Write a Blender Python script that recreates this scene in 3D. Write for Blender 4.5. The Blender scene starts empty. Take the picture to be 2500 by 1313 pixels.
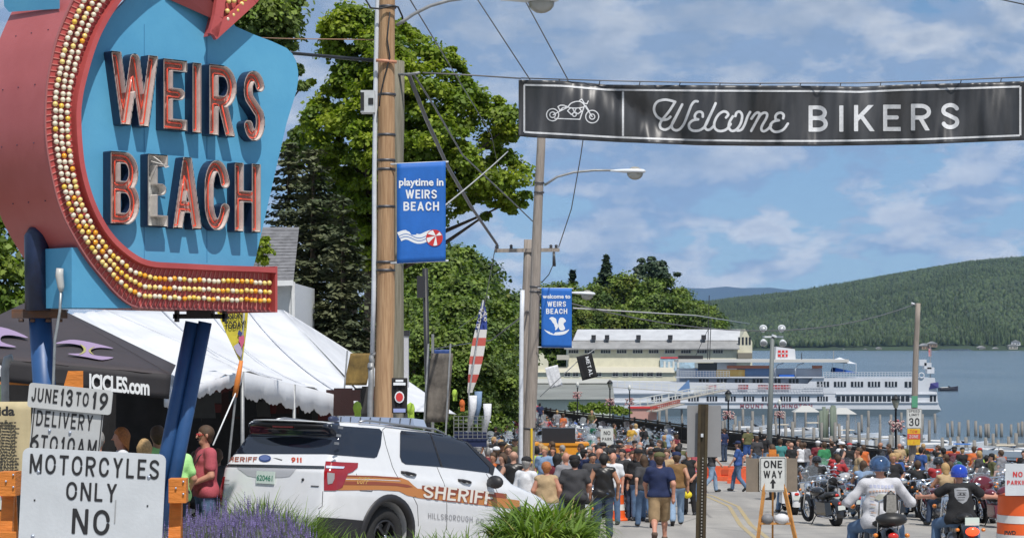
import bpy,bmesh,math,random
import numpy as np
from mathutils import Vector,Matrix,Euler
from mathutils.bvhtree import BVHTree
R=math.radians
random.seed(7);rng=np.random.default_rng(7)
scene=bpy.context.scene
C=scene.collection
# -- camera, world, sun --
F=5000.0
HY=840.0
cam=bpy.data.objects.new('camera',bpy.data.cameras.new('camera'))
C.objects.link(cam);scene.camera=cam
cam.data.sensor_width=36;cam.data.lens=36*F/2500
cam.rotation_euler=(R(90),0,0)
cam.data.shift_y=(HY-656.5)/2500
cam.data.clip_start=0.5;cam.data.clip_end=60000
SUN_EL,SUN_AZ=R(58.8),math.atan2(0.19,-0.482)
sdir=Vector((math.cos(SUN_EL)*math.sin(SUN_AZ),math.cos(SUN_EL)*math.cos(SUN_AZ),math.sin(SUN_EL)))
sl=bpy.data.lights.new('sun','SUN');sl.energy=4.2;sl.angle=R(0.53);sl.color=(1,.955,.89)
sun=bpy.data.objects.new('sun',sl);C.objects.link(sun)
sun.rotation_euler=sdir.to_track_quat('Z','Y').to_euler()
world=bpy.data.worlds.new('World');scene.world=world;world.use_nodes=True
scene.view_settings.view_transform='Standard';scene.view_settings.look='None'
scene.view_settings.exposure=0.0;scene.view_settings.gamma=1.0;scene.view_settings.use_curve_mapping=False
scene.cycles.use_denoising=True
scene.cycles.max_bounces=6;scene.cycles.transparent_max_bounces=8
class NT:
 """small node helper"""
 def __init__(s,tree):s.t=tree
 def n(s,kind,**kw):
  nd=s.t.nodes.new(kind)
  for k,v in kw.items():
   if k.startswith('i_'):
    nd.inputs[k[2:].replace('_',' ')].default_value=v
   else:setattr(nd,k,v)
  return nd
 def l(s,a,b):s.t.links.new(a,b)
 def math(s,op,a,b=None,clamp=False):
  nd=s.t.nodes.new('ShaderNodeMath');nd.operation=op;nd.use_clamp=clamp
  for i,x in enumerate((a,b)):
   if x is None:continue
   if isinstance(x,(int,float)):nd.inputs[i].default_value=x
   else:s.l(x,nd.inputs[i])
  return nd.outputs[0]
 def ramp(s,fac,stops,interp='LINEAR'):
  nd=s.t.nodes.new('ShaderNodeValToRGB');cr=nd.color_ramp;cr.interpolation=interp
  while len(cr.elements)<len(stops):cr.elements.new(.5)
  for e,(p,c)in zip(cr.elements,stops):
   e.position=p;e.color=c if len(c)==4 else(*c,1)
  s.l(fac,nd.inputs[0]);return nd.outputs[0]
 def mix(s,fac,a,b,mode='MIX'):
  nd=s.t.nodes.new('ShaderNodeMix');nd.data_type='RGBA';nd.blend_type=mode
  for sock,x in((nd.inputs[0],fac),(nd.inputs[6],a),(nd.inputs[7],b)):
   if isinstance(x,(int,float)):sock.default_value=x
   elif isinstance(x,tuple):sock.default_value=x if len(x)==4 else(*x,1)
   else:s.l(x,sock)
  return nd.outputs[2]
def build_world():
 t=world.node_tree;t.nodes.clear();N=NT(t)
 out=N.n('ShaderNodeOutputWorld');bg=N.n('ShaderNodeBackground');bg.inputs[1].default_value=0.075
 sky=N.n('ShaderNodeTexSky');sky.sky_type='NISHITA';sky.sun_disc=False
 sky.sun_elevation=SUN_EL;sky.sun_rotation=SUN_AZ;sky.altitude=150;sky.ozone_density=2.2;sky.air_density=.85;sky.dust_density=.3
 tc=N.n('ShaderNodeTexCoord')
 mp=N.n('ShaderNodeMapping');mp.inputs['Scale'].default_value=(1,1,2.1);mp.inputs['Location'].default_value=CLOUD_SEED
 N.l(tc.outputs['Generated'],mp.inputs['Vector'])
 def cloud(vec,scale,detail,rough,dist=.0):
  n=N.n('ShaderNodeTexNoise');n.inputs['Scale'].default_value=scale;n.inputs['Detail'].default_value=detail
  n.inputs['Roughness'].default_value=rough;n.inputs['Distortion'].default_value=dist
  N.l(vec,n.inputs['Vector']);return n.outputs['Fac']
 def shifted(dx,dz):
  a=N.n('ShaderNodeVectorMath');a.operation='ADD';a.inputs[1].default_value=(dx,0,dz)
  N.l(mp.outputs[0],a.inputs[0]);return a.outputs[0]
 sep=N.n('ShaderNodeSeparateXYZ');N.l(tc.outputs['Generated'],sep.inputs[0])
 z=sep.outputs[2]
 def dens(vec):
  big=cloud(vec,7.0,3,.5);fine=cloud(vec,23,10,.60,.1)
  return N.math('ADD',N.math('MULTIPLY',big,.46),N.math('MULTIPLY',fine,.80))
 c0=dens(mp.outputs[0]);c1=dens(shifted(.006,.034))
 rise=N.math('MULTIPLY',N.math('MINIMUM',z,.2),CLOUD_RISE)
 cover=N.math('ADD',c0,rise)
 mask=N.ramp(cover,[(CLOUD_T,(0,0,0)),(CLOUD_T+.035,(.72,.72,.72)),(CLOUD_T+.09,(1,1,1))])
 lit=N.math('ADD',N.math('MULTIPLY',N.math('SUBTRACT',c0,c1),6.0),.30,clamp=True)
 thick=N.ramp(cover,[(CLOUD_T+.08,(0,0,0)),(CLOUD_T+.26,(1,1,1))])
 ccol=N.mix(lit,(3.9,5.3,7.6),(10.8,10.9,11.0))
 ccol=N.mix(N.math("MULTIPLY",thick,.70),ccol,(3.3,4.4,6.1))
 skyc=N.mix(1.0,sky.outputs[0],SKY_TINT,'MULTIPLY')
 low=N.ramp(z,[(0.0,(1,1,1)),(.17,(0,0,0))])
 skyc=N.mix(N.math("MULTIPLY",low,.62),skyc,(4.9,7.6,10.4))
 col=N.mix(N.math('MULTIPLY',mask,.95),skyc,ccol)
 N.l(col,bg.inputs[0]);N.l(bg.outputs[0],out.inputs[0])
CLOUD_SEED=(3.1,1.7,.35);SKY_TINT=(.92,1.10,1.20);CLOUD_T=.595;CLOUD_RISE=.85
build_world()
# -- naming helpers --
def tag(o,label=None,cat=None,group=None,kind=None):
 if label:o['label']=label
 if cat:o['category']=cat
 if group:o['group']=group
 if kind:o['kind']=kind
 return o
def empty(name,loc=(0,0,0),rz=0.0,label=None,cat=None,group=None):
 o=bpy.data.objects.new(name,None);C.objects.link(o)
 o.location=loc;o.rotation_euler=(0,0,rz);o.empty_display_size=.1
 return tag(o,label,cat,group)
def link(name,me,parent=None,mats=None):
 o=bpy.data.objects.new(name,me);C.objects.link(o)
 if parent is not None:o.parent=parent
 if mats:
  if not len(me.materials):
   for m in mats:me.materials.append(m)
  else:
   for i,m in enumerate(mats):
    if i<len(o.material_slots)and me.materials[i]!=m:
     o.material_slots[i].link='OBJECT';o.material_slots[i].material=m
 return o
def copy_tree(o,parent=None,hide=()):
 c=o.copy();C.objects.link(c);c.parent=parent
 for ch in KIDS.get(o.name,()):
  if ch.name.split('.')[0]in hide:continue
  copy_tree(ch,c)
 return c
KIDS={}
def index_kids():
 KIDS.clear()
 for o in C.objects:
  if o.parent:KIDS.setdefault(o.parent.name,[]).append(o)
# -- geometry helpers --
def P(px,py,d):
 return Vector(((px-1250)/F*d,d,(HY-py)/F*d))
_zg=[(-60,-1.2),(0,-1.5),(20,-2.3),(25,-2.7),(30,-3.2),(36,-3.7),(42,-4.05),(50,-4.4),(60,-4.75),(70,-5.1),(90,-5.8),(110,-6.0),(150,-6.2),(400,-6.4),(9000,-6.4)]
_zx=[a for a,b in _zg];_zy=[b for a,b in _zg]
def zg(d,x=0.0):
 dip=.032*max(0.0,min(x,26)-8)*min(1.0,max(0.0,(d-45)/20))
 return float(np.interp(d,_zx,_zy))-dip
def d_feet(py):
 ds=np.linspace(20,260,4801);ys=HY-F*np.interp(ds,_zx,_zy)/ds
 return float(ds[np.argmin(abs(ys-py))])
def d_head(py,h=1.72):
 ds=np.linspace(30,260,4601);ys=HY-F*(np.interp(ds,_zx,_zy)+h)/ds
 return float(ds[np.argmin(abs(ys-py))])
def G(px,d,up=0):return Vector(((px-1250)/F*d,d,zg(d,(px-1250)/F*d)+up))
class MB:
 def __init__(s):s.v=[];s.f=[];s.m=[];s.sm=[]
 def add(s,verts,faces,mi=0,M=None,smooth=False):
  b=len(s.v)
  if M is not None:verts=[M@Vector(p)for p in verts]
  s.v+=[tuple(p)for p in verts]
  s.f+=[tuple(b+i for i in f)for f in faces]
  s.m+=[mi]*len(faces);s.sm+=[smooth]*len(faces)
  return s
 def box(s,c,size,mi=0,M=None,top=1.0,R_=None):
  x,y,z=[k/2 for k in size];vs=[]
  for sz,k in((-1,1),(1,top)):
   for sx,sy in((-1,-1),(1,-1),(1,1),(-1,1)):
    p=Vector((sx*x*k,sy*y*k,sz*z))
    if R_ is not None:p=R_@p
    vs.append(p+Vector(c))
  return s.add(vs,[(3,2,1,0),(4,5,6,7),(0,1,5,4),(1,2,6,5),(2,3,7,6),(3,0,4,7)],mi,M)
 def bar(s,a,b,w,h=None,mi=0):
  """rectangular bar from a to b"""
  a=Vector(a);b=Vector(b);d=b-a;L=d.length
  q=d.to_track_quat('Z','Y').to_matrix()
  return s.box((a+b)/2,(w,h or w,L),mi,R_=q)
 def tube(s,pts,r,n=8,mi=0,cap=True,smooth=True):
  pts=[Vector(p)for p in pts];k=len(pts)
  rs=r if isinstance(r,(list,tuple))else[r]*k
  vs=[];fs=[]
  up=None
  for i,p in enumerate(pts):
   d=(pts[min(i+1,k-1)]-pts[max(i-1,0)])
   if d.length<1e-9:d=Vector((0,0,1))
   d.normalize()
   if up is None:up=d.orthogonal().normalized()
   up=(up-d*up.dot(d))
   if up.length<1e-6:up=d.orthogonal()
   up.normalize();w=d.cross(up)
   for j in range(n):
    a=2*math.pi*j/n
    vs.append(p+(up*math.cos(a)+w*math.sin(a))*rs[i])
  for i in range(k-1):
   for j in range(n):
    fs.append((i*n+j,i*n+(j+1)%n,(i+1)*n+(j+1)%n,(i+1)*n+j))
  if cap:fs+=[tuple(range(n-1,-1,-1)),tuple((k-1)*n+j for j in range(n))]
  return s.add(vs,fs,mi,smooth=smooth)
 def lathe(s,prof,n=12,mi=0,M=None,smooth=True,cap=True):
  vs=[];fs=[];k=len(prof)
  for r,z in prof:
   for j in range(n):
    a=2*math.pi*j/n;vs.append((r*math.cos(a),r*math.sin(a),z))
  for i in range(k-1):
   for j in range(n):
    fs.append((i*n+j,i*n+(j+1)%n,(i+1)*n+(j+1)%n,(i+1)*n+j))
  if cap:fs+=[tuple(range(n-1,-1,-1)),tuple((k-1)*n+j for j in range(n))]
  return s.add(vs,fs,mi,M,smooth)
 def ball(s,c,r,n=8,mi=0,M=None):
  r=r if isinstance(r,(tuple,list,Vector))else(r,r,r)
  m=max(4,n//2+1);vs=[(c[0],c[1],c[2]-r[2])];fs=[]
  for i in range(1,m):
   t=math.pi*i/m
   for j in range(n):
    a=2*math.pi*j/n
    vs.append((c[0]+r[0]*math.sin(t)*math.cos(a),c[1]+r[1]*math.sin(t)*math.sin(a),c[2]-r[2]*math.cos(t)))
  vs.append((c[0],c[1],c[2]+r[2]));top=len(vs)-1
  for j in range(n):fs.append((0,1+(j+1)%n,1+j))
  for i in range(m-2):
   for j in range(n):
    a=1+i*n+j;b=1+i*n+(j+1)%n
    fs.append((a,b,b+n,a+n))
  for j in range(n):fs.append((top,1+(m-2)*n+j,1+(m-2)*n+(j+1)%n))
  return s.add(vs,fs,mi,M,True)
 def torus(s,c,R1,r,n=24,k=8,mi=0,M=None):
  """ring in the local XZ plane (a wheel rolling along X)"""
  vs=[];fs=[]
  for i in range(n):
   a=2*math.pi*i/n
   for j in range(k):
    b=2*math.pi*j/k;q=R1+r*math.cos(b)
    vs.append((c[0]+q*math.cos(a),c[1]+r*math.sin(b),c[2]+q*math.sin(a)))
  for i in range(n):
   for j in range(k):
    fs.append((i*k+j,i*k+(j+1)%k,((i+1)%n)*k+(j+1)%k,((i+1)%n)*k+j))
  return s.add(vs,fs,mi,M,True)
 def prism(s,poly,t0,t1,mi=0,M=None,caps=True):
  """polygon given in (x, z), extruded along y from t0 to t1"""
  n=len(poly);vs=[(x,t0,z)for x,z in poly]+[(x,t1,z)for x,z in poly]
  fs=[(i,(i+1)%n,n+(i+1)%n,n+i)for i in range(n)]
  if caps:fs+=[tuple(range(n-1,-1,-1)),tuple(range(n,2*n))]
  return s.add(vs,fs,mi,M)
 def quad(s,a,b,c,d,mi=0):return s.add([a,b,c,d],[(0,1,2,3)],mi)
 def mesh(s,name='m'):
  me=bpy.data.meshes.new(name);me.from_pydata(s.v,[],s.f)
  me.polygons.foreach_set('material_index',s.m);me.polygons.foreach_set('use_smooth',s.sm)
  return me
 def build(s,name,mats,parent=None,fix=True):
  me=s.mesh(name)
  if fix:
   b=bmesh.new();b.from_mesh(me);bmesh.ops.recalc_face_normals(b,faces=b.faces);b.to_mesh(me);b.free()
  for m in(mats if isinstance(mats,(list,tuple))else[mats]):me.materials.append(m)
  return link(name,me,parent)
def np_mesh(name,verts,faces,smooth=False):
 """numpy arrays -> mesh, faces all same size"""
 me=bpy.data.meshes.new(name);verts=np.asarray(verts,dtype=np.float32);faces=np.asarray(faces,dtype=np.int32)
 me.vertices.add(len(verts));me.vertices.foreach_set('co',verts.ravel())
 k=faces.shape[1];n=len(faces)
 me.loops.add(n*k);me.loops.foreach_set('vertex_index',faces.ravel())
 me.polygons.add(n);me.polygons.foreach_set('loop_start',np.arange(0,n*k,k,dtype=np.int32))
 if smooth:me.polygons.foreach_set('use_smooth',np.ones(n,dtype=bool))
 me.update(calc_edges=True);return me
def text_mesh(txt,size=1.0,off=0.0,ext=0.0,align='CENTER',space=1.0,sx=1.0):
 key=(txt,size,off,ext,align,space,sx)
 if key in _TX:return _TX[key]
 cu=bpy.data.curves.new('lettering','FONT');cu.body=txt;cu.size=size;cu.offset=off;cu.extrude=ext
 cu.align_x=align;cu.align_y='CENTER';cu.space_character=space;cu.resolution_u=3
 ob=bpy.data.objects.new('lettering',cu)
 me=bpy.data.meshes.new_from_object(ob);bpy.data.objects.remove(ob)
 me.transform(Matrix(((sx,0,0,0),(0,0,-1,0),(0,1,0,0),(0,0,0,1))))
 _TX[key]=me;return me
_TX={}
def surface_nets(f,origin,h):
 """f: 3D array of signed distances (negative inside); returns verts, quads"""
 ins=f<0
 nx,ny,nz=f.shape
 c=np.zeros((nx-1,ny-1,nz-1),int)
 for a in(0,1):
  for b in(0,1):
   for g in(0,1):c+=ins[a:nx-1+a,b:ny-1+b,g:nz-1+g]
 act=(c>0)&(c<8)
 idx=np.full(act.shape,-1,int);ids=np.argwhere(act);idx[act]=np.arange(len(ids))
 acc=np.zeros((len(ids),3));cnt=np.zeros(len(ids));I,J,K=ids.T
 off=[(0,0,0),(1,0,0),(0,1,0),(1,1,0),(0,0,1),(1,0,1),(0,1,1),(1,1,1)]
 for a in range(8):
  for b in range(a+1,8):
   d=np.array(off[b])-np.array(off[a])
   if np.abs(d).sum()!=1 or d.min()<0:continue
   fa=f[I+off[a][0],J+off[a][1],K+off[a][2]];fb=f[I+off[b][0],J+off[b][1],K+off[b][2]]
   m=(fa<0)!=(fb<0)
   t=np.where(m,fa/np.where(fa-fb==0,1,fa-fb),0)
   acc[m]+=np.array(off[a])+t[m,None]*d;cnt[m]+=1
 V=(ids+acc/cnt[:,None])*h+np.array(origin)
 Q=[]
 for ax in range(3):
  sh=[0,0,0];sh[ax]=1
  sl0=tuple(slice(0,f.shape[k]-sh[k])for k in range(3));sl1=tuple(slice(sh[k],f.shape[k])for k in range(3))
  ch=ins[sl0]!=ins[sl1];e=np.argwhere(ch)
  o1,o2=[k for k in range(3)if k!=ax]
  ok=(e[:,o1]>0)&(e[:,o2]>0)&(e[:,o1]<f.shape[o1]-1)&(e[:,o2]<f.shape[o2]-1)
  e=e[ok];flip=ins[sl0][tuple(e.T)]
  u=np.zeros(3,int);u[o1]=1;w=np.zeros(3,int);w[o2]=1
  q=np.stack([idx[tuple((e-u-w).T)],idx[tuple((e-w).T)],idx[tuple(e.T)],idx[tuple((e-u).T)]],1)
  if ax==1:flip=~flip
  q[~flip]=q[~flip][:,::-1]
  Q.append(q)
 return V,np.concatenate(Q)
# -- materials --
MATS={}
def mat(name,col,rough=.6,metal=0.0,var=.0,vscale=8.0,col2=None,bump=0.0,bscale=40.0,spec=.5,island=0.0,coat=0,emit=None,stretch=None,alpha=None,trans=0,sss=0,space='Object'):
 if name in MATS:return MATS[name]
 m=bpy.data.materials.new(name);m.use_nodes=True;t=m.node_tree;N=NT(t)
 b=t.nodes['Principled BSDF'];b.inputs['Roughness'].default_value=rough;b.inputs['Metallic'].default_value=metal
 b.inputs['Specular IOR Level'].default_value=spec
 c=col if len(col)==4 else(*col,1)
 b.inputs['Base Color'].default_value=c
 src=None
 if var or bump or col2:
  tc=N.n('ShaderNodeTexCoord');vec=tc.outputs[space]
  if stretch:
   mp=N.n('ShaderNodeMapping');mp.inputs['Scale'].default_value=stretch;N.l(vec,mp.inputs[0]);vec=mp.outputs[0]
 if var or col2:
  nz=N.n('ShaderNodeTexNoise',i_Scale=vscale,i_Detail=6.0,i_Roughness=.65);N.l(vec,nz.inputs['Vector'])
  c2=col2 if col2 else tuple(min(1,k*(1-var))for k in col[:3]);c1=col if col2 else tuple(min(1,k*(1+var))for k in col[:3])
  src=N.mix(N.ramp(nz.outputs[0],[(.36,(0,0,0)),(.64,(1,1,1))]),tuple(c2[:3]),tuple(c1[:3]))
  rr=N.math('ADD',N.math('MULTIPLY',nz.outputs[0],.25),rough-.12,clamp=True);N.l(rr,b.inputs['Roughness'])
 if island:
  gi=N.n('ShaderNodeNewGeometry')
  k=N.ramp(gi.outputs['Random Per Island'],[(0,(1-island,)*3),(1,(1+island,)*3)])
  src=N.mix(1.0,src if src is not None else c,k,'MULTIPLY')
 if src is not None:N.l(src,b.inputs['Base Color'])
 if bump:
  n2=N.n('ShaderNodeTexNoise',i_Scale=bscale,i_Detail=5.0);N.l(vec,n2.inputs['Vector'])
  bp=N.n('ShaderNodeBump');bp.inputs['Strength'].default_value=bump;bp.inputs['Distance'].default_value=.02
  N.l(n2.outputs[0],bp.inputs['Height']);N.l(bp.outputs[0],b.inputs['Normal'])
 if coat:b.inputs['Coat Weight'].default_value=coat;b.inputs['Coat Roughness'].default_value=.04
 if emit:b.inputs['Emission Color'].default_value=(*emit[:3],1);b.inputs['Emission Strength'].default_value=emit[3]
 if trans:b.inputs['Transmission Weight'].default_value=trans
 if alpha is not None:b.inputs['Alpha'].default_value=alpha
 MATS[name]=m;return m
def foliage(name,col,col2,island=.35,trans=.25):
 if name in MATS:return MATS[name]
 m=bpy.data.materials.new(name);m.use_nodes=True;t=m.node_tree;N=NT(t)
 b=t.nodes['Principled BSDF'];out=t.nodes['Material Output']
 b.inputs['Roughness'].default_value=.55;b.inputs['Specular IOR Level'].default_value=.3
 tc=N.n('ShaderNodeTexCoord');nz=N.n('ShaderNodeTexNoise',i_Scale=.8,i_Detail=4.0);N.l(tc.outputs['Object'],nz.inputs['Vector'])
 gi=N.n('ShaderNodeNewGeometry')
 src=N.mix(N.ramp(nz.outputs[0],[(.38,(0,0,0)),(.62,(1,1,1))]),col,col2)
 k=N.ramp(gi.outputs['Random Per Island'],[(0,(1-island,)*3),(1,(1+island,)*3)])
 src=N.mix(1.0,src,k,'MULTIPLY');N.l(src,b.inputs['Base Color'])
 if trans:
  tr=N.n('ShaderNodeBsdfTranslucent');ms=N.n('ShaderNodeMixShader');ms.inputs[0].default_value=trans
  N.l(N.mix(1.0,src,(1.3,1.5,.5,1),'MULTIPLY'),tr.inputs[0])
  N.l(b.outputs[0],ms.inputs[1]);N.l(tr.outputs[0],ms.inputs[2]);N.l(ms.outputs[0],out.inputs[0])
 MATS[name]=m;return m
HAZE=2.0e-5
# == the setting: land, road, water, hills ==
asphalt=mat('asphalt',(.36,.34,.31),.85,var=.10,vscale=.35,bump=.25,bscale=60)
def asphalt_mat():
 m=asphalt;t=m.node_tree;N=NT(t);b=t.nodes['Principled BSDF']
 old=b.inputs['Base Color'].links[0].from_socket
 tc=N.n('ShaderNodeTexCoord')
 mp=N.n('ShaderNodeMapping');mp.inputs['Scale'].default_value=(.9,.09,1);N.l(tc.outputs['Object'],mp.inputs[0])
 st=N.n('ShaderNodeTexNoise',i_Scale=1.2,i_Detail=5.0);N.l(mp.outputs[0],st.inputs['Vector'])
 c=N.mix(N.ramp(st.outputs[0],[(.42,(0,0,0)),(.62,(.55,.55,.55))]),old,(.22,.21,.2))
 v=N.n('ShaderNodeTexVoronoi',i_Scale=.22);v.feature='DISTANCE_TO_EDGE';N.l(tc.outputs['Object'],v.inputs['Vector'])
 c=N.mix(N.ramp(v.outputs['Distance'],[(0,(.75,.75,.75)),(.012,(0,0,0))]),c,(.14,.135,.13))
 g=N.n('ShaderNodeTexNoise',i_Scale=90.0,i_Detail=2.0);N.l(tc.outputs['Object'],g.inputs['Vector'])
 c=N.mix(1.0,c,N.ramp(g.outputs[0],[(.3,(.8,.8,.8)),(.7,(1.18,1.18,1.18))]),'MULTIPLY')
 N.l(c,b.inputs['Base Color'])
asphalt_mat()
grass=mat('grass_green',(.07,.11,.03),.9,var=.35,vscale=3,bump=.5)
RAIL=[(-3.0,200),(0.0,184),(3.2,158),(11.8,124),(17.5,105),(22,88),(26,66),(29,40),(31,0),(32,-60)]
def rail_x(y):
 ys=[p[1]for p in RAIL][::-1];xs=[p[0]for p in RAIL][::-1]
 return float(np.interp(y,ys,xs))
def sheet(name,xl,xr,y0,y1,step,m,lift=0.0,nx=40):
 ys=np.arange(y0,y1+.01,step);vs=[];fs=[]
 for y in ys:
  a=xl(y)if callable(xl)else xl;b=xr(y)if callable(xr)else xr
  for i in range(nx+1):xx=a+(b-a)*i/nx;vs.append((xx,y,zg(y,xx)+lift))
 for j in range(len(ys)-1):
  for i in range(nx):
   k=j*(nx+1)+i;fs.append((k,k+1,k+nx+2,k+nx+1))
 o=MB().add(vs,fs).build(name,m,fix=False);return o
tag(sheet('ground',-260,lambda y:rail_x(y)+.6,-60,400,4,grass,-.05),kind='structure')
tag(sheet('road',lambda y:-16 if y<60 else -16-(y-60)*.25,lambda y:rail_x(y)+.55,-20,199,2,asphalt,0),kind='structure')
yellow=mat('yellow_line_paint',(.46,.34,.14),.7,col2=(.36,.31,.21),var=.15,vscale=6)
whitep=mat('white_line_paint',(.62,.62,.6),.7,var=.15,vscale=6)
def line_on_road(name,path,w,m,label,lift=.005):
 vs=[];fs=[];pts=[Vector(p)for p in path]
 fine=[]
 for a,b in zip(pts,pts[1:]):
  n=max(1,int((b-a).length/1.0))
  for i in range(n):fine.append(a.lerp(b,i/n))
 fine.append(pts[-1])
 for i,p in enumerate(fine):
  d=(fine[min(i+1,len(fine)-1)]-fine[max(0,i-1)]).normalized();s=Vector((-d.y,d.x))*w/2
  for q in(p+s,p-s):vs.append((q.x,q.y,zg(q.y,q.x)+lift))
 for i in range(len(fine)-1):fs.append((2*i,2*i+1,2*i+3,2*i+2))
 o=MB().add(vs,fs).build(name,m,fix=False);return tag(o,kind='structure')
cl=[(4.9,30),(5.15,41),(5.7,50),(6.5,60),(6.55,68),(6.0,76),(5.0,88),(3.4,104),(1.0,130),(-3,170)]
line_on_road('road_marking',[(x-.13,y)for x,y in cl],.11,yellow,'')
line_on_road('road_marking',[(x+.13,y)for x,y in cl],.11,yellow,'')
line_on_road('road_marking',[(6.6,79),(8.6,75.5),(9.5,72.5)],.12,whitep,'')
line_on_road('road_marking',[(10.4,62.5),(9.0,60)],.12,whitep,'')
line_on_road('road_marking',[(11.5,44),(13.2,50),(15.5,58)],.12,whitep,'')
conc=mat('concrete',(.42,.41,.38),.85,var=.12,vscale=3)
vs=[];fs=[]
ys=np.arange(66,196,3.0)
for y in ys:
 x=rail_x(y)-3.4;z=zg(y,x)
 for dx,dz in((0,.0),(0,.14),(.35,.14),(.35,0)):vs.append((x+dx,y,z+dz))
for i in range(len(ys)-1):
 for k in range(3):fs.append((4*i+k,4*i+k+1,4*i+k+5,4*i+k+4))
tag(MB().add(vs,fs).build('kerb',conc),kind='structure')
stone=mat('seawall_concrete',(.16,.155,.15),.9,var=.3,vscale=1.2)
vs=[];fs=[]
ys=np.arange(-40,400,4.0)
for y in ys:
 x=rail_x(y)+.6
 vs+=[(x,y,zg(y,x)-.05),(x+.05,y,zg(y,x)-2.5),(x+3.5,y,-14.6)]
for i in range(len(ys)-1):
 for k in range(2):fs.append((3*i+k,3*i+k+1,3*i+k+4,3*i+k+3))
tag(MB().add(vs,fs).build('seawall',stone),kind='structure')
# -- water --
LAKE=-14.0
def water():
 m=bpy.data.materials.new('lake_water');m.use_nodes=True;N=NT(m.node_tree);b=m.node_tree.nodes['Principled BSDF']
 b.inputs['Base Color'].default_value=(.035,.075,.11,1);b.inputs['Roughness'].default_value=.13;b.inputs['IOR'].default_value=1.33
 b.inputs['Specular IOR Level'].default_value=.42
 g=N.n('ShaderNodeNewGeometry')
 mp=N.n('ShaderNodeMapping');mp.inputs['Scale'].default_value=(.5,1.1,1);N.l(g.outputs['Position'],mp.inputs[0])
 n1=N.n('ShaderNodeTexNoise',i_Scale=.9,i_Detail=5.0,i_Roughness=.6);N.l(mp.outputs[0],n1.inputs['Vector'])
 mp2=N.n('ShaderNodeMapping');mp2.inputs['Scale'].default_value=(.004,.0012,1);N.l(g.outputs['Position'],mp2.inputs[0])
 n2=N.n('ShaderNodeTexNoise',i_Scale=3.0,i_Detail=4.0);N.l(mp2.outputs[0],n2.inputs['Vector'])
 bp=N.n('ShaderNodeBump');bp.inputs['Strength'].default_value=.9;bp.inputs['Distance'].default_value=.45
 N.l(n1.outputs[0],bp.inputs['Height']);N.l(bp.outputs[0],b.inputs['Normal'])
 c=N.mix(N.ramp(n2.outputs[0],[(.35,(0,0,0)),(.65,(1,1,1))]),(.075,.125,.175),(.12,.175,.225));N.l(c,b.inputs['Base Color'])
 return m
wm=water()
vs=[(-9000,-300,LAKE),(12000,-300,LAKE),(12000,9000,LAKE),(-9000,9000,LAKE)]
tag(MB().add(vs,[(0,1,2,3)]).build('lake_water',wm,fix=False),kind='structure')
# -- far hills --
def vnoise(x,y,seed=0):
 """cheap value noise on arrays"""
 xi=np.floor(x).astype(int);yi=np.floor(y).astype(int);xf=x-xi;yf=y-yi
 xf=xf*xf*(3-2*xf);yf=yf*yf*(3-2*yf)
 def h(a,b):
  n=(a*374761393+b*668265263+seed*1442695041)&0x7fffffff
  n=((n^(n>>13))*1274126177)&0x7fffffff
  return((n^(n>>16))&0xffff)/65535.0
 return(h(xi,yi)*(1-xf)+h(xi+1,yi)*xf)*(1-yf)+(h(xi,yi+1)*(1-xf)+h(xi+1,yi+1)*xf)*yf
ridge_px=[(-400,800),(1300,800),(1600,775),(1700,757),(1780,749),(1850,742),(1930,733),(2000,721),(2100,702),(2200,682),(2300,662),(2370,650),(2440,644),(2520,640),(2700,632),(2900,640),(3200,690),(3600,760)]
SH=4650.0;RD=7600.0
def hill_h(X,Y):
 """height above the lake for the wooded hill across the water"""
 px=X/Y*F+1250
 top=np.interp(px,[p[0]for p in ridge_px],[(HY-p[1])/F*RD for p in ridge_px])-LAKE
 sh=SH+160*(vnoise(X/500,X*0+3.1,2)-.5)
 t=np.clip((Y-sh)/(RD-sh),0,1.25)
 s=np.where(t<1,np.sin(np.clip(t,0,1)*math.pi/2)**1.15,1-(t-1)*.8)
 base=top*(s*.985)+(vnoise(X/420,Y/520,5)-.5)*46*np.sin(np.clip(t,0,1)*math.pi)
 return np.where(t<=0,-3,base+3)
nx,ny=190,70
Xs=np.linspace(-.32,.55,nx);Ys=np.linspace(SH-60,9200,ny)
YY,XX=np.meshgrid(Ys,Xs,indexing='ij');XW=XX*YY
ZZ=hill_h(XW,YY)+LAKE
V=np.stack([XW,YY,ZZ],-1).reshape(-1,3)
ii=np.arange(ny*nx).reshape(ny,nx)
Fq=np.stack([ii[:-1,:-1],ii[:-1,1:],ii[1:,1:],ii[1:,:-1]],-1).reshape(-1,4)
hill_mat=mat('hill_soil',(.03,.05,.02),.95,var=.3,vscale=.01)
me=np_mesh('hill',V,Fq,True);me.materials.append(hill_mat);tag(link('hill',me),kind='structure')
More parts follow.
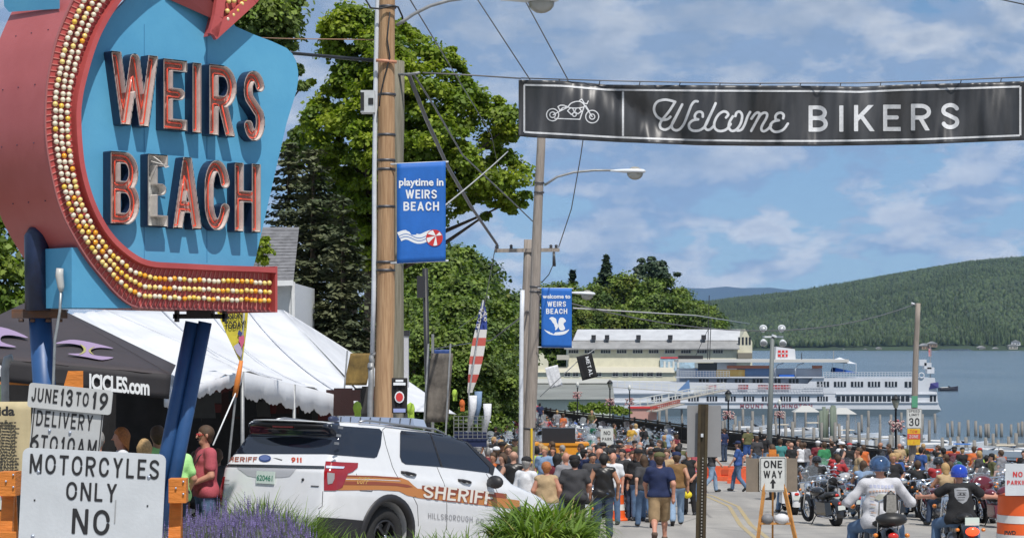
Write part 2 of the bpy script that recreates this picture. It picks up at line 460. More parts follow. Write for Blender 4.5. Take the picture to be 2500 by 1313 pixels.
def forest(name,n,seed):
 r=np.random.default_rng(seed)
 Y=SH+10+(RD-SH+120)*r.random(n)**1.05
 px=1500+(2640-1500)*r.random(n)
 X=(px-1250)/F*Y
 hh=hill_h(X,Y);ok=hh>3.2;X,Y,hh=X[ok],Y[ok],hh[ok];n=len(X)
 con=vnoise(X/160,Y/260,9)+r.random(n)*.5>.86
 rad=r.uniform(4.2,9.0,n)*np.where(con,.62,1);hgt=r.uniform(14,23,n)*np.where(con,1.25,1)
 k=7;rings=np.array([(.0,.0),(.75,.22),(1.0,.5),(.72,.82)])
 rc=np.array([(.0,.0),(1.0,.15),(.62,.5),(.30,.8)])
 a=np.arange(k)*2*math.pi/k
 VV=np.zeros((n,3*k+1,3))
 jit=1+.3*(r.random((n,3,k))-.5)
 for i in range(3):
  rr=np.where(con,rc[i+1][0],rings[i+1][0])[:,None]*rad[:,None]*jit[:,i]
  z=np.where(con,rc[i+1][1],rings[i+1][1])*hgt
  VV[:,i*k:(i+1)*k,0]=X[:,None]+rr*np.cos(a);VV[:,i*k:(i+1)*k,1]=Y[:,None]+rr*np.sin(a)
  VV[:,i*k:(i+1)*k,2]=(hh+z)[:,None]-1
 VV[:,-1,0]=X;VV[:,-1,1]=Y;VV[:,-1,2]=hh+hgt
 VV[...,2]+=LAKE
 fs=[]
 for i in range(2):
  for j in range(k):
   p,q=i*k+j,i*k+(j+1)%k
   fs+=[(p,q,q+k),(p,q+k,p+k)]
 for j in range(k):fs.append((2*k+j,2*k+(j+1)%k,3*k))
 fs=np.array(fs);FF=(fs[None]+(np.arange(n)*(3*k+1))[:,None,None]).reshape(-1,3)
 me=np_mesh(name,VV.reshape(-1,3),FF,True)
 return me
fm=foliage('hill_forest_leaves',(.028,.052,.018),(.062,.085,.025),.45,0)
me=forest('forest',30000,3);me.materials.append(fm);tag(link('forest',me),kind='stuff',label='dense mixed forest covering the hill across the lake',cat='forest')
mp_=[(1300,790),(1560,735),(1620,708),(1665,702),(1720,704),(1770,699),(1810,703),(1880,702),(1920,706),(1990,711),(2060,722),(2200,760),(2500,800)]
MD=30000.0
vs=[];fs=[];n=160
for i in range(n+1):
 px=1300+1200*i/n
 z=(HY-np.interp(px,[p[0]for p in mp_],[p[1]for p in mp_]))/F*MD
 x=(px-1250)/F*MD
 w=(vnoise(np.array([px/14.0]),np.array([0.5]),4)[0]-.5)*9
 for k,(t,dy)in enumerate(((0,-2600),(.35,-1800),(.62,-1100),(.85,-500),(1,0),(.7,900))):
  vs.append((x,MD+dy,LAKE+(z-LAKE+w)*t+20*math.sin(i*.35+k*1.7)*t*(1-t)))
for i in range(n):
 for k in range(5):fs.append((i*6+k,(i+1)*6+k,(i+1)*6+k+1,i*6+k+1))
mm=mat('mountain_forest',(.022,.034,.03),.95,var=.3,vscale=.003)
tag(MB().add(vs,fs,smooth=True).build('mountain',mm),kind='structure')
# == lettering drawn from strokes ==
def arc(cx,cy,rx,ry,a0,a1,n=12):
 return[(cx+rx*math.cos(R(a0+(a1-a0)*i/n)),cy+ry*math.sin(R(a0+(a1-a0)*i/n)))for i in range(n+1)]
E_=1.4
GL={'A':(.95,[[(-.02,-.2),(.5,1.04),(1.02,-.2)],[(.2,.27),(.8,.27)]]),'B':(.82,[[(0,E_),(0,-.4)],[(0,1),(.5,1)]+arc(.5,.76,.44,.24,90,-90)+[(0,.52)],[(0,.52),(.5,.52)]+arc(.5,.26,.5,.26,90,-90)+[(0,0)]]),'C':(.84,[arc(.5,.6,.5,.4,18,180)+arc(.5,.4,.5,.4,180,342)]),'D':(.86,[[(0,E_),(0,-.4)],[(0,1),(.4,1)]+arc(.4,.5,.6,.5,90,-90,16)+[(0,0)]]),'E':(.70,[[(0,E_),(0,-.4)],[(0,1),(E_,1)],[(0,.52),(.86,.52)],[(0,0),(E_,0)]]),'F':(.68,[[(0,E_),(0,-.4)],[(0,1),(E_,1)],[(0,.52),(.86,.52)]]),'G':(.88,[arc(.5,.6,.5,.4,22,180)+arc(.5,.4,.5,.4,180,360)+[(1,.45),(.55,.45)]]),'H':(.84,[[(0,E_),(0,-.4)],[(1,E_),(1,-.4)],[(0,.52),(1,.52)]]),'I':(.0,[[(.5,E_),(.5,-.4)]]),'J':(.62,[[(1,E_),(1,.3)]+arc(.5,.3,.5,.3,0,-165)]),'K':(.84,[[(0,E_),(0,-.4)],[(1.05,1.2),(0,.4)],[(.3,.62),(1.1,-.2)]]),'L':(.66,[[(0,E_),(0,0),(E_,0)]]),'M':(1.0,[[(0,E_),(0,-.4)],[(1,E_),(1,-.4)],[(0,1.1),(.5,.1),(1,1.1)]]),'N':(.86,[[(0,E_),(0,-.4)],[(1,E_),(1,-.4)],[(0,1.12),(1,-.12)]]),'O':(.88,[arc(.5,.6,.5,.4,0,180)+arc(.5,.4,.5,.4,180,360)]),'P':(.78,[[(0,E_),(0,-.4)],[(0,1),(.5,1)]+arc(.5,.73,.5,.27,90,-90)+[(0,.46)]]),'R':(.82,[[(0,E_),(0,-.4)],[(0,1),(.5,1)]+arc(.5,.74,.5,.26,90,-90)+[(0,.48)],[(.45,.48),(1.08,-.3)]]),'S':(.80,[arc(.5,.76,.5,.24,20,200)+[(.1,.62),(.9,.38)]+arc(.5,.24,.5,.24,20,-160)]),'T':(.76,[[(-.4,1),(E_,1)],[(.5,1),(.5,-.4)]]),'U':(.84,[[(0,E_),(0,.4)]+arc(.5,.35,.5,.35,180,360)+[(1,.4),(1,E_)]]),'V':(.88,[[(-.03,1.2),(.5,-.05),(1.03,1.2)]]),'W':(1.25,[[(-.03,1.2),(.25,-.06),(.5,1.0),(.75,-.06),(1.03,1.2)]]),'Y':(.86,[[(-.05,1.2),(.5,.45),(1.05,1.2)],[(.5,.45),(.5,-.4)]]),'Z':(.76,[[(-.4,1),(1.02,1),(-.02,0),(E_,0)]]),'0':(.74,[arc(.5,.6,.5,.4,0,180)+arc(.5,.4,.5,.4,180,360)]),'1':(.35,[[(.8,E_),(.8,-.4)],[(.8,1.0),(0.0,.76)]]),'3':(.74,[arc(.48,.76,.46,.24,165,-70)+[(.4,.53)],[(.4,.53)]+arc(.48,.26,.52,.27,80,-160)]),'4':(.78,[[(.72,-.4),(.72,1),(0,.28),(E_,.28)]]),'6':(.76,[[(.82,1.02),(.5,.86),(.12,.5)],arc(.5,.3,.5,.3,0,360,20),[(.02,.32),(.1,.56),(.3,.8)]]),'9':(.76,[arc(.5,.7,.5,.3,0,360,20),[(.98,.68),(.9,.44),(.5,.14),(.18,-.02)]]),}
def seg_sd(px,py,lines):
 d=np.full(px.shape,9.0)
 for ln in lines:
  for(ax,ay),(bx,by)in zip(ln,ln[1:]):
   vx,vy=bx-ax,by-ay;L=vx*vx+vy*vy or 1e-12
   t=np.clip(((px-ax)*vx+(py-ay)*vy)/L,0,1)
   d=np.minimum(d,np.hypot(px-ax-t*vx,py-ay-t*vy))
 return d
def cells(f,x0,y0,h):
 """marching squares: filled cells of f<0 -> verts, faces"""
 ny_,nx_=f.shape;vid={};vs=[];fs=[]
 def V_(k,x,y):
  if k not in vid:vid[k]=len(vs);vs.append((x,y))
  return vid[k]
 act=np.argwhere(((f[:-1,:-1]<0)|(f[1:,:-1]<0)|(f[:-1,1:]<0)|(f[1:,1:]<0)))
 for j,i in act:
  cs=[(j,i),(j,i+1),(j+1,i+1),(j+1,i)];poly=[]
  for k in range(4):
   a=cs[k];b=cs[(k+1)%4];fa=f[a];fb=f[b]
   if fa<0:poly.append(V_(a,x0+a[1]*h,y0+a[0]*h))
   if(fa<0)!=(fb<0):
    t=fa/(fa-fb);key=(a,b)if a<b else(b,a)
    poly.append(V_(key,x0+(a[1]+(b[1]-a[1])*t)*h,y0+(a[0]+(b[0]-a[0])*t)*h))
  if len(poly)>=3:fs.append(tuple(poly))
 return vs,fs
def loops_of(fs):
 nxt={}
 es=set()
 for f in fs:
  for a,b in zip(f,f[1:]+f[:1]):es.add((a,b))
 for a,b in es:
  if(b,a)not in es:nxt.setdefault(a,[]).append(b)
 out=[]
 while nxt:
  a=next(iter(nxt));lp=[a];cur=a
  while True:
   if cur not in nxt:break
   n=nxt[cur].pop();
   if not nxt[cur]:del nxt[cur]
   if n==a:break
   lp.append(n);cur=n
  if len(lp)>4:out.append(lp)
 return out
def simplify(pts,tol):
 """closed loop: drop points that lie on a straight run"""
 n=len(pts);keep=[];last=0
 pts=list(pts)
 def dp(a,b):
  if b<=a+1:return
  ax,ay=pts[a];bx,by=pts[b%n];L=math.hypot(bx-ax,by-ay)or 1e-9;m=0;mi=a
  for i in range(a+1,b):
   px,py=pts[i];d=abs((bx-ax)*(ay-py)-(ax-px)*(by-ay))/L
   if L<1e-6:d=math.hypot(px-ax,py-ay)
   if d>m:m=d;mi=i
  if m>tol:dp(a,mi);keep.append(mi);dp(mi,b)
 keep.append(0);h_=n//2;dp(0,h_);keep.append(h_);dp(h_,n)
 return[pts[i]for i in sorted(set(keep))]
def glyph_sdf(ch,H,wf,hw,res=44,lines=None,W=None,clip=True):
 """returns field, x0, y0, h, W for a capital of height H, half stroke hw"""
 if lines is None:
  k,st=GL[ch];W=(2*hw if ch=='I' else k*H*wf)
  lines=[[(hw+x*(W-2*hw),hw+y*(H-2*hw))for x,y in ln]for ln in st]
 h=H/res;x0=-2*h;y0=-2*h
 xs=np.arange(x0,W+3*h,h);ys=np.arange(y0,H+3*h,h);X,Y=np.meshgrid(xs,ys)
 f=seg_sd(X,Y,lines)-hw
 if clip:f=np.maximum.reduce([f,-X+1e-4,X-W-1e-4,-Y+1e-4,Y-H-1e-4])
 return f,x0,y0,h,W
_GC={}
def flat_glyph(ch,H,wf,hw,res=30):
 key=(ch,round(wf,3),round(hw/H,4),res)
 if key not in _GC:
  f,x0,y0,h,W=glyph_sdf(ch,1.0,wf,hw/H,res)
  vs,fs=cells(f,x0,y0,h)
  b=bmesh.new();bv=[b.verts.new((x,0,y))for x,y in vs]
  for q in fs:b.faces.new([bv[i]for i in q])
  bmesh.ops.dissolve_limit(b,angle_limit=.06,verts=b.verts,edges=b.edges)
  bmesh.ops.triangulate(b,faces=b.faces)
  b.verts.index_update()
  _GC[key]=([v.co.copy()for v in b.verts],[tuple(v.index for v in q.verts)for q in b.faces],W);b.free()
 vs,fs,W=_GC[key]
 return[v*H for v in vs],fs,W*H
def capitals(txt,H,wf=1.0,hw=.07,gap=.16,res=30,total=None):
 """flat lettering in the XZ plane facing -Y, centred; returns MB, width"""
 hw=hw*H;gap=gap*H;xs=[];x=0;parts=[]
 for ch in txt:
  if ch==' ':x+=H*.42*wf+gap;continue
  vs,fs,W=flat_glyph(ch,H,wf,hw,res);parts.append((x,vs,fs));x+=W+gap
 Wt=x-gap;k=(total/Wt)if total else 1
 mb=MB()
 for x,vs,fs in parts:
  mb.add([((v.x+x-Wt/2)*k,0,v.z-H/2)for v in vs],fs)
 return mb,Wt*k
# == the big neon arrow sign ==
SY0=21.0;SX0=(400-1250)/F*SY0;SC=math.cos(R(45));SS=math.sin(R(45))
def sp(px,py,n=0.0):
 """photo pixel -> (u, z) on the sign plane shifted n towards the viewer"""
 k=(px-1250)/F
 u=(k*(SY0-n*SC)-SX0-n*SS)/(SC-k*SS)
 Y=SY0+u*SS-n*SC
 return u,(HY-py)/F*Y
def S3(u,n,z):return Vector((u,-n,z))
sign=empty('neon_sign',(SX0,SY0,0),R(45),'huge blue and red arrow shaped neon sign lettered WEIRS BEACH with rows of yellow bulbs','sign')
blue_p=mat("sign_blue_paint",(.115,.40,.62),.5,var=.08,vscale=.9,col2=(.085,.335,.56),bump=.05,bscale=25)
red_p=mat('sign_red_paint',(.52,.10,.095),.45,var=.1,vscale=1.5,col2=(.42,.07,.07),bump=.05)
red_side=mat('sign_red_side_paint',(.50,.13,.13),.42,var=.12,vscale=.7,col2=(.42,.09,.085),bump=.06)
navy_p=mat('sign_navy_paint',(.012,.022,.06),.35,var=.2)
white_in=mat('letter_white_enamel',(.72,.68,.64),.35,var=.12,vscale=9)
pink_in=mat('letter_back_enamel',(.58,.36,.32),.5,var=.22,vscale=14,col2=(.36,.17,.14))
grey_in=mat('letter_grey_enamel',(.56,.56,.53),.5,var=.3,vscale=14,col2=(.22,.21,.20))
neon=mat('red_neon_glass',(.80,.085,.04),.18,coat=.5)
rust=mat('rusty_steel',(.09,.06,.05),.8,var=.5,vscale=9,col2=(.16,.07,.035))
bolt_m=mat('bolt_steel',(.3,.3,.3),.35,.8)
def sp_poly(pts,n=0.0):return[sp(x,y,n)for x,y in pts]
outer_px=[(420,-280),(330,-210),(260,-130),(205,-50),(175,0),(152,52),(134,100),(122,158),(114,195),(110,244),(108,305),(111,350),(117,392),(126,435),(137,484),(152,526),(171,563),(195,605),(219,642),(244,672),(274,709),(300,733),(323,749),(380,752),(460,754),(560,757),(659,759)]
inner_px=[(500,-150),(420,-110),(360,-70),(315,-30),(286,0),(253,49),(231,91),(216,131),(201,183),(190,228),(184,274),(186,335),(192,398),(201,441),(213,480),(228,517),(250,557),(274,587),(305,614),(335,633),(365,640),(426,643),(520,648),(612,651),(661,654)]
def resample(pts,n):
 pts=[Vector(p)for p in pts];L=[0]
 for a,b in zip(pts,pts[1:]):L.append(L[-1]+(b-a).length)
 out=[]
 for i in range(n):
  s=L[-1]*i/(n-1)
  j=max(k for k in range(len(L))if L[k]<=s+1e-9);j=min(j,len(pts)-2)
  t=(s-L[j])/max(1e-9,L[j+1]-L[j]);out.append(pts[j].lerp(pts[j+1],t))
 return out,L[-1]
def smooth_pts(pts,it=2):
 pts=[Vector(p)for p in pts]
 for _ in range(it):
  q=[pts[0]]
  for i in range(1,len(pts)-1):q.append(pts[i]*.5+(pts[i-1]+pts[i+1])*.25)
  q.append(pts[-1]);pts=q
 return pts
NF=.10
NB=110
O_,Lo=resample(smooth_pts(resample(sp_poly(outer_px,NF),160)[0],3),NB)
I_,Li=resample(smooth_pts(resample(sp_poly(inner_px,NF),160)[0],3),NB)
m=MB()
for i in range(NB-1):
 m.add([S3(O_[i].x,NF,O_[i].y),S3(O_[i+1].x,NF,O_[i+1].y),S3(I_[i+1].x,NF,I_[i+1].y),S3(I_[i].x,NF,I_[i].y)],[(0,1,2,3)])
m.build('bulb_trough',red_p,sign)
m=MB()
for i in range(0,NB-1):
 for s in(.02,):
  a=O_[i].lerp(O_[i+1],s);b=I_[i].lerp(I_[i+1],s);q=a.lerp(b,.86)
  m.bar(S3(a.x,NF+.004,a.y),S3(q.x,NF+.004,q.y),.009,.008)
rb_m=mat('sign_rib_paint',(.62,.25,.22),.5);tag(m.build('trough_rib',rb_m,sign),kind='stuff')
DEP=1.02
m=MB();vs=[];fs=[]
K=8
for i in range(NB):
 for k in range(K+1):
  vs.append(S3(O_[i].x,NF+.008-(DEP+NF)*k/K,O_[i].y))
for i in range(NB-1):
 for k in range(K):a=i*(K+1)+k;fs.append((a,a+1,a+K+2,a+K+1))
m.add(vs,fs,smooth=True);m.build('side_panel',red_side,sign,fix=False)
m=MB();
for i in range(NB-1):m.bar(S3(O_[i].x,NF+.012,O_[i].y),S3(O_[i+1].x,NF+.012,O_[i+1].y),.016)
m.build('edge_trim',mat('edge_trim_paint',(.36,.12,.12),.5),sign)
def offset_path(pts,d):
 out=[]
 for i,p in enumerate(pts):
  t=(pts[min(i+1,len(pts)-1)]-pts[max(i-1,0)]);t.normalize();out.append(p+Vector((-t.y,t.x))*d)
 return out
RW=offset_path(I_,-.055)if(offset_path(I_,-.055)[40]-O_[40]).length<(I_[40]-O_[40]).length else offset_path(I_,.055)
m=MB();vs=[];fs=[]
for i in range(NB):
 a,b=RW[i],I_[i]
 vs+=[S3(a.x,NF,a.y),S3(a.x,NF+.10,a.y),S3(b.x,NF+.10,b.y),S3(b.x,.0,b.y)]
for i in range(NB-1):
 for k in range(3):fs.append((4*i+k,4*i+k+1,4*i+k+5,4*i+k+4))
m.add(vs,fs);m.build('inner_rim',red_p,sign)
a,b=O_[-1],I_[-1]
MB().box(((a.x+b.x)/2+.01,-(NF+.05-.45),(a.y+b.y)/2),(.03,.98,abs(a.y-b.y)+.03)).build('end_plate',red_p,sign)
panel_px=[(290,20),(420,-120),(470,-60),(560,40),(575,65),(620,85),(665,102),(700,118),(714,132),(723,150),(728,175),(728,195),(724,222),(700,300),(672,420),(645,540),(622,640),(600,700),(400,700),(270,640),(190,520),(150,380),(160,180),(200,100)]
poly=sp_poly(panel_px,0)
m=MB().prism([(p[0],p[1])for p in poly],0,.05)
m.build('face_panel',blue_p,sign)
m=MB()
for px in(352,505):
 u0,z0=sp(px,60);u1,z1=sp(px,640);m.box((u0,-.003,(z0+z1)/2),(.004,.006,z0-z1))
m.build('panel_seam',mat('seam_blue',(.07,.26,.45),.5),sign)
base_px=[(175,604),(175,751),(323,752),(274,706),(244,670),(219,640),(195,604)]
poly=sp_poly(base_px,0.06)
MB().prism(poly,-.06,.78).build('base_box',blue_p,sign)
m=MB();rr=random.Random(5)
for i in range(6,NB,9):
 for k in(.2,.5,.78):
  p=O_[i];n_=(O_[min(i+1,NB-1)]-O_[i-1]).normalized();q=p+Vector((n_.y,-n_.x))*(.004)
  m.ball(S3(p.x-.004,NF-DEP*k,p.y),.007,6)
tag(m.build('rivet',navy_p,sign),kind='stuff')
def n_at(px,u):
 k=(px-1250)/F
 return(k*(SY0+u*SS)-SX0-u*SC)/(SS+k*SC)
ps=[]
for px,py,i in((8,-20,22),(146,-20,20),(146,22,22),(22,30,23),(10,16,22)):
 u=sp(168,py,NF)[0]-.03;n_=n_at(px,u);Y=SY0+u*SS-n_*SC;ps.append(S3(u,n_,(HY-py)/F*Y))
MB().add(ps,[(0,1,2,3,4)]).build('side_plate',blue_p,sign,fix=False)
barb=[(525,86),(537,40),(546,-20),(520,-60),(400,-150),(560,-260),(780,-190),(660,-50),(622,-2)]
poly=sp_poly(barb,.2)
m=MB().prism(poly,-.10,.02);m.build('arrow_head',red_p,sign)
m=MB()
pb=sp_poly(barb,.2);
for a,b in zip(pb,pb[1:]+pb[:1]):m.bar(S3(a[0],.155,a[1]),S3(b[0],.155,b[1]),.05,.11)
m.build('head_rim',red_p,sign)
so=[sp(523,47,.1),sp(536,-30,.1)];
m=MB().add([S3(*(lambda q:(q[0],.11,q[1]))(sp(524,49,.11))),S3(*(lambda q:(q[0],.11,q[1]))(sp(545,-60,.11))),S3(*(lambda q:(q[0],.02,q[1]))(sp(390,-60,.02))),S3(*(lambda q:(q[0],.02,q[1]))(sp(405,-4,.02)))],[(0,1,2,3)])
m.build('head_soffit',mat('soffit_red_shaded',(.16,.03,.03),.5),sign,fix=False)  # sign red darkened: the underside's shadow is put into the colour
bulb_white=mat('bulb_milky_glass',(.80,.72,.56),.18,coat=.4)
bulb_yel=mat('bulb_yellow_glass',(.85,.55,.07),.18,coat=.4)
bulb_org=mat('bulb_amber_glass',(.88,.38,.02),.18,coat=.4)
bulb_y2=mat('bulb_pale_yellow_glass',(.86,.66,.22),.18,coat=.4)
sock=mat('bulb_socket',(.35,.2,.17),.5)
bm_=MB().ball((0,-.062,0),.0265,10).tube([(0,0,0),(0,-.03,0),(0,-.045,0)],[.012,.012,.017],6,1)
bulb_me=bm_.mesh('bulb');bulb_me.materials.append(bulb_white);bulb_me.materials.append(sock)
rr=random.Random(11)
def bulb(u,z,n,k):
 o=link('bulb',bulb_me,sign);o.location=S3(u,n,z)
 o.rotation_euler=(rr.uniform(-.12,.12),0,rr.uniform(-.1,.1))
 mm_=k
 if mm_ is not bulb_white:o.material_slots[0].link='OBJECT';o.material_slots[0].material=mm_
def pick(i,row):
 """colour runs as in the photograph"""
 p=I_[min(NB-1,i)]
 base=.2 if i<45 else(.35 if i<66 else.72)
 x=rr.random()
 if x>base:return bulb_white
 return rr.choice([bulb_yel,bulb_y2,bulb_y2,bulb_org])
for row,tt in((0,.27),(1,.50),(2,.735)):
 path=[O_[i].lerp(RW[i],tt)for i in range(NB)]
 pts,L=resample(path,80)
 n_b=int(L/.0605);pts,L=resample(path,n_b)
 for j,p in enumerate(pts):
  if j in(0,1,n_b-1):continue
  if p.y>4.6:continue
  bulb(p.x,p.y,NF,pick(int(j/n_b*NB),row))
for px,py in((549,48),(563,37),(550,28),(572,26),(585,13),(552,6),(566,5),(592,3),(580,-8),(560,-12),(605,-12)):
 u,z=sp(px,py,.12);bulb(u,z,.10,rr.choice([bulb_white,bulb_y2,bulb_yel]))
def channel_letter(parent,ch,x0px,x1px,ytop,ybot,slope_t,slope_b,hw,dark=False):
 D=.135
 u0,_=sp(x0px,ytop,D);u1,_=sp(x1px,ytop,D)
 _,zt=sp((x0px+x1px)/2,ytop,D);_,zb=sp((x0px+x1px)/2,ybot,D)
 H=zt-zb;W=u1-u0
 st=GL[ch][1];lines=[[(hw+x*(W-2*hw),hw+y*(H-2*hw))for x,y in ln]for ln in st]
 f,gx,gy,h,_w=glyph_sdf(ch,H,1,hw,64,lines,W)
 root=bpy.data.objects.new('letter',None);C.objects.link(root);root.parent=parent;root.location=(u0,0,zb)
 def loops(level):
  vs,fs=cells(f+level,gx,gy,h);return[simplify([vs[i]for i in lp],h*.12)for lp in loops_of(fs)],vs,fs
 lo,_,_=loops(0.0);li,vs,fs=loops(.011)
 m=MB()
 for lp in lo:
  n=len(lp);m.add([(x,0,z)for x,z in lp]+[(x,-D,z)for x,z in lp],[(i,(i+1)%n,n+(i+1)%n,n+i)for i in range(n)],0)
 for lp in li:
  n=len(lp);m.add([(x,0,z)for x,z in lp]+[(x,-D,z)for x,z in lp],[(i,n+i,n+(i+1)%n,(i+1)%n)for i in range(n)],1)
 a,va,fa=loops(0.0)
 ring=np.maximum(f,-(f+.011));v2,f2=cells(ring,gx,gy,h)
 m.add([(x,-D,z)for x,z in v2],f2,2)
 me=m.mesh('channel');
 for q in(navy_p,white_in,lip_m):me.materials.append(q)
 link('channel',me,root)
 b=MB().add([(x,-.02,z)for x,z in vs],fs)
 b.build('back_plate',grey_in if dark else pink_in,root,fix=False)
 if dark:
  w=MB();w.tube([(W*.3,-.12,H*.97),(W*.5,-.17,H*.9),(W*.8,-.16,H*.82),(W*.95,-.17,H*.84)],.006,5).tube([(W*.2,-.12,H*.9),(W*.55,-.18,H*.86),(W*.9,-.15,H*.86)],.005,5)
  w.build('loose_wire',white_in,root)
  return
 ln,_,_=loops(hw*.62)
 m=MB()
 for lp in ln:
  m.tube([(x,-.085,z)for x,z in lp]+[(lp[0][0],-.085,lp[0][1])],.0085,6)
 if ln:m.build('neon_tube',neon,root,fix=False)
lip_m=mat('letter_lip',(.42,.36,.33),.4,.3)
HWL=.060
for ch,a,b,t,bt in(('W',272,386,131,308),('E',399,457,146,319),('I',470,492,154,326),('R',511,578,160,333),('S',595,647,173,345)):
 channel_letter(sign,ch,a,b,t,bt,0,0,HWL)
for ch,a,b,t,bt in(('B',270,341,371,549),('E',361,410,377,554),('A',421,494,384,559),('C',499,562,391,563),('H',573,637,399,567)):
 channel_letter(sign,ch,a,b,t,bt,0,0,HWL,dark=(ch=='E'))
post_blue=mat('post_blue_paint',(.025,.085,.23),.42,var=.15,vscale=2.5)
def sign_post(ux,n_,y_top,r,px_bot,label,dome=True):
 pass
u,z=sp(178,650,0);
def at_n(px,py,u):
 n_=n_at(px,u);Y=SY0+u*SS-n_*SC;return S3(u,n_,(HY-py)/F*Y)
u=sp(175,650,.06)[0]-.02
T_=at_n(90,560,u);B_=at_n(92,757,u)
m=MB().tube([T_+Vector((0,0,.03)),T_+Vector((0,0,.015)),T_-Vector((0,0,.06)),B_],[.02,.08,.125,.125],14);m.build('post_socket',navy_p,sign)
d1=(SY0+u*SS-n_at(92,u)*SC)+.22
def W2(px,py,d):return P(px,py,d)
a=W2(97,757,d1);b=W2(108,940,d1);g=b+(b-a).normalized()*1.6
post=empty('sign_post',(g.x,g.y,zg(g.y)),0,'single thick blue steel post under the left end of the arrow sign','post')
def rel(root,*pts):return[Vector(p)-root.location for p in pts]
MB().tube(rel(post,a,g),[.115,.115],16).build('pipe',post_blue,post)
m=MB();q=rel(post,W2(36,768,d1),W2(158,768,d1));m.bar(q[0],q[1],.26,.07);m.bar(q[0]+Vector((0,.02,.045)),q[1]+Vector((0,.02,.045)),.3,.016)
m.build('flange',rust,post)
for px in(52,80,118,146):
 q,=rel(post,W2(px,781,d1-.1));MB().lathe([(.028,-.02),(.028,.012)],6,M=Matrix.Translation(q)).build('bolt',rust,post)
q=rel(post,W2(92,757,d1),W2(92,748,d1));MB().tube(q,.13,14).build('collar',rust,post)
post=empty('sign_post',tuple(P(375,1400,21.4).xy)+(zg(21.4),),0,'pair of leaning blue steel posts under the right end of the arrow sign','post')
d2=21.85
for dx in(0,32):
 q=rel(post,P(469+dx,786,d2),P(398+dx-3,1160,d2));e=q[1]+(q[1]-q[0]).normalized()*1.1
 MB().tube([q[0],e],[.073,.073],14).build('pipe',post_blue,post)
m=MB();q=rel(post,P(424,772,d2),P(556,772,d2));m.bar(q[0],q[1],.10,.05)
for px in(432,548):
 s,=rel(post,P(px,772,d2));m.box(s,(.03,.16,.12));m.box(s,(.06,.16,.05))
s,=rel(post,P(490,764,d2));m.box(s,(.26,.3,.10));m.build('clevis',mat('black_steel',(.012,.012,.014),.5,var=.3),post)
q=rel(post,P(486,790,d2-.02),P(416,1160,d2-.02));
lp=empty('flood_lamp',tuple(P(130,1300,20.2).xy)+(zg(20.2),),0,'small grey lamp on a thin conduit in front of the blue sign base','lamp')
grey_m=mat('galvanised',(.34,.36,.37),.45,.5,var=.2)
q=rel(lp,P(149,705,20.2),P(146,760,20.2),P(134,830,20.2),P(130,940,20.2),P(130,1300,20.2))
MB().tube(q,.014,8).build('conduit',grey_m,lp)
q=rel(lp,P(146,655,20.2),P(145,672,20.2),P(149,700,20.2),P(150,712,20.2))
MB().tube(q,[.035,.04,.034,.02],10).build('lamp_head',mat('lamp_grey',(.5,.5,.48),.4),lp)
# == poles, wires, street lights, banners ==
def wood(name,c1,c2):
 if name in MATS:return MATS[name]
 m=mat(name,c1,.85,bump=.5,bscale=14,col2=c2,vscale=5,stretch=(7,7,.35));return m
new_wood=wood('new_pole_wood',(.50,.32,.18),(.32,.185,.095))
old_wood=wood('old_pole_wood',(.26,.24,.19),(.15,.14,.10))
grey_wood=wood('grey_pole_wood',(.36,.31,.27),(.22,.19,.165))
white_pipe=mat('white_conduit',(.62,.65,.70),.45,var=.08)
grey_pipe=mat('grey_conduit',(.30,.31,.32),.5,.3,var=.15)
strap_m=mat('strap_steel',(.10,.10,.11),.5,.7)
black_cable=mat('black_cable',(.018,.018,.02),.6)
wire_grey=mat('wire_grey',(.16,.16,.17),.5,.3)
lampw=mat('lamp_housing',(.66,.69,.73),.35,var=.06)
lens=mat('lamp_lens',(.55,.52,.45),.12,trans=.5)
def pole(root,a,b,r0,r1,m,name='pole',n=16):
 a,b=rel(root,a,b);k=9;rr=random.Random(len(name)+int(a.x*99))
 pts=[a.lerp(b,i/k)+Vector((rr.uniform(-1,1),rr.uniform(-1,1),0))*.012 for i in range(k+1)]
 return MB().tube(pts,[r0+(r1-r0)*i/k for i in range(k+1)],n).build(name,m,root)
def strap(root,c,r,mtl=None,tw=.018):
 c,=rel(root,c);return MB().lathe([(r,-tw),(r+.008,-tw),(r+.008,tw),(r,tw)],16,M=Matrix.Translation(c),cap=False).build('strap',mtl or strap_m,root)
def cobra_head(root,a,dirv,L,scale=1.0):
 """street lamp head starting at a, pointing along dirv"""
 a,=rel(root,a);M=Matrix.Translation(a)@Vector(dirv).to_track_quat('X','Z').to_matrix().to_4x4()
 st=[(0,.04,.03,.03),(.18,.06,.045,.05),(.42,.14,.06,.09),(.75,.17,.07,.11),(.94,.13,.06,.08),(1.0,.03,.03,.03)]
 vs=[];fs=[];n=12
 for t,w,up,dn in st:
  for j in range(n):
   q=2*math.pi*j/n;s=math.sin(q);vs.append((t*L,w*L*1.25*math.cos(q),(up if s>0 else dn*.35)*L*1.25*s))
 for i in range(len(st)-1):
  for j in range(n):fs.append((i*n+j,i*n+(j+1)%n,(i+1)*n+(j+1)%n,(i+1)*n+j))
 fs+=[tuple(range(n)),tuple((len(st)-1)*n+j for j in range(n))]
 MB().add(vs,fs,0,M,True).build('lamp_head',lampw,root)
 g=MB().ball((.70*L,0,-.045*L),(.23*L,.15*L,.19*L),14,M=M);g.build('lamp_lens',lens,root)
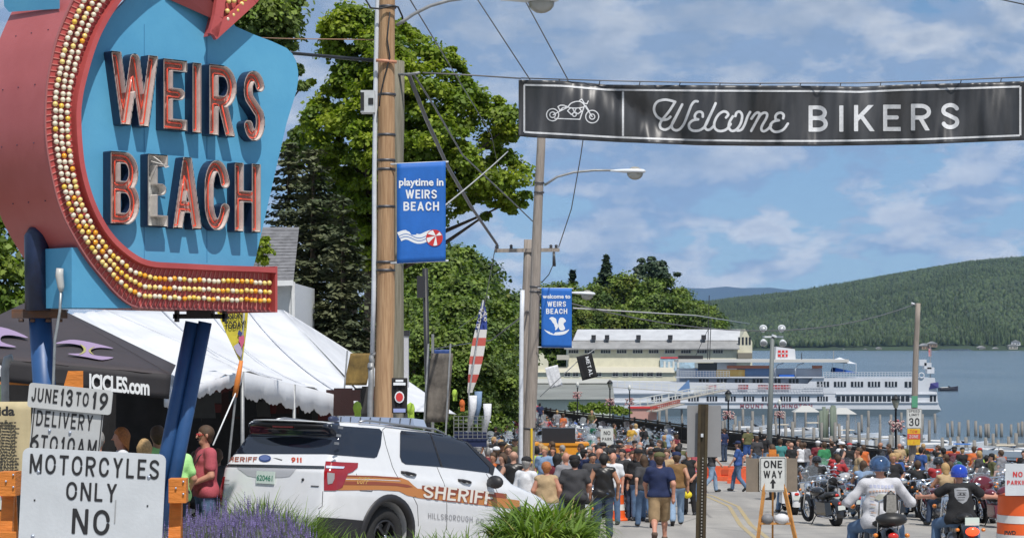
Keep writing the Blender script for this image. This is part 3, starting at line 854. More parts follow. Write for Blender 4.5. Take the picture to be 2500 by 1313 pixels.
# --- main new pole
D1=29.0
base=P(935,1400,D1);base.z=zg(D1)
up1=empty('utility_pole',base,0,'tall new honey coloured wooden utility pole right behind the sheriff vehicle','utility pole')
top=P(950,-480,D1);pole(up1,base,top,.142,.103,new_wood)
pole(up1,P(905,1320,D1-.02),P(905,885,D1-.02),.043,.043,grey_pipe,'lower_conduit')
pole(up1,P(905,900,D1-.02),P(910,860,D1-.02),.045,.036,grey_pipe,'conduit_joint')
pole(up1,P(910,862,D1-.02),P(928,-420,D1-.02),.033,.033,white_pipe,'conduit')
for y in(18,330,640,660,392,414,232,505):
 x=935+(950-935)*(1400-y)/1880;r=.142-.039*(1400-y)/1880
 strap(up1,P(x,y,D1),r+.004)
b0,=rel(up1,P(899,250,D1-.05));eb=MB().box(b0,(.20,.24,.31)).build('equipment_box',mat('box_grey_paint',(.50,.52,.53),.5,var=.1),up1)
e=MB().box(b0+Vector((-.075,-.125,0)),(.05,.012,.25));e.build('box_vent',black_cable,eb)
e=MB().box(b0+Vector((.045,-.125,.0)),(.07,.012,.09));e.build('box_window',black_cable,eb)
rr=random.Random(3)
q=rel(up1,P(905,-30,D1-.14),P(893,0,D1-.2),P(905,20,D1-.2),P(925,22,D1-.17),P(960,15,D1-.16),P(972,18,D1-.1),P(982,40,D1-.05),P(985,60,D1))
MB().tube(q,.014,6).build('cable_loop',black_cable,up1)
q=rel(up1,P(952,30,D1-.15),P(945,95,D1-.155),P(952,140,D1-.155),P(938,190,D1-.16),P(928,235,D1-.16),P(926,260,D1-.16))
MB().tube(q,.011,6).build('ground_wire',black_cable,up1)
q=rel(up1,P(918,148,D1-.16),P(940,149,D1-.16),P(968,152,D1-.12));MB().tube(q,.024,8).build('insulator_sleeve',mat('copper_tape',(.55,.25,.15),.5),up1)
q=rel(up1,P(968,62,D1-.05),P(985,52,D1-.06),P(1010,35,D1-.08),P(1050,15,D1-.1),P(1095,2,D1-.12),P(1150,-6,D1-.14),P(1235,-4,D1-.16))
MB().tube(q,.024,8).build('lamp_arm',grey_pipe,up1)
cobra_head(up1,P(1222,0,D1-.16),(1,0,0),.82)
o2=empty('utility_pole',(P(960,1400,31).x,31,zg(31)),0,'weathered grey green old pole stub standing close behind the new pole','utility pole')
pole(o2,o2.location.copy(),P(966,150,31),.150,.125,old_wood)
q=rel(o2,P(972,182,30.9),P(1000,182,30.7),P(1024,178,30.6));MB().tube(q,.02,8).build('bracket',grey_pipe,o2)
# --- second pole pair further down
D2=48.6
b2=P(1284,1300,D2);b2.z=zg(D2)
u2=empty('utility_pole',b2,0,'bare grey wooden utility pole behind the left end of the black banner','utility pole')
pole(u2,b2,P(1324,255,D2),.155,.095,grey_wood)
for y,r in((447,.115),(470,.117),(700,.13),(712,.13),(1045,.15)):strap(u2,P(1324-40*(y-255)/1045,y,D2),r)
q=rel(u2,P(1330,452,D2),P(1360,432,D2),P(1400,421,D2),P(1450,416,D2),P(1500,416,D2));MB().tube(q,.028,8).build('lamp_arm',grey_pipe,u2)
cobra_head(u2,P(1490,418,D2),(1,0,-.02),.84)
q=rel(u2,P(1298,1130,D2-.17),P(1298,1045,D2-.17));MB().bar(q[0],q[1],.05,.03).build('yellow_guard',mat('guard_yellow',(.75,.50,.03),.5),u2)
pole(u2,P(1268,1330,D2-.1),P(1276,708,D2-.1),.052,.052,white_pipe,'conduit')
b3=P(1272,1300,50.5);b3.z=zg(50.5)
u3=empty('utility_pole',b3,0,'slimmer wooden pole with a crossarm standing just behind the banner pole','utility pole')
pole(u3,b3,P(1289,585,50.5),.135,.105,grey_wood)
q=rel(u3,P(1208,612,50.4),P(1366,610,50.4));MB().bar(q[0],q[1],.07,.09).build('crossarm',grey_wood,u3)
ins=mat('insulator_porcelain',(.05,.05,.055),.3)
for px in(1214,1248,1345,1358):
 s,=rel(u3,P(px,603,50.4));MB().lathe([(.02,-.05),(.045,-.02),(.03,.0),(.045,.03),(.02,.06)],8,M=Matrix.Translation(s)).build('insulator',ins,u3)
q=rel(u3,P(1352,615,50.4),P(1353,650,50.4));MB().tube(q,[.03,.045],8).build('cutout_fuse',ins,u3)
q=rel(u3,P(1353,640,50.4),P(1340,670,50.4),P(1322,690,50.4));MB().tube(q,.012,5).build('jumper',black_cable,u3)
cobra_head(u3,P(1388,715,50.5),(1,0,-.05),.66)
q=rel(u3,P(1290,730,50.5),P(1340,712,50.5),P(1392,714,50.5));MB().tube(q,.025,6).build('lamp_arm',grey_pipe,u3)
u4=empty('street_lamp',G(1190,140),0,'grey cobra head street lamp half lost among the trees','street lamp')
pole(u4,G(1192,140),P(1192,722,140),.1,.07,grey_pipe);cobra_head(u4,P(1172,722,140),(-1,0,.0),1.1)
# --- pole with the speed limit sign by the sea wall
D5=83.0
b5=G(2225,D5);u5=empty('utility_pole',b5,0,'slender leaning wooden pole rising in front of the lake and hill','utility pole')
pole(u5,b5,P(2241,740,D5),.155,.10,grey_wood)
q=rel(u5,P(2225,740,D5),P(2240,745,D5));MB().tube(q,[.05,.02],6).build('top_insulator',lampw,u5)
s,=rel(u5,P(2233,980,D5-.17));MB().box(s,(.24,.03,.46)).build('green_plate',mat('sign_green_paint',(.10,.33,.20),.5),u5)
plate_white=mat('plate_white',(.62,.63,.61),.5,var=.06)
letter_black=mat('letter_black',(.02,.02,.022),.5)
letter_red=mat('letter_red',(.60,.04,.04),.5)
def sheet_sign(name,loc,w,h,m,label,cat,round_=.03,th=.006,border=None,rz=0,roll=0,parent=None):
 """a thin plate with rounded corners, facing -Y; returns root"""
 r=empty(name,loc,rz,label,cat)if parent is None else parent
 if roll:r.rotation_euler=(0,roll,rz)
 def rrect(w,h,c):
  pts=[]
  for cx,cz,a0 in((w/2-c,h/2-c,0),(-w/2+c,h/2-c,90),(-w/2+c,-h/2+c,180),(w/2-c,-h/2+c,270)):
   pts+=arc(cx,cz,c,c,a0,a0+90,4)
  return pts
 MB().prism(rrect(w,h,round_),0,th).build('plate',m,r)
 if border:
  a=rrect(w-.03,h-.03,round_*.8);b=rrect(w-.03-2*border[0],h-.03-2*border[0],round_*.6);n=len(a)
  MB().add([(x,-.003,z)for x,z in a]+[(x,-.003,z)for x,z in b],[(i,(i+1)%n,n+(i+1)%n,n+i)for i in range(n)]).build('border',border[1],r,fix=False)
 return r
def words(root,txt,x,z,H,m,total=None,wf=.8,hw=.075,gap=.16,y=-.004,name='lettering'):
 mb,W=capitals(txt,H,wf,hw,gap,total=total);o=mb.build(name,m,root,fix=False);o.location=(x,y,z);return o
def bf(root,txt,x,z,size,m,off=0.0,y=-.004,sx=1.0,name='lettering',space=1.0,rot=0):
 o=link(name,text_mesh(txt,size,off,0,'CENTER',space,sx),root,None)
 if not len(o.data.materials):o.data.materials.append(m)
 elif o.data.materials[0]!=m:o.material_slots[0].link='OBJECT';o.material_slots[0].material=m
 o.location=(x,y,z);o.rotation_euler=(0,rot,0);return o
sl_=sheet_sign('speed_limit_sign',P(2232,1021,D5-.35),.62,.80,plate_white,'white speed limit 30 sign fixed to the slender leaning pole','road sign',border=(.012,letter_black))
words(sl_,'SPEED',0,.30,.10,letter_black,.46);words(sl_,'LIMIT',0,.15,.10,letter_black,.40);words(sl_,'30',0,-.14,.33,letter_black,.42,hw=.08)
tow=sheet_sign('tow_zone_sign',P(2231,1066,D5-.36),.52,.66,mat('plate_yellow',(.75,.45,.03),.5,var=.1),'yellow and red warning plate hung right under the speed limit sign','road sign')
MB().box((0,-.004,.02),(.52,.006,.22)).build('red_band',mat('band_red',(.62,.10,.07),.5),tow)
words(tow,'TOW',0,.22,.12,letter_red,.30,y=-.006);words(tow,'ZONE',0,.02,.12,plate_white,.36,y=-.010);words(tow,'I',0,-.22,.1,letter_red,y=-.006)
# -- wires --
def wire(pts,r,m,label,cat='cable',n=14,sag=0):
 pts=[Vector(p)for p in pts]
 if len(pts)==2:
  a,b=pts;pts=[a.lerp(b,i/n)-Vector((0,0,4*sag*(i/n)*(1-i/n)))for i in range(n+1)]
 o=MB().tube(pts,r,5).build('overhead_cable',m,None);return tag(o,label,cat,'overhead cables')
wire([P(560,118,34),P(740,133,32),P(840,142,30.5),P(945,151,29.2)],.028,black_cable,'thick black cable bundle running left from the new wooden pole')
wire([P(560,90,34),P(700,95,32),P(945,98,29.2)],.008,mat('orange_wire',(.42,.24,.14),.6),'thin orange wire above the thick black bundle, left of the pole')
wire([P(965,-60,29.2),P(1080,130,36),P(1200,330,60),P(1214,400,70)],.011,wire_grey,'thin wire slanting down from the pole top across the maple')
wire([P(1140,-40,40),P(1292,192,42),P(1330,255,48)],.013,wire_grey,'left one of two wires slanting down from the top to the banner')
wire([P(1270,-20,40),P(1385,192,42),P(1425,330,46),P(1418,380,48),P(1395,510,49),P(1364,603,50.3)],.013,wire_grey,'right one of two wires, passing behind the banner to the crossarm')
wire([P(998,182,30.8),P(1040,290,33),P(1092,405,37),P(1150,505,42),P(1214,598,50.3)],.034,mat('cable_bundle',(.13,.13,.135),.6),'thick grey cable bundle dropping from the old pole stub to the crossarm')
wire([P(1010,182,30.8),P(1060,260,34),P(1130,380,40),P(1248,490,46),P(1300,540,50)],.016,wire_grey,'medium cable sagging through the maple beside the thick bundle')
wire([P(1086,502,30),P(1240,370,44)],.012,mat('guy_wire',(.45,.45,.44),.5),'pale guy wire rising from the blue banner edge into the maple',sag=.02)
wire([P(1032,178,30.6),P(1150,184,30.9),P(1272,192,31)],.012,wire_grey,'thin suspension wire from the old pole stub to the black banner')
wire([P(1272,191,31.05),P(1500,198,31.05),P(1800,204,31.05),P(2100,203,31.05),P(2300,197,31.05),P(2700,180,31.05)],.010,wire_grey,'thin suspension wire running along the top edge of the black banner')
wire([P(1396,741,55),P(2235,742,83)],.018,wire_grey,'long sagging wire from the banner pole to the slender pole by the lake',sag=.9)
wire([P(1400,752,75),P(1700,770,110),P(1830,790,150)],.03,mat('pale_wire',(.5,.5,.5),.5),'pale wire crossing the dark trees above the yellow pier building')
wire([P(2400,-10,60),P(2540,20,60)],.018,black_cable,'short black wire crossing the top right corner of the sky')
wire([P(1210,600,50.4),P(1180,760,60),P(1120,800,75)],.012,wire_grey,'thin wire dropping from the left end of the crossarm')
wire([P(1290,760,50),P(1200,830,70),P(1050,852,90)],.02,wire_grey,'sagging wire left of the banner pole in front of the trees')
# -- pole banners --
royal=mat('banner_blue_cloth',(.015,.135,.50),.6,var=.08,vscale=4,bump=.1)
white_print=mat('white_print',(.78,.80,.82),.6)
def pole_banner(px0,px1,py0,py1,d,label,slant=0.0):
 a=P(px0,py0,d);b=P(px1,py1,d);w=b.x-a.x;h=a.z-b.z
 r=empty('street_banner',((a.x+b.x)/2,d,(a.z+b.z)/2),0,label,'banner')
 nx_,nz_=10,18;vs=[];fs=[]
 def f(x,z):return.004*math.sin(x/w*5+z*2)+.003*math.sin(z/h*9+x*3)
 for j in range(nz_+1):
  for i in range(nx_+1):
   x=-w/2+w*i/nx_;z=-h/2+h*j/nz_;vs.append((x,f(x,z),z+slant*x))
 for j in range(nz_):
  for i in range(nx_):k=j*(nx_+1)+i;fs.append((k,k+1,k+nx_+2,k+nx_+1))
 me=MB().add(vs,fs,smooth=True).build('cloth',royal,r,fix=False)
 s=me.modifiers.new('thick','SOLIDIFY');s.thickness=.004;s.offset=1
 for z in(h/2-.005,-h/2+.005):
  MB().tube([(-w/2-.09,.02,z-slant*w/2),(w/2+.04,.02,z+slant*w/2)],.013,8).build('bracket_rod',lampw,r)
 return r,w,h
def put(root,mb_or_obj,y=-.034):mb_or_obj.location.y=y
bn1,w,h=pole_banner(969,1088,397,640,D1-.16,'blue playtime in WEIRS BEACH banner with a beach ball, on the new pole',.05)
bf(bn1,'playtime in',0,.42,.145,white_print,.004,-.010)
words(bn1,'WEIRS',0,.255,.125,white_print,.44,hw=.09,y=-.010);words(bn1,'BEACH',0,.085,.125,white_print,.50,hw=.09,y=-.010)
def ribbon(path,w):
 vs=[];fs=[]
 for i,p in enumerate(path):
  p=Vector(p);a=Vector(path[max(0,i-1)]);b=Vector(path[min(len(path)-1,i+1)]);t=(b-a).normalized();n_=Vector((-t.y,t.x))*w/2
  vs+=[(p.x+n_.x,0,p.y+n_.y),(p.x-n_.x,0,p.y-n_.y)]
 for i in range(len(path)-1):fs.append((2*i,2*i+1,2*i+3,2*i+2))
 return MB().add(vs,fs)
ww=[(-.31+.46*i/14,-.345+.03*math.sin(i*.55))for i in range(15)]
o=ribbon(ww,.135).build('wave_print',white_print,bn1,fix=False);o.location.y=-.010
for k in(-.026,.012):o=ribbon([(x,z+k)for x,z in ww],.007).build('wave_line',royal,bn1,fix=False);o.location.y=-.013
red_print=mat('red_print',(.55,.03,.03),.6)
bc=(.185,-.36);rb=.118
o=MB().add([(bc[0]+rb*math.cos(a),0,bc[1]+rb*math.sin(a))for a in[i*math.pi/12 for i in range(24)]],[tuple(range(24))]).build('ball_print',red_print,bn1,fix=False);o.location.y=-.014
for a0,a1 in((100,150),(180,225),(20,55),(262,300)):
 o=MB().add([(bc[0]+.02,0,bc[1]+.03)]+[(bc[0]+rb*.92*math.cos(R(a)),0,bc[1]+rb*.92*math.sin(R(a)))for a in range(a0,a1+1,10)],[tuple(range(len(range(a0,a1+1,10))+1))]).build('ball_panel',white_print,bn1,fix=False);o.location.y=-.017
bn2,w,h=pole_banner(1322,1396,703,848,D2-.2,'blue welcome to WEIRS BEACH banner on the second pole',-.02)
bf(bn2,'welcome to',0,.50,.135,white_print,.004,-.010)
words(bn2,'WEIRS',0,.325,.125,white_print,.44,hw=.09,y=-.010);words(bn2,'BEACH',.0,.155,.125,white_print,.50,hw=.09,y=-.010)
def blob(pts):
 q=[];n=len(pts)
 for i in range(n):
  p0,p1,p2,p3=[Vector(pts[(i+k)%n])for k in(-1,0,1,2)]
  for t in(0,.33,.66):q.append(.5*((2*p1)+(p2-p0)*t+(2*p0-5*p1+4*p2-p3)*t*t+(3*p1-p0-3*p2+p3)*t**3))
 return q
for pts in([(-.2,-.05),(-.12,.02),(-.02,-.02),(.0,-.1),(.04,-.2),(-.02,-.29),(-.12,-.3),(-.08,-.2),(-.16,-.14)],[(.06,-.02),(.16,.0),(.22,-.08),(.16,-.14),(.2,-.26),(.1,-.3),(.04,-.2)],[(-.3,-.27),(-.2,-.32),(0,-.34),(.2,-.31),(.3,-.27),(.2,-.38),(0,-.41),(-.18,-.38)]):
 q=blob(pts);o=MB().add([(p.x,0,p.y)for p in q],[tuple(range(len(q)))]).build('figure_print',white_print,bn2,fix=False);o.location.y=-.010-.003*pts[0][0]
# -- the big black banner over the road --
black_vinyl=mat('black_vinyl',(.045,.046,.050),.42,var=.45,vscale=1.3,bump=.25,bscale=6,spec=.6,stretch=(1.6,1,.35))
bprint=mat('banner_white_print',(.62,.63,.65),.55,var=.10,vscale=30)
def BN(px,py,e=0.0):
 s=(px-1265)/100;t=(py-195)/150
 d=31+.075*math.sin(s*1.9+t*2.0)+.05*math.sin(s*3.7-t*1.8+1)+.03*math.sin(s*6.1+t*2.6)+.014*math.sin(s*11.3+.8*math.sin(t*3))+.010*math.sin(s*19.1+t)
 d+=.13*math.exp(-((s-1.9-2.0*t)/.55)**2)*(s<6)-.11*math.exp(-((s-.65+.3*(t-.5)**2)/.35)**2)
 return P(px,py,d-e)
tx=[1265,1370,1480,1600,1800,2000,2100,2200,2360,2520];ty=[195,197,207,208,209,210,212,207,203,198]
bx=[1265,1300,1500,1700,1850,2000,2250,2520];by=[333,336,347,355,357,357,353,342]
def edge(px,t):
 """row of the banner at height fraction t (0 top, 1 bottom)"""
 return np.interp(px,tx,ty)*(1-t)+np.interp(px,bx,by)*t
banner=empty('street_banner',P(1890,357,31),0,'long black Welcome BIKERS banner strung across the road','banner')
bl=banner.location
vs=[];fs=[];NX,NZ=400,26
for j in range(NZ+1):
 for i in range(NX+1):
  px=1266+(2518-1266)*i/NX;py=edge(px,j/NZ);vs.append(BN(px,py)-bl)
for j in range(NZ):
 for i in range(NX):k=j*(NX+1)+i;fs.append((k,k+1,k+NX+2,k+NX+1))
o=MB().add(vs,fs,smooth=True).build('cloth',black_vinyl,banner,fix=False)
s=o.modifiers.new('thick','SOLIDIFY');s.thickness=.004;s.offset=-1
def strip(x0,t0,x1,t1,wpx,n):
 vs=[];fs=[]
 for i in range(n+1):
  x=x0+(x1-x0)*i/n
  if abs(x1-x0)>5:y=edge(x,t0+(t1-t0)*i/n);a,b=(x,y-wpx/2),(x,y+wpx/2)
  else:y=edge(x,t0+(t1-t0)*i/n);a,b=(x-wpx/2,y),(x+wpx/2,y)
  vs+=[BN(*a,.012)-bl,BN(*b,.012)-bl]
 for i in range(n):fs.append((2*i,2*i+1,2*i+3,2*i+2))
 return MB().add(vs,fs,smooth=True).build('border_print',bprint,banner,fix=False)
strip(1280,.09,2490,.09,4.6,300);strip(1280,.915,2490,.915,4.6,300)
strip(1280,.09,1280,.915,4.2,16);strip(1521,.12,1521,.89,5,16);strip(2491,.09,2491,.915,5,16)
def print_px(lines,hwpx,name,res=1.6,boxclip=None):
 """strokes in photo pixels laid on the banner"""
 xs=[p[0]for l in lines for p in l];ys=[p[1]for l in lines for p in l]
 x0,x1,y0,y1=min(xs)-hwpx-2,max(xs)+hwpx+2,min(ys)-hwpx-2,max(ys)+hwpx+2
 X,Y=np.meshgrid(np.arange(x0,x1,res),np.arange(y0,y1,res));f=seg_sd(X,Y,lines)-hwpx
 if boxclip:f=np.maximum.reduce([f,boxclip[0]-X,X-boxclip[1],boxclip[2]-Y,Y-boxclip[3]])
 v,fc=cells(f,x0,y0,res)
 return MB().add([BN(x,y,.012)-bl for x,y in v],fc,smooth=True).build(name,bprint,banner,fix=False)
def cat_(pts,n=6):
 pts=[pts[0]]+list(pts)+[pts[-1]];q=[]
 for i in range(1,len(pts)-2):
  p0,p1,p2,p3=[Vector(p)for p in pts[i-1:i+3]]
  for k in range(n):
   t=k/n;v=.5*((2*p1)+(p2-p0)*t+(2*p0-5*p1+4*p2-p3)*t*t+(3*p1-p0-3*p2+p3)*t**3);q.append((v.x,v.y))
 q.append(tuple(pts[-1]));return q
script=[[(240,330),(218,348),(182,352),(140,330),(116,285),(121,240),(150,210),(200,200),(240,206),(276,216)],[(276,216),(232,285),(180,350),(160,385),(166,416),(195,428),(226,418),(250,392),(292,312),(330,236)],[(330,236),(285,322),(252,385),(256,420),(285,433),(316,420),(346,378),(375,305),(400,242),(424,214),(448,213)],[(452,350),(432,344),(426,322),(440,299),(465,291),(485,303),(487,330)],[(452,350),(410,358),(383,385),(384,415),(405,433),(442,437),(480,424),(510,392),(548,310),(585,227)],[(585,227),(545,312),(512,380),(504,412),(522,430),(545,424),(572,398)],[(664,336),(681,314),(668,294),(640,291),(603,318),(577,368),(576,410),(600,435),(636,438),(672,422),(700,385)],[(716,327),(691,370),(685,410),(706,437),(742,428),(776,380),(787,320),(768,291),(744,300),(736,325)],[(752,436),(782,428),(806,390),(828,330),(848,294)],[(858,345),(888,306),(912,298),(918,318),(890,375),(856,438)],[(888,378),(925,318),(955,299),(977,307),(972,340),(938,400),(935,430),(955,440),(985,422),(1008,395)],[(1068,357),(1046,350),(1041,328),(1056,306),(1083,300),(1104,316),(1100,342)],[(1068,357),(1028,366),(1003,393),(1008,425),(1035,444),(1070,442),(1105,424),(1136,382)]]
script=[[(1560+x/3.125,180+y/3.125)for x,y in cat_(l)]for l in script]
print_px(script,3.1,'script_lettering')
for ch,x0,x1,y0,y1 in(('B',1974,2021,258,322),('I',2049,2059,258,322),('K',2085,2135,257,321),('E',2156,2199,256,320.5),('R',2224,2273,254,319),('S',2298,2342,252,316)):
 hw=5;W=x1-x0;H=y1-y0
 ls=[[(x0+hw+x*(W-2*hw),y1-hw-y*(H-2*hw))for x,y in l]for l in GL[ch][1]]
 print_px(ls,hw,'lettering',1.6,(x0,x1,y0,y1))
def zc(pts):return[(1260+x/7.293,180+y/7.293)for x,y in pts]
def el(cx,cy,rx,ry,a0=0,a1=360):return zc(arc(cx,cy,rx,ry,a0,a1,28))
moto=[el(650,735,108,108),el(650,735,50,50),el(1355,768,116,112),el(1355,768,46,46),zc(cat_([(925,590),(980,530),(1060,500),(1140,500),(1195,535),(1215,580),(1170,605),(1050,615),(960,610),(925,590)])),zc([(1215,580),(1135,815),(690,800)]),zc([(660,735),(780,670),(925,600)]),zc([(745,590),(790,565),(850,565),(915,590),(830,610),(780,660),(745,590)]),zc([(1215,560),(1355,768)]),zc([(1240,570),(1300,670)]),zc([(960,620),(915,665),(985,730),(1020,700)]),zc([(1130,620),(1165,670),(1100,720),(1060,690)]),zc([(1010,620),(1035,690),(1070,620)]),el(1038,730,34,34),zc([(1130,480),(1170,455),(1215,530),(1260,540),(1285,490)])]
print_px(moto,1.35,'motorcycle_print',.9)
m=MB()
for i in range(13):
 px=1365+i*98;a=BN(px,edge(px,0),0)-bl;py2=np.interp(px,[1272,1500,1800,2100,2300,2700],[191,198,204,203,197,180])
 MB().tube([a,P(px+2,py2,31.05)-bl],.008,4).build('tie',black_cable,banner)
# == trees and plants ==
def quads_from(centers,normals,sizes,r,aspect=1.0,up_mix=0.0):
 n=len(centers);N_=normals/np.linalg.norm(normals,axis=1,keepdims=True)
 t=r.normal(size=(n,3));t-=(t*N_).sum(1,keepdims=True)*N_;t/=np.linalg.norm(t,axis=1,keepdims=True);b=np.cross(N_,t)
 s=sizes[:,None]/2
 V=np.stack([centers-t*s*aspect-b*s*.55,centers+t*s*aspect*.2-b*s,centers+t*s*aspect*1.1+b*s*.15,centers+t*s*.1+b*s],1)
 return V.reshape(-1,3),np.arange(n*4).reshape(n,4)
def clump_leaves(cl,per,leaf,r,flat=.62,fill=.35):
 cl=np.array(cl);n=len(cl)*per
 c=np.repeat(cl,per,0);d=r.normal(size=(n,3));d/=np.linalg.norm(d,axis=1,keepdims=True)
 d[:,2]=np.where(d[:,2]<-.35,-d[:,2],d[:,2])
 rad=(1-fill*r.random(n)**1.5)[:,None]*(1+.12*r.normal(size=(n,1)))
 wob=1+.28*np.sin(d[:,:1]*5+c[:,:1]*7)*np.sin(d[:,1:2]*4+c[:,2:3]*5)+.12*r.normal(size=(n,1))
 p=c[:,:3]+d*rad*wob*c[:,3:4]*np.array([1,1,flat])
 nn=d*.8+r.normal(size=(n,3))*.55+np.array([0,0,.45])
 return quads_from(p,nn,leaf*r.uniform(.7,1.35,n),r)
def inside(poly,x,y):
 c=False;n=len(poly)
 for i in range(n):
  x1,y1=poly[i];x2,y2=poly[i-1]
  if(y1>y)!=(y2>y)and x<(x2-x1)*(y-y1)/(y2-y1)+x1:c=not c
 return c
def edge_dist(poly,x,y):
 return float(seg_sd(np.array([x]),np.array([y]),[list(poly)+[poly[0]]])[0])
def outline_tree(name,outline,d,n_cl,cr,per,leaf,mats,trunk,label,cat='tree',seed=1,bark=None,thick=1.0,group=None):
 """crown filled with leaf clumps inside an outline, with real depth; trunk = (base px, y px at which limbs start)"""
 r=np.random.default_rng(seed);rr=random.Random(seed);k=d/F
 poly=[((x-1250)*k,(HY-y)*k)for x,y in outline]
 xs=[p[0]for p in poly];ys=[p[1]for p in poly]
 bx_=(trunk[0]-1250)*k;root=empty(name,(bx_,d,zg(d)if trunk[2]is None else trunk[2]),rr.uniform(-.0,.0),label,cat,group)
 cl=[];tries=0
 while len(cl)<n_cl and tries<20000:
  tries+=1;x=rr.uniform(min(xs),max(xs));z=rr.uniform(min(ys),max(ys))
  if not inside(poly,x,z):continue
  e=edge_dist(poly,x,z);rad=rr.uniform(*cr)
  if e<rad*.5:rad=max(cr[0]*.55,e*1.15)
  t=min(e*1.6+.3,(max(xs)-min(xs))*.42)*thick
  y=rr.uniform(-1,1)*t;y=-abs(y)if rr.random()<.62 else y
  cl.append((x-bx_,y,z-root.location.z,rad))
 V,Q=clump_leaves(cl,per,leaf,r)
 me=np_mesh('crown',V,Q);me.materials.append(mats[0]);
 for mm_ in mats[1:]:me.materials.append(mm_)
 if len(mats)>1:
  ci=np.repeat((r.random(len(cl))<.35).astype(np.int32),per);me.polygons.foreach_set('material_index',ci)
 link('crown',me,root)
 zt=(HY-trunk[1])*k-root.location.z;m=MB();r0=trunk[3]
 topz=max(c[2]for c in cl);sway=[Vector((rr.uniform(-.1,.1),rr.uniform(-.1,.1),z))for z in np.linspace(-.2,topz*.9,8)]
 m.tube(sway,[r0*(1.15-i/8.5)for i in range(8)],10)
 for c in rr.sample(cl,min(len(cl),34)):
  z0=max(zt*.9,min(c[2]-.8,topz*.8))*rr.uniform(.75,1);a=Vector((0,0,z0));b=Vector(c[:3]);mid=a.lerp(b,.5)+Vector((0,0,-.15+rr.uniform(-.2,.2)))
  m.tube([a,mid,b],[r0*.35,r0*.2,r0*.05],6)
 m.build('trunk',bark or bark_m,root)
 return root
bark_m=mat('bark',(.085,.065,.05),.95,var=.3,vscale=6,bump=.6,stretch=(3,3,.6))
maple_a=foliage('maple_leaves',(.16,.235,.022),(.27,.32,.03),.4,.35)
maple_b=foliage('maple_leaves_darker',(.11,.175,.022),(.18,.24,.028),.4,.3)  # darker leaf tone, mixed in at random by clump
dark_a=foliage('dark_leaves',(.065,.11,.028),(.12,.165,.04),.45,.25)
mid_a=foliage('mid_green_leaves',(.10,.165,.03),(.18,.24,.045),.45,.25)
mid_b=foliage('warm_green_leaves',(.115,.155,.025),(.19,.21,.04),.45,.25)
con_a=foliage('spruce_needles',(.06,.08,.04),(.12,.13,.065),.35,0)
con_b=foliage('pine_needles',(.03,.055,.03),(.05,.08,.04),.35,0)
maple=[(845,5),(880,25),(915,45),(965,40),(1000,62),(1040,95),(1062,120),(1105,118),(1125,160),(1150,200),(1195,220),(1222,245),(1262,280),(1275,335),(1235,368),(1290,415),(1302,470),(1285,500),(1255,528),(1215,500),(1180,545),(1120,520),(1080,560),(1000,600),(940,720),(890,700),(860,620),(815,500),(770,400),(745,350),(728,330),(740,290),(770,262),(745,235),(762,200),(800,215),(820,180),(785,165),(780,120),(800,110),(775,80),(790,30),(820,40)]
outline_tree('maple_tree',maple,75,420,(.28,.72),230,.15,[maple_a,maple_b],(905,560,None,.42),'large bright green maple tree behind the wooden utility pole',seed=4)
outline_tree('maple_tree',[(700,350),(760,300),(820,430),(860,480),(900,560),(870,640),(850,780),(780,600),(740,480)],78,60,(.5,1.0),220,.19,[dark_a,mid_a],(860,650,None,.3),'shadowed dark green tree between the spruce and the maple',seed=14)
outline_tree('oak_tree',[(540,-160),(640,-140),(700,-60),(722,10),(712,60),(722,100),(700,130),(730,180),(745,225),(700,200),(640,130),(560,90),(500,60),(470,-60)],62,95,(.4,.9),300,.16,[dark_a,mid_a],(600,200,None,.35),'dark green tree showing above the top right of the arrow sign',seed=5)
outline_tree('oak_tree',[(-160,420),(-40,400),(30,560),(48,620),(70,700),(170,745),(190,790),(60,780),(-60,800),(-200,760)],60,60,(.5,1.0),220,.18,[mid_a,maple_b],(-60,700,None,.3),'leafy green tree at the left edge, under the sign arrow',seed=6)
outline_tree('young_tree',[(622,590),(650,575),(660,610),(648,650),(630,640)],50,10,(.15,.3),140,.09,[maple_a],(640,640,None,.04),'small bright leafy branch by the corner of the white house',seed=8)
# --- spruce
def spruce_mesh(H,Rb,seed,per=46,needle=.30,droop=.35,z0=.08,dens=1.0,top_sp=.5):
 r=np.random.default_rng(seed);P_=[];N_=[];S_=[]
 levels=int(H/.42*dens)
 for i in range(levels):
  t=i/levels;z=H*(z0+(1-z0)*t);R_=Rb*(1-t)**.85*r.uniform(.75,1.15)+.12
  nb=int(5+7*(1-t))
  for j in range(nb):
   a=r.uniform(0,2*math.pi);L=R_*r.uniform(.65,1.1);n=max(5,int(per*L/Rb))
   s=r.random(n)**.7;x=L*s
   px_=np.cos(a)*x+r.normal(size=n)*.10*(1+L*.15);py_=np.sin(a)*x+r.normal(size=n)*.10*(1+L*.15)
   pz=z-droop*x*(1-.35*s)+.12*s*L+r.normal(size=n)*.05
   P_.append(np.stack([px_,py_,pz],1));N_.append(np.stack([np.cos(a)*.3+r.normal(size=n)*.4,np.sin(a)*.3+r.normal(size=n)*.4,np.ones(n)],1));S_.append(needle*r.uniform(.6,1.3,n))
 return quads_from(np.concatenate(P_),np.concatenate(N_),np.concatenate(S_),r,1.5)
def conifer(name,px,py_top,d,Rb,mesh_args,m,label,zb=None,group=None):
 zb=zg(d)if zb is None else zb;H=(HY-py_top)/F*d-zb;root=empty(name,((px-1250)/F*d,d,zb),0,label,'tree',group)
 V,Q=spruce_mesh(H,Rb,**mesh_args);me=np_mesh('crown',V,Q);me.materials.append(m);link('crown',me,root)
 MB().tube([(0,0,-.3),(0,0,H*.98)],[H*.022,.02],8).build('trunk',bark_m,root);return root
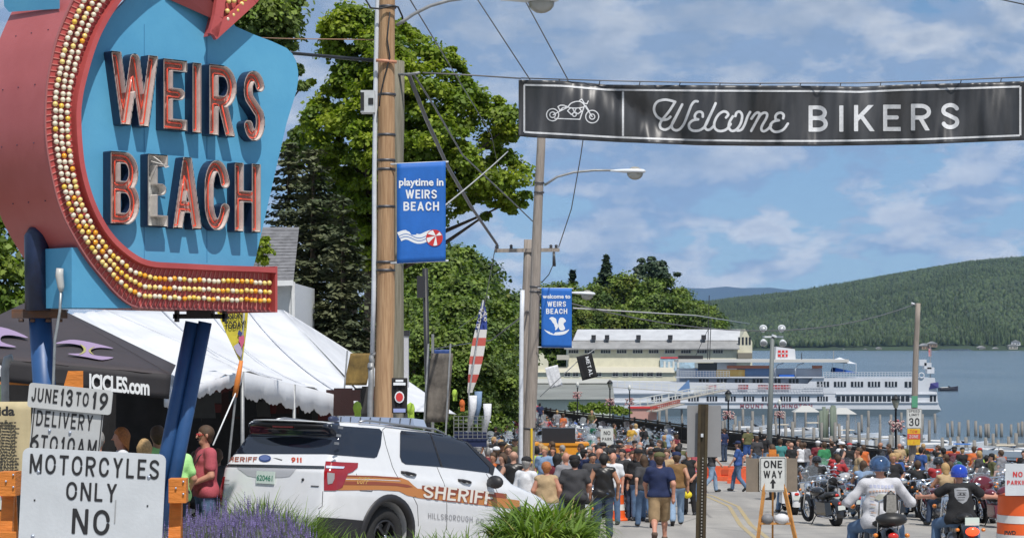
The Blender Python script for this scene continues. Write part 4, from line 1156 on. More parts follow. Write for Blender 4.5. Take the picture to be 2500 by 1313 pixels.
conifer('spruce_tree',765,350,62,2.9,dict(seed=2,per=190,needle=.13,z0=.12,dens=1.5),con_a,'tall dark spruce tree right of the blue sign face')
conifer('spruce_tree',705,335,66,2.6,dict(seed=22,per=190,needle=.13,z0=.12,dens=1.4),con_a,'second dark spruce tree, partly behind the sign face')
conifer('spruce_tree',838,470,60,1.9,dict(seed=24,per=150,needle=.13,z0=.12,dens=1.4),con_a,'smaller dark spruce tree just left of the wooden utility pole')
# --- generic woods: a few crowns reused
def crown_proto(seed,w,h,n,per,leaf,mats):
 r=np.random.default_rng(seed);rr=random.Random(seed);cl=[]
 for i in range(n):
  t=rr.random();z=h*(.18+.82*t);R_=w*math.sin(min(1,(t*.85+.22))*math.pi)**.6
  a=rr.uniform(0,6.283);q=R_*math.sqrt(rr.uniform(.25,1))*.85
  cl.append((q*math.cos(a),q*math.sin(a),z,rr.uniform(.16,.30)*w))
 V,Q=clump_leaves(cl,per,leaf,r,.75,.3);me=np_mesh('crown',V,Q)
 for m_ in mats:me.materials.append(m_)
 if len(mats)>1:me.polygons.foreach_set('material_index',np.repeat((r.random(n)<.35).astype(np.int32),per))
 return me
protos=[crown_proto(31,3.4,7.5,34,420,.20,[mid_a,dark_a]),crown_proto(32,3.9,7.0,38,420,.20,[dark_a,mid_a]),crown_proto(33,3.2,7.0,32,420,.19,[mid_b,mid_a]),crown_proto(34,3.0,6.2,30,420,.18,[maple_b,maple_a])]
tr_me=MB().tube([(0,0,-2.5),(.1,0,3),(0,.1,6)],[.3,.2,.05],7).tube([(.1,0,1.5),(1.2,.4,4)],[.12,.03],5).tube([(.1,0,1.9),(-1.3,-.2,4.6)],[.11,.03],5).mesh('trunk');tr_me.materials.append(bark_m)
def wood_tree(px,py_top,d,h,kind,label,zs=1.0,group='trees on the wooded slope'):
 """crown of height h whose top shows at row py_top"""
 zt=(HY-py_top)/F*d;me=protos[kind];base_h=me_h[kind];s=h/base_h
 root=empty('wood_tree',((px-1250)/F*d,d,zt-h),random.uniform(0,6.28),label,'tree',group)
 c=link('crown',me,root);c.scale=(s*random.uniform(.9,1.15),)*2+(s,);t_=link('trunk',tr_me,root);t_.scale=(s,s,s*1.1)
 return root
me_h=[max(v.co.z for v in p.vertices)for p in protos]
adj=['dark green','deep green','warm green','bright green']
random.seed(21)
ws=[]
for(x0,x1,y0,y1,d0,d1,n,hh)in((985,1110,575,640,150,175,7,12),(1110,1290,585,660,165,190,8,13),(985,1290,660,740,125,150,12,9.5),(990,1300,750,830,110,130,11,7.5),(1000,1260,830,880,150,165,8,7)):
 for i in range(n):ws.append((x0+(x1-x0)*(i+random.uniform(.1,.9))/n,random.uniform(y0,y1),random.uniform(d0,d1),hh*random.uniform(.85,1.15),random.choice([0,0,1,1,2,3]),'slope behind the tents'))
for(x0,x1,y0,y1,d0,d1,n,hh)in((1310,1440,680,700,300,340,4,22),(1440,1640,655,690,300,340,6,24),(1620,1745,705,745,290,330,4,20),(1320,1740,735,770,455,470,9,16),(1400,1700,700,740,460,480,7,26)):
 for i in range(n):ws.append((x0+(x1-x0)*(i+random.uniform(.15,.85))/n,random.uniform(y0,y1),random.uniform(d0,d1)if d0>400 else random.uniform(452,478),hh*random.uniform(.85,1.1),random.choice([1,1,0,2]),'grove behind the pier building'))
ws.sort(key=lambda q:q[0]);seen_k={}
ordn=lambda n:['leftmost','second','third','fourth','fifth','sixth','seventh','eighth','ninth','tenth','eleventh','twelfth','thirteenth','fourteenth','fifteenth','sixteenth','seventeenth','eighteenth','nineteenth','twentieth','twenty-first','twenty-second','twenty-third','twenty-fourth','twenty-fifth','twenty-sixth','twenty-seventh','twenty-eighth','twenty-ninth','thirtieth'][n]
ws=[(min(px,1305-h*.52/d*F)if 'slope' in w else px,py,d,h,k,w)for px,py,d,h,k,w in ws]
for i,(px,py,d,h,k,where)in enumerate(ws):
 q=seen_k.get((k,where),0);seen_k[(k,where)]=q+1
 side='left part' if px<(1140 if 'slope' in where else 1450)else('right part' if px>(1220 if 'slope' in where else 1620)else 'middle')
 wood_tree(px,py,d,h,k,f'{adj[k]} tree, {ordn(q)} from left among such in the {where}'.replace('leftmost from left','leftmost'),group='trees of the '+where)
conifer('pine_tree',1480,622,470,4.5,dict(seed=41,per=30,needle=1.0,droop=.1,z0=.5,dens=.5),con_b,'dark pine with a pointed top above the pier building, left of the two tall pines',zb=-12)
conifer('pine_tree',1398,655,470,4.5,dict(seed=43,per=30,needle=1.0,droop=.3,z0=.3,dens=.5),con_b,'narrow dark spruce top above the blue welcome banner',zb=-12)
outline_tree('pine_tree',[(1560,640),(1590,622),(1610,640),(1650,655),(1668,680),(1640,690),(1650,712),(1600,720),(1560,700),(1545,660)],475,26,(1.4,2.4),120,.8,[con_b],(1600,700,-12,.5),'tall spreading pine, highest tree of the grove by the lake',seed=9,thick=.7)
for i,(px,py)in enumerate(((1425,988),(1452,990),(1480,992),(1500,996))):
 V,Q=clump_leaves([(random.uniform(-1.2,1.2),random.uniform(-.5,.5),random.uniform(.1,.8),.7)for _ in range(9)],60,.3,rng);me=np_mesh('foliage',V,Q);me.materials.append(maple_b)
 r_=empty('bush',P(px,py+18,235),0,['leftmost','second','third','rightmost'][i]+' low green bush before the pale pier wall','bush','bushes before the pale pier wall');link('foliage',me,r_)
# == sheriff vehicle ==
def poly_sd(poly,X,Y):
 d=seg_sd(X,Y,[list(poly)+[poly[0]]]);ins=np.zeros(X.shape,bool);n=len(poly)
 for i in range(n):
  x1,y1=poly[i];x2,y2=poly[i-1]
  if y1==y2:continue
  ins^=((y1>Y)!=(y2>Y))&(X<(x2-x1)*(Y-y1)/(y2-y1)+x1)
 return np.where(ins,-d,d)
def smax(a,b,k):h=np.clip(.5-.5*(b-a)/k,0,1);return b*(1-h)+a*h+k*h*(1-h)
def smin(a,b,k):return -smax(-a,-b,k)
TH=R(36);PITCH=R(6.6)
suv=empty('sheriff_vehicle',(-3.045,25.35,-2.665),0,'white sheriff vehicle with brown and orange side stripe and tinted glass, seen from the rear','police car')
suv.rotation_euler=Euler((0,PITCH,R(90)-TH),'XYZ')
SM=Matrix.Translation(suv.location)@suv.rotation_euler.to_matrix().to_4x4();SMI=SM.inverted()
h=.028
gx=np.arange(-.12,5.15,h);gy=np.arange(-1.12,1.13,h);gz=np.arange(.1,1.95,h)
side=[(.02,.42),(-.03,.55),(-.02,.75),(.02,1.12),(.05,1.17),(.30,1.56),(.20,1.69),(.24,1.735),(.6,1.775),(1.3,1.80),(2.1,1.80),(2.7,1.775),(3.05,1.71),(3.45,1.49),(3.84,1.22),(4.15,1.15),(4.6,1.06),(4.88,.96),(4.98,.8),(5.0,.5),(4.9,.3),(4.4,.27),(.9,.27),(.2,.30)]
XX,ZZ2=np.meshgrid(gx,gz,indexing='ij');s2=poly_sd(side,XX,ZZ2)
wz=np.interp(gz,[.2,.35,.6,.85,1.0,1.12,1.2,1.5,1.72,1.8,2],[.90,.945,.975,.985,.97,.955,.92,.82,.735,.69,.6])
wx=np.interp(gx,[-.1,.0,.12,.5,1.2,3.8,4.4,4.8,5.0],[.86,.90,.955,.99,1,1,.98,.9,.74])
W_=wz[None,:]*wx[:,None]
f=smax(s2[:,None,:],(np.abs(gy)[None,:,None]-W_[:,None,:])*.93,.09)
for wxp in(1.16,4.02):
 c=np.sqrt((XX-wxp)**2+(ZZ2-.38)**2)-.45
 w=np.maximum(c[:,None,:],.55-np.abs(gy)[None,:,None]);f=smax(f,-w,.03)
V,Q=surface_nets(f,(gx[0],gy[0],gz[0]),h)
paint_w=mat('car_white_paint',(.74,.75,.77),.22,coat=.8,var=.02)
me=np_mesh('body',V,Q,True);me.materials.append(paint_w);body=link('body',me,suv)
bvh=BVHTree.FromPolygons([Vector(v)for v in V.tolist()],Q.tolist())
def ray_plane(px,py,axis,val):
 o=SMI@Vector((0,0,0));q=SMI@P(px,py,10);d=q-o;t=(val-o[axis])/d[axis];return o+d*t
def Z5(x,y):return 500+x/3.125,960+y/3.125
def on_side(p2,eps=.004,y0=-1.6):
 """(s, h) -> point on the right side of the body"""
 hit=bvh.ray_cast(Vector((p2[0],y0,p2[1])),Vector((0,1,0)))
 if hit[0]is None:return Vector((p2[0],-.95,p2[1]))
 return hit[0]+Vector((0,-eps,0))if hit[1].y<0 or True else hit[0]
def on_rear(p2,eps=.004):
 hit=bvh.ray_cast(Vector((-1.5,p2[0],p2[1])),Vector((1,0,0)))
 if hit[0]is None:return Vector((0,p2[0],p2[1]))
 return hit[0]+Vector((-eps,0,0))
def decal(name,pts,mtl,mode='side',eps=.005,parent=None,grid=.045,is2d=False,thick=0):
 """polygon (photo zoom coordinates or local 2D) filled with a grid and laid on the body"""
 if is2d:pl=pts
 elif mode=='side':pl=[(lambda q:(q.x,q.z))(ray_plane(*Z5(*p),1,-.96))for p in pts]
 else:pl=[(lambda q:(q.y,q.z))(ray_plane(*Z5(*p),0,.06))for p in pts]
 b=bmesh.new();vs=[b.verts.new((x,0,y))for x,y in pl];b.faces.new(vs)
 xs=[p[0]for p in pl];ys=[p[1]for p in pl]
 for ax,lo,hi in((0,min(xs),max(xs)),(2,min(ys),max(ys))):
  v=lo+grid
  while v<hi:
   no=(1,0,0)if ax==0 else(0,0,1);co=(v,0,0)if ax==0 else(0,0,v)
   bmesh.ops.bisect_plane(b,geom=b.verts[:]+b.edges[:]+b.faces[:],plane_co=co,plane_no=no);v+=grid
 bmesh.ops.triangulate(b,faces=b.faces)
 for v in b.verts:v.co=(on_side if mode=='side' else on_rear)((v.co.x,v.co.z),eps)
 bmesh.ops.recalc_face_normals(b,faces=b.faces)
 me=bpy.data.meshes.new(name);b.to_mesh(me);b.free();me.materials.append(mtl)
 for p in me.polygons:p.use_smooth=True
 return link(name,me,parent or suv)
def on_ray(p2,eps=.004):
 """zoom coordinates -> point where that line of sight meets the body"""
 o=SMI@Vector((0,0,0));x,y=p2
 for k in range(40):
  d=(SMI@P(*Z5(x,y),10))-o;hit=bvh.ray_cast(o,d.normalized())
  if hit[0]is not None:break
  x+=(1050-x)*.012;y+=(480-y)*.03
 if hit[0]is None:return ray_plane(*Z5(*p2),1,-.96)
 n=hit[1]if hit[1].dot(d)<0 else -hit[1];return hit[0]+n*eps
def zdecal(name,pts,mtl,eps=.005,parent=None,grid=14):
 b=bmesh.new();b.faces.new([b.verts.new((x,0,y))for x,y in pts])
 xs=[p[0]for p in pts];ys=[p[1]for p in pts]
 for no,lo,hi in(((1,0,0),min(xs),max(xs)),((0,0,1),min(ys),max(ys))):
  v=lo+grid
  while v<hi:bmesh.ops.bisect_plane(b,geom=b.verts[:]+b.edges[:]+b.faces[:],plane_co=(v*no[0],0,v*no[2]),plane_no=no);v+=grid
 bmesh.ops.triangulate(b,faces=b.faces)
 for v in b.verts:v.co=on_ray((v.co.x,v.co.z),eps)
 bmesh.ops.recalc_face_normals(b,faces=b.faces);me=bpy.data.meshes.new(name);b.to_mesh(me);b.free();me.materials.append(mtl)
 for p in me.polygons:p.use_smooth=True
 return link(name,me,parent or suv)
def ztext(txt,x0,x1,yc,slope,h,mtl,eps=.008,wf=.8,hw=.08,gap=.16,slant=0.0,name='lettering'):
 mb,W=capitals(txt,h,wf,hw,gap,total=x1-x0,res=34);cx=(x0+x1)/2
 return MB().add([on_ray((cx+x+slant*z,yc+slope*x-z),eps)for x,_,z in mb.v],mb.f).build(name,mtl,suv,fix=False)
def decal_text(txt,c0,c1,Hloc,mtl,mode='side',eps=.008,wf=.8,hw=.08,name='lettering',gap=.16,dz=0.0):
 """capitals centred between two local points"""
 a,b=[Vector(c)for c in(c0,c1)];L=(b-a).length;mb,W=capitals(txt,Hloc,wf,hw,gap,total=L,res=34)
 cx,cz=(a.x+b.x)/2,(a.y+b.y)/2;u=(b-a).normalized();out=[]
 for x,_,z in mb.v:
  q=(cx+u.x*x-u.y*z,cz+u.y*x+u.x*z+dz)if mode=='side' else(cx-x*(1 if a.x>b.x else -1),cz+u.y*x+z)
  out.append((on_side if mode=='side' else on_rear)(q,eps))
 return MB().add(out,mb.f).build(name,mtl,suv,fix=False)
def sl(x,y):q=ray_plane(*Z5(x,y),1,-.96);return(q.x,q.z)
def rl(x,y):q=ray_plane(*Z5(x,y),0,.0);return(q.y,q.z)
tint=mat('tinted_glass',(.012,.016,.028),.06,spec=.7,coat=.3)
black_pl=mat('black_plastic',(.022,.022,.026),.5)
seam_m=mat('panel_gap',(.06,.06,.065),.6)
def fit(pts,z0=None,z1=None):
 return pts
rg=[(.82,1.255),(.80,1.32),(.72,1.60),(.66,1.66),(-.66,1.66),(-.72,1.60),(-.80,1.32),(-.82,1.255)]
zdecal('rear_window',[(325,222),(1020,205),(1030,250),(950,462),(130,460),(185,400),(312,240)],tint,.006)
MB().ball((.30,0,1.738),(.24,.66,.020),24).build('spoiler',paint_w,suv)
MB().ball((.30,0,1.690),(.215,.665,.050),24).build('spoiler_underside',black_pl,suv)
MB().box((.125,.0,1.665),(.03,.34,.03)).build('brake_light',mat('lamp_red_dark',(.30,.02,.01),.2),suv)
MB().tube([(.10,-.05,1.24),(.13,.18,1.27),(.15,.40,1.265)],.012,6).build('wiper',black_pl,suv)
zdecal('tailgate_strip',[(118,540),(500,546),(915,556),(915,574),(500,566),(118,556)],mat('dark_chrome',(.10,.11,.12),.25,.7),.012)
zdecal('plate_recess',[(245,566),(330,628),(390,640),(590,640),(650,632),(700,574)],mat('recess_white_shaded',(.42,.43,.46),.4),.005)  # flat decal in greyed car white, shade of the recess painted in
dk_red=mat('tail_lamp_red',(.30,.008,.012),.12,coat=1)
a=rl(385,590);b_=rl(555,690)
plate_c=((a[0]+b_[0])/2,(a[1]+b_[1])/2)
lp_=MB().box((on_rear(plate_c).x-.02,plate_c[0],plate_c[1]),(.012,.305,.155)).build('licence_plate',mat('plate_pale_green',(.62,.72,.66),.5),suv)
o=link('plate_digits',text_mesh('620461',.095,.002),lp_);o.data=o.data.copy();o.data.materials.append(mat('plate_green',(.06,.25,.16),.5));o.rotation_euler=(0,0,R(-90));o.location=(on_rear(plate_c).x-.029,plate_c[0],plate_c[1]-.012)
brown=mat('decal_brown',(.28,.07,.035),.35);orange=mat('decal_orange',(.50,.20,.06),.35);gold=mat('decal_gold',(.62,.38,.12),.35)
ztext('SHERIFF',140,402,504,.0,36,brown,wf=1.0,hw=.085,slant=.1)
ztext('911',662,742,508,.03,38,mat('decal_red',(.50,.06,.02),.4),hw=.10)
zdecal('blue_oval_badge',[(462+47*math.cos(t),497+26*math.sin(t))for t in[i*math.pi/12 for i in range(24)]],mat('badge_blue',(.02,.05,.2),.2,coat=.5),.012)
zdecal('badge_ring',[(462+38*math.cos(t),497+19*math.sin(t))for t in[i*math.pi/12 for i in range(24)]],mat('badge_ring_silver',(.10,.14,.32),.2,coat=.5),.016)
for(x0,y0,x1,y1)in((130,655,190,662),(130,688,190,694),(812,700,872,712)):
 p,q=rl(x0,y0),rl(x1,y1);decal('badge',[(p[0],p[1]),(q[0],p[1]),(q[0],q[1]),(p[0],q[1])],seam_m,'rear',.008,is2d=True)
c=rl(747,656);MB().ball(on_rear(c),.02,8).build('rear_lock',black_pl,suv)
decal('rear_bumper_step',[(.92,.42),(.92,.30),(-.92,.30),(-.92,.42)],black_pl,'rear',.01,is2d=True)
zdecal('rear_pillar',[(975,240),(1075,250),(1020,472),(925,462)],tint,.0035)
zdecal('quarter_window',[(1035,248),(1330,270),(1352,292),(1340,400),(1312,482),(1290,492),(1120,478),(960,466),(955,440)],tint,eps=.006)
zdecal('rear_door_window',[(1497,284),(1712,302),(1800,560),(1530,540),(1500,520),(1486,480),(1488,300)],tint,eps=.006)
zdecal('front_door_window',[(1722,303),(1900,318),(1935,322),(2010,380),(2090,460),(2170,565),(2170,607),(1812,562)],tint,eps=.006)
zdecal('door_pillar',[(1712,302),(1724,303),(1814,562),(1798,560)],black_pl,eps=.009)
zdecal('side_pillar_trim',[(1935,320),(1975,330),(2210,560),(2195,625),(2168,607),(2168,565)],black_pl,eps=.011)
zdecal('stripe_orange',[(1075,622),(1300,628),(1490,640),(1550,662),(1590,700),(1620,724),(1900,752),(2215,790),(2400,815),(2400,885),(2210,862),(1900,826),(1640,798),(1545,778),(1480,745),(1330,735),(1000,738),(1040,700)],orange,eps=.006)
zdecal('stripe_brown',[(1050,668),(1300,672),(1480,684),(1545,695),(1585,712),(1540,716),(1460,704),(1300,698),(1035,696)],brown,eps=.009)
zdecal('stripe_line',[(1060,650),(1300,654),(1490,664),(1490,668),(1300,659),(1058,655)],paint_w,eps=.009)
zdecal('stripe_brown',[(1080,624),(1300,629),(1480,642),(1480,650),(1300,638),(1078,633)],brown,eps=.0095)
zdecal('stripe_brown',[(1655,700),(2200,752),(2300,765),(2300,800),(2200,790),(1655,738)],brown,eps=.0085)
ztext('SHERIFF',1668,2206,778,.108,106,brown,eps=.0115,hw=.105,gap=.08,slant=.12)
ztext('SHERIFF',1662,2196,772,.108,100,mat('decal_cream',(.72,.68,.62),.35),eps=.015,hw=.082,gap=.11,slant=.12)
ztext('CUFF',1160,1245,665,.05,52,gold,eps=.012,slant=.3)
ztext('HILLSBOROUGH',1702,2040,945,.085,44,mat('decal_grey',(.22,.22,.24),.5),eps=.008,hw=.055,gap=.3)
ztext('CO',2068,2124,974,.085,42,MATS['decal_grey'],eps=.008,hw=.055,gap=.3)
tl=zdecal('tail_lamp',[(925,520),(1165,530),(1162,566),(1125,598),(1088,610),(1045,716),(992,740),(912,740),(912,600)],dk_red,eps=.012)
zdecal('tail_lamp_lens',[(936,606),(985,610),(984,650),(970,684),(938,694)],mat('lamp_clear',(.30,.29,.30),.12),eps=.02,parent=tl)
zdecal('tail_lamp_lens',[(928,556),(1060,560),(1050,576),(928,574)],mat('lamp_clear2',(.55,.62,.75),.15),eps=.02,parent=tl)
decal('tail_lamp',[(.80,.62),(.80,1.0),(.955,1.0),(.955,.62)],dk_red,'rear',.015,is2d=True)
zdecal('lower_cladding',[(858,940),(1050,952),(1255,972),(1235,1040),(1225,1120),(858,1120)],black_pl,.010)
def seam(pts,mode='side',w=.009):
 pl=[(sl if mode=='side' else rl)(*p)for p in pts];q=[]
 for a,b in zip(pl,pl[1:]):
  n=max(2,int(math.hypot(a[0]-b[0],a[1]-b[1])/.05));q+=[(a[0]+(b[0]-a[0])*i/n,a[1]+(b[1]-a[1])*i/n)for i in range(n)]
 q.append(pl[-1]);P3=[(on_side if mode=='side' else on_rear)(p,.0015)for p in q]
 MB().tube(P3,w/2,4).build('panel_gap',seam_m,suv)
seam([(1500,262),(1462,280),(1452,400),(1460,560),(1478,640),(1490,690),(1560,745),(1610,850),(1625,1010)])
seam([(1500,262),(1700,285),(1935,312)])
seam([(1808,562),(1830,700),(1840,1040)]);seam([(2180,612),(2215,700),(2240,790),(2235,900),(2170,1060)])
seam([(1165,610),(1180,740),(1270,745),(1300,650)])
seam([(905,745),(900,860),(870,880)])
for(x0,y0,x1,y1)in((1515,600,1622,620),(1945,660,2038,678)):
 p,q=sl(x0,y0),sl(x1,y1);a=on_side(p);b_=on_side(q);c=(a+b_)/2
 MB().ball(c+Vector((0,.012,-.02)),(.075,.02,.045),12).build('handle_cup',seam_m,suv)
 MB().tube([a+Vector((-.0,-.0,0)),a.lerp(b_,.25)+Vector((0,-.035,.004)),a.lerp(b_,.75)+Vector((0,-.035,.0)),b_],.018,8).build('door_handle',black_pl,suv)
for wxp,nm in((1.16,'rear'),(4.02,'front')):
 for sy in(-1,1):
  vs=[];fs=[];n=22
  for i in range(n+1):
   a=math.pi*(-.06+1.12*i/n)
   for r_,dy in((.445,-.0),(.455,.028),(.53,.022),(.54,.0)):
    x=wxp+r_*math.cos(a);z=.38+r_*math.sin(a)
    hit=bvh.ray_cast(Vector((wxp+.54*math.cos(a),sy*-1.6*-1 if sy>0 else -1.6,.38+.54*math.sin(a))),Vector((0,-sy,0)))
    y=abs(hit[0].y)if hit[0]is not None else.95
    vs.append((x,sy*(min(y,.99)+dy-(.05 if r_==.445 else 0)),z))
  for i in range(n):
   for k in range(3):fs.append((4*i+k,4*i+k+1,4*i+k+5,4*i+k+4))
  MB().add(vs,fs,smooth=True).build('wheel_arch',black_pl,suv)
  w=bpy.data.objects.new('wheel',None);C.objects.link(w);w.parent=suv;w.location=(wxp,sy*.84,.38)
  MB().torus((0,0,0),.29,.10,28,10).build('tyre',mat('tyre_rubber',(.02,.02,.021),.8,bump=.3),w)
  m=MB()
  for k in range(5):
   a=k*2*math.pi/5;m.bar((0,sy*.045,0),(.20*math.cos(a),sy*.055,.20*math.sin(a)),.085,.04)
  Ml=Matrix.Rotation(R(90),4,'X');m.lathe([(.19,-.07),(.215,-.08),(.215,.08),(.19,.07)],24,M=Ml,cap=False).ball((0,sy*.05,0),(.05,.03,.05),10)
  m.build('rim',mat('rim_dark_steel',(.05,.05,.055),.35,.6),w)
  MB().ball((0,sy*.085,0),(.03,.015,.03),8).build('hub_cap',mat('chrome',(.75,.76,.78),.12,1.0),w)
MB().box((2.6,0,.36),(4.3,1.4,.22)).build('underbody',black_pl,suv)
for sy in(-1,):
 MB().ball((3.22,sy*1.06,1.20),(.075,.13,.09),12).bar((3.25,sy*.90,1.15),(3.22,sy*1.0,1.18),.05,.05).build('mirror',black_pl,suv)
for sy in(-1,1):MB().tube([(.75,sy*.70,1.79),(.9,sy*.70,1.82),(2.3,sy*.70,1.825),(2.5,sy*.70,1.78)],.014,6).build('roof_rail',mat('rail_satin',(.35,.36,.38),.35,.7),suv)
lb=MB().box((2.02,0,1.885),(.26,1.36,.10),top=.92).build('light_bar',mat('lightbar_lens',(.30,.36,.48),.15,coat=.6),suv)
for k in range(8):MB().box((1.895,-.6+k*.17,1.885),(.014,.012,.085)).build('light_divider',seam_m,lb)
MB().box((2.02,0,1.83),(.20,1.0,.03)).build('light_bar_base',black_pl,suv)
MB().ball((.95,-.1,1.83),(.10,.05,.04),8).build('roof_antenna',mat('dark_blue_plastic',(.03,.04,.09),.4),suv)
for zz in(260,320,380):
 p=sl(1035-(zz-260)*.25,zz);c=on_side(p);MB().box(c+Vector((0,-.012,0)),(.07,.02,.03)).build('side_marker',mat('marker_grey',(.2,.21,.23),.4),suv)
# == people ==
def cap_sd(X,Y,Z,a,b,ra,rb,sx=1.0,sy=1.0):
 ax,ay,az=a;bx_,by_,bz_=b
 cx,cy=(ax+bx_)/2,(ay+by_)/2
 x=(X-cx)/sx;y=(Y-cy)/sy;ax,bx_=(ax-cx)/sx,(bx_-cx)/sx;ay,by_=(ay-cy)/sy,(by_-cy)/sy
 vx,vy,vz=bx_-ax,by_-ay,bz_-az;L=vx*vx+vy*vy+vz*vz+1e-9
 t=np.clip(((x-ax)*vx+(y-ay)*vy+(Z-az)*vz)/L,0,1)
 return(np.sqrt((x-ax-t*vx)**2+(y-ay-t*vy)**2+(Z-az-t*vz)**2)-(ra+(rb-ra)*t))*min(1,(sx+sy)/2+.1)
def mesh_from(prims,h,k=.03,cuts=(),grow=0.0,noise=0.0,seed=0):
 """prims: (a, b, ra, rb, sx, sy); cuts: functions (X,Y,Z)->sd to intersect"""
 lo=np.min([np.minimum(p[0],p[1])-max(p[2],p[3])*max(p[4],p[5],1)-grow for p in prims],0)-3*h
 hi=np.max([np.maximum(p[0],p[1])+max(p[2],p[3])*max(p[4],p[5],1)+grow for p in prims],0)+3*h
 ax=[np.arange(lo[i],hi[i]+h,h)for i in range(3)];X,Y,Z=np.meshgrid(*ax,indexing='ij')
 f=np.full(X.shape,1.0)
 for a,b,ra,rb,sx,sy in prims:
  m=max(ra,rb)*max(sx,sy,1)+grow+k+2*h
  sl_=tuple(slice(max(0,int((min(a[i],b[i])-m-lo[i])/h)),int((max(a[i],b[i])+m-lo[i])/h)+2)for i in range(3))
  g=cap_sd(X[sl_],Y[sl_],Z[sl_],a,b,ra+grow,rb+grow,sx,sy);f[sl_]=smin(f[sl_],g,k)
 if noise:f=f+noise*(np.sin(X*17+Z*11+seed)*np.sin(Z*14+Y*19+X*9)+.8*np.sin(Z*25+1.5*np.sin(X*15+seed)+seed*2)*np.sin(X*12+1+Y*20))
 for c in cuts:f=np.maximum(f,c(X,Y,Z))
 V,Q=surface_nets(f,lo,h);return np_mesh('body',V,Q,True)
def person_parts(pose,h=.026,fem=False,belly=0.0,sleeve='short',leg='long',hem=.90,seed=0,hands=False,hair='short',face=False,vest=False):
 """pose: dict of joints; faces +Y. returns dict of meshes"""
 J=dict(pel=(0,0,.95),che=(0,0,1.33),nec=(0,0,1.50),hea=(0,.02,1.635),shl=(-.168,0,1.415),shr=(.168,0,1.415),ell=(-.24,-.02,1.14),elr=(.24,-.02,1.14),wrl=(-.25,.06,.89),wrr=(.25,.06,.89),hil=(-.09,0,.93),hir=(.09,0,.93),knl=(-.10,.01,.50),knr=(.10,.01,.50),anl=(-.11,-.02,.09),anr=(.11,-.02,.09),ftl=(-.13,.13,.035),ftr=(.13,.13,.035))
 J.update(pose);J={a:np.array(b,float)for a,b in J.items()}
 sw=.93 if fem else 1.0;w=1.0+belly
 for a in('shl','shr'):J[a]=J[a]*np.array([sw,1,1])if 'abs' not in pose else J[a]
 tor=[(J['pel'],J['che'],.112*w,.130,1.16,.88+belly*.5),(J['che'],(J['shl']+J['shr'])/2+[0,0,-.04],.130,.070,1.30,.82),((J['che']+J['pel'])/2+[0,.02+.05*belly,0],(J['che']+J['pel'])/2+[0,.02+.05*belly,-.05],.122*(w+belly*.6),.122*(w+belly*.6),1.25,.9),(J['shl'],J['shr'],.056,.056,1,1),(J['shl']*.45+J['nec']*.55+[0,0,-.035],J['shr']*.45+J['nec']*.55+[0,0,-.035],.05,.05,1,1),(J['hil'],J['hir'],.115*w,.115*w,1.0,1.0)]
 nk=[(J['nec']-[0,0,.06],J['nec']+[0,.01,.05],.058,.052,1,1)]
 hd=J['hea'];F_=pose.get('look',(0,1,0));F_=np.array(F_,float)/np.linalg.norm(F_)
 head=[(hd+[0,0,.015]-F_*.012,hd+[0,0,.03]-F_*.02,.095,.093,.86,1.0),(hd+F_*.02-[0,0,.055],hd+F_*.035-[0,0,.075],.058,.042,.95,1.0)]
 side_=np.array([F_[1],-F_[0],0])
 head+=[(hd+F_*.085+[0,0,.01],hd+F_*.106-[0,0,.018],.010,.016,1,1),(hd+side_*.085+[0,0,.015],hd+side_*.088-[0,0,.015],.02,.014,1,1),(hd-side_*.085+[0,0,.015],hd-side_*.088-[0,0,.015],.02,.014,1,1)]
 arms=[];hnd=[]
 for s in 'lr':
  sh,el,wr=J['sh'+s],J['el'+s],J['wr'+s]
  arms+=[(sh,el,.056,.044,1,1),(el,wr,.043,.029,1,1)]
  d=wr-el;d=d/np.linalg.norm(d);d2=np.array(pose.get('hd'+s,d),float);d2/=np.linalg.norm(d2)
  pc=wr+d2*.05;sd=np.cross(d2,np.array(pose.get('pn'+s,(1,0,0)),float));sd/=(np.linalg.norm(sd)+1e-6)
  hnd.append((wr,wr+d2*.085,.028,.036,1,1))
  if hands:
   nrm=np.cross(d2,sd)
   for i,(o,L)in enumerate(((-.030,.070),(-.010,.080),(.010,.075),(.028,.058))):
    k0=wr+d2*.085+sd*o;k1=k0+d2*L*.5+nrm*.008;k2=k1+d2*L*.42+nrm*.028
    hnd+=[(k0,k1,.0115,.0105,1,1),(k1,k2,.0105,.009,1,1)]
   t0=wr+d2*.03-sd*.025;t1=t0+d2*.035-sd*.035+nrm*.01;t2=t1+d2*.035-sd*.008+nrm*.012
   hnd+=[(t0,t1,.014,.012,1,1),(t1,t2,.012,.010,1,1)]
  else:hnd+=[(wr+d2*.09,wr+d2*.15,.030,.020,1,.7),(wr+d2*.03,wr+d2*.09+sd*.045,.016,.012,1,1)]
 legs=[]
 for s in 'lr':
  hi,kn,an,ft=J['hi'+s],J['kn'+s],J['an'+s],J['ft'+s]
  legs+=[(hi,kn,.092*(1+belly*.3),.058,1,1),(kn,kn*.6+an*.4+np.array([0,-.012,0]),.056,.055,1,1),(kn*.6+an*.4,an,.052,.036,1,1),(an-[0,0,.02],ft,.042,.035,1,1)]
 out={}
 out['body']=mesh_from(tor+nk+head+arms+hnd+legs,h,.028 if not hands else.018)
 fr={'none':.0,'short':.62,'long':1.0,'tee':.62}[sleeve]
 sh_pr=list(tor)
 for s in 'lr':
  sh,el,wr=J['sh'+s],J['el'+s],J['wr'+s]
  if sleeve in('short','tee'):sh_pr+=[(sh,sh+(el-sh)*fr,.062,.062,1,1)]
  if sleeve=='long':sh_pr+=[(sh,el,.052,.044,1,1),(el,el+(wr-el)*.93,.042,.032,1,1)]
 up=J['che']-J['pel'];up=up/np.linalg.norm(up)
 hp=J['pel']+up*(hem-.95)
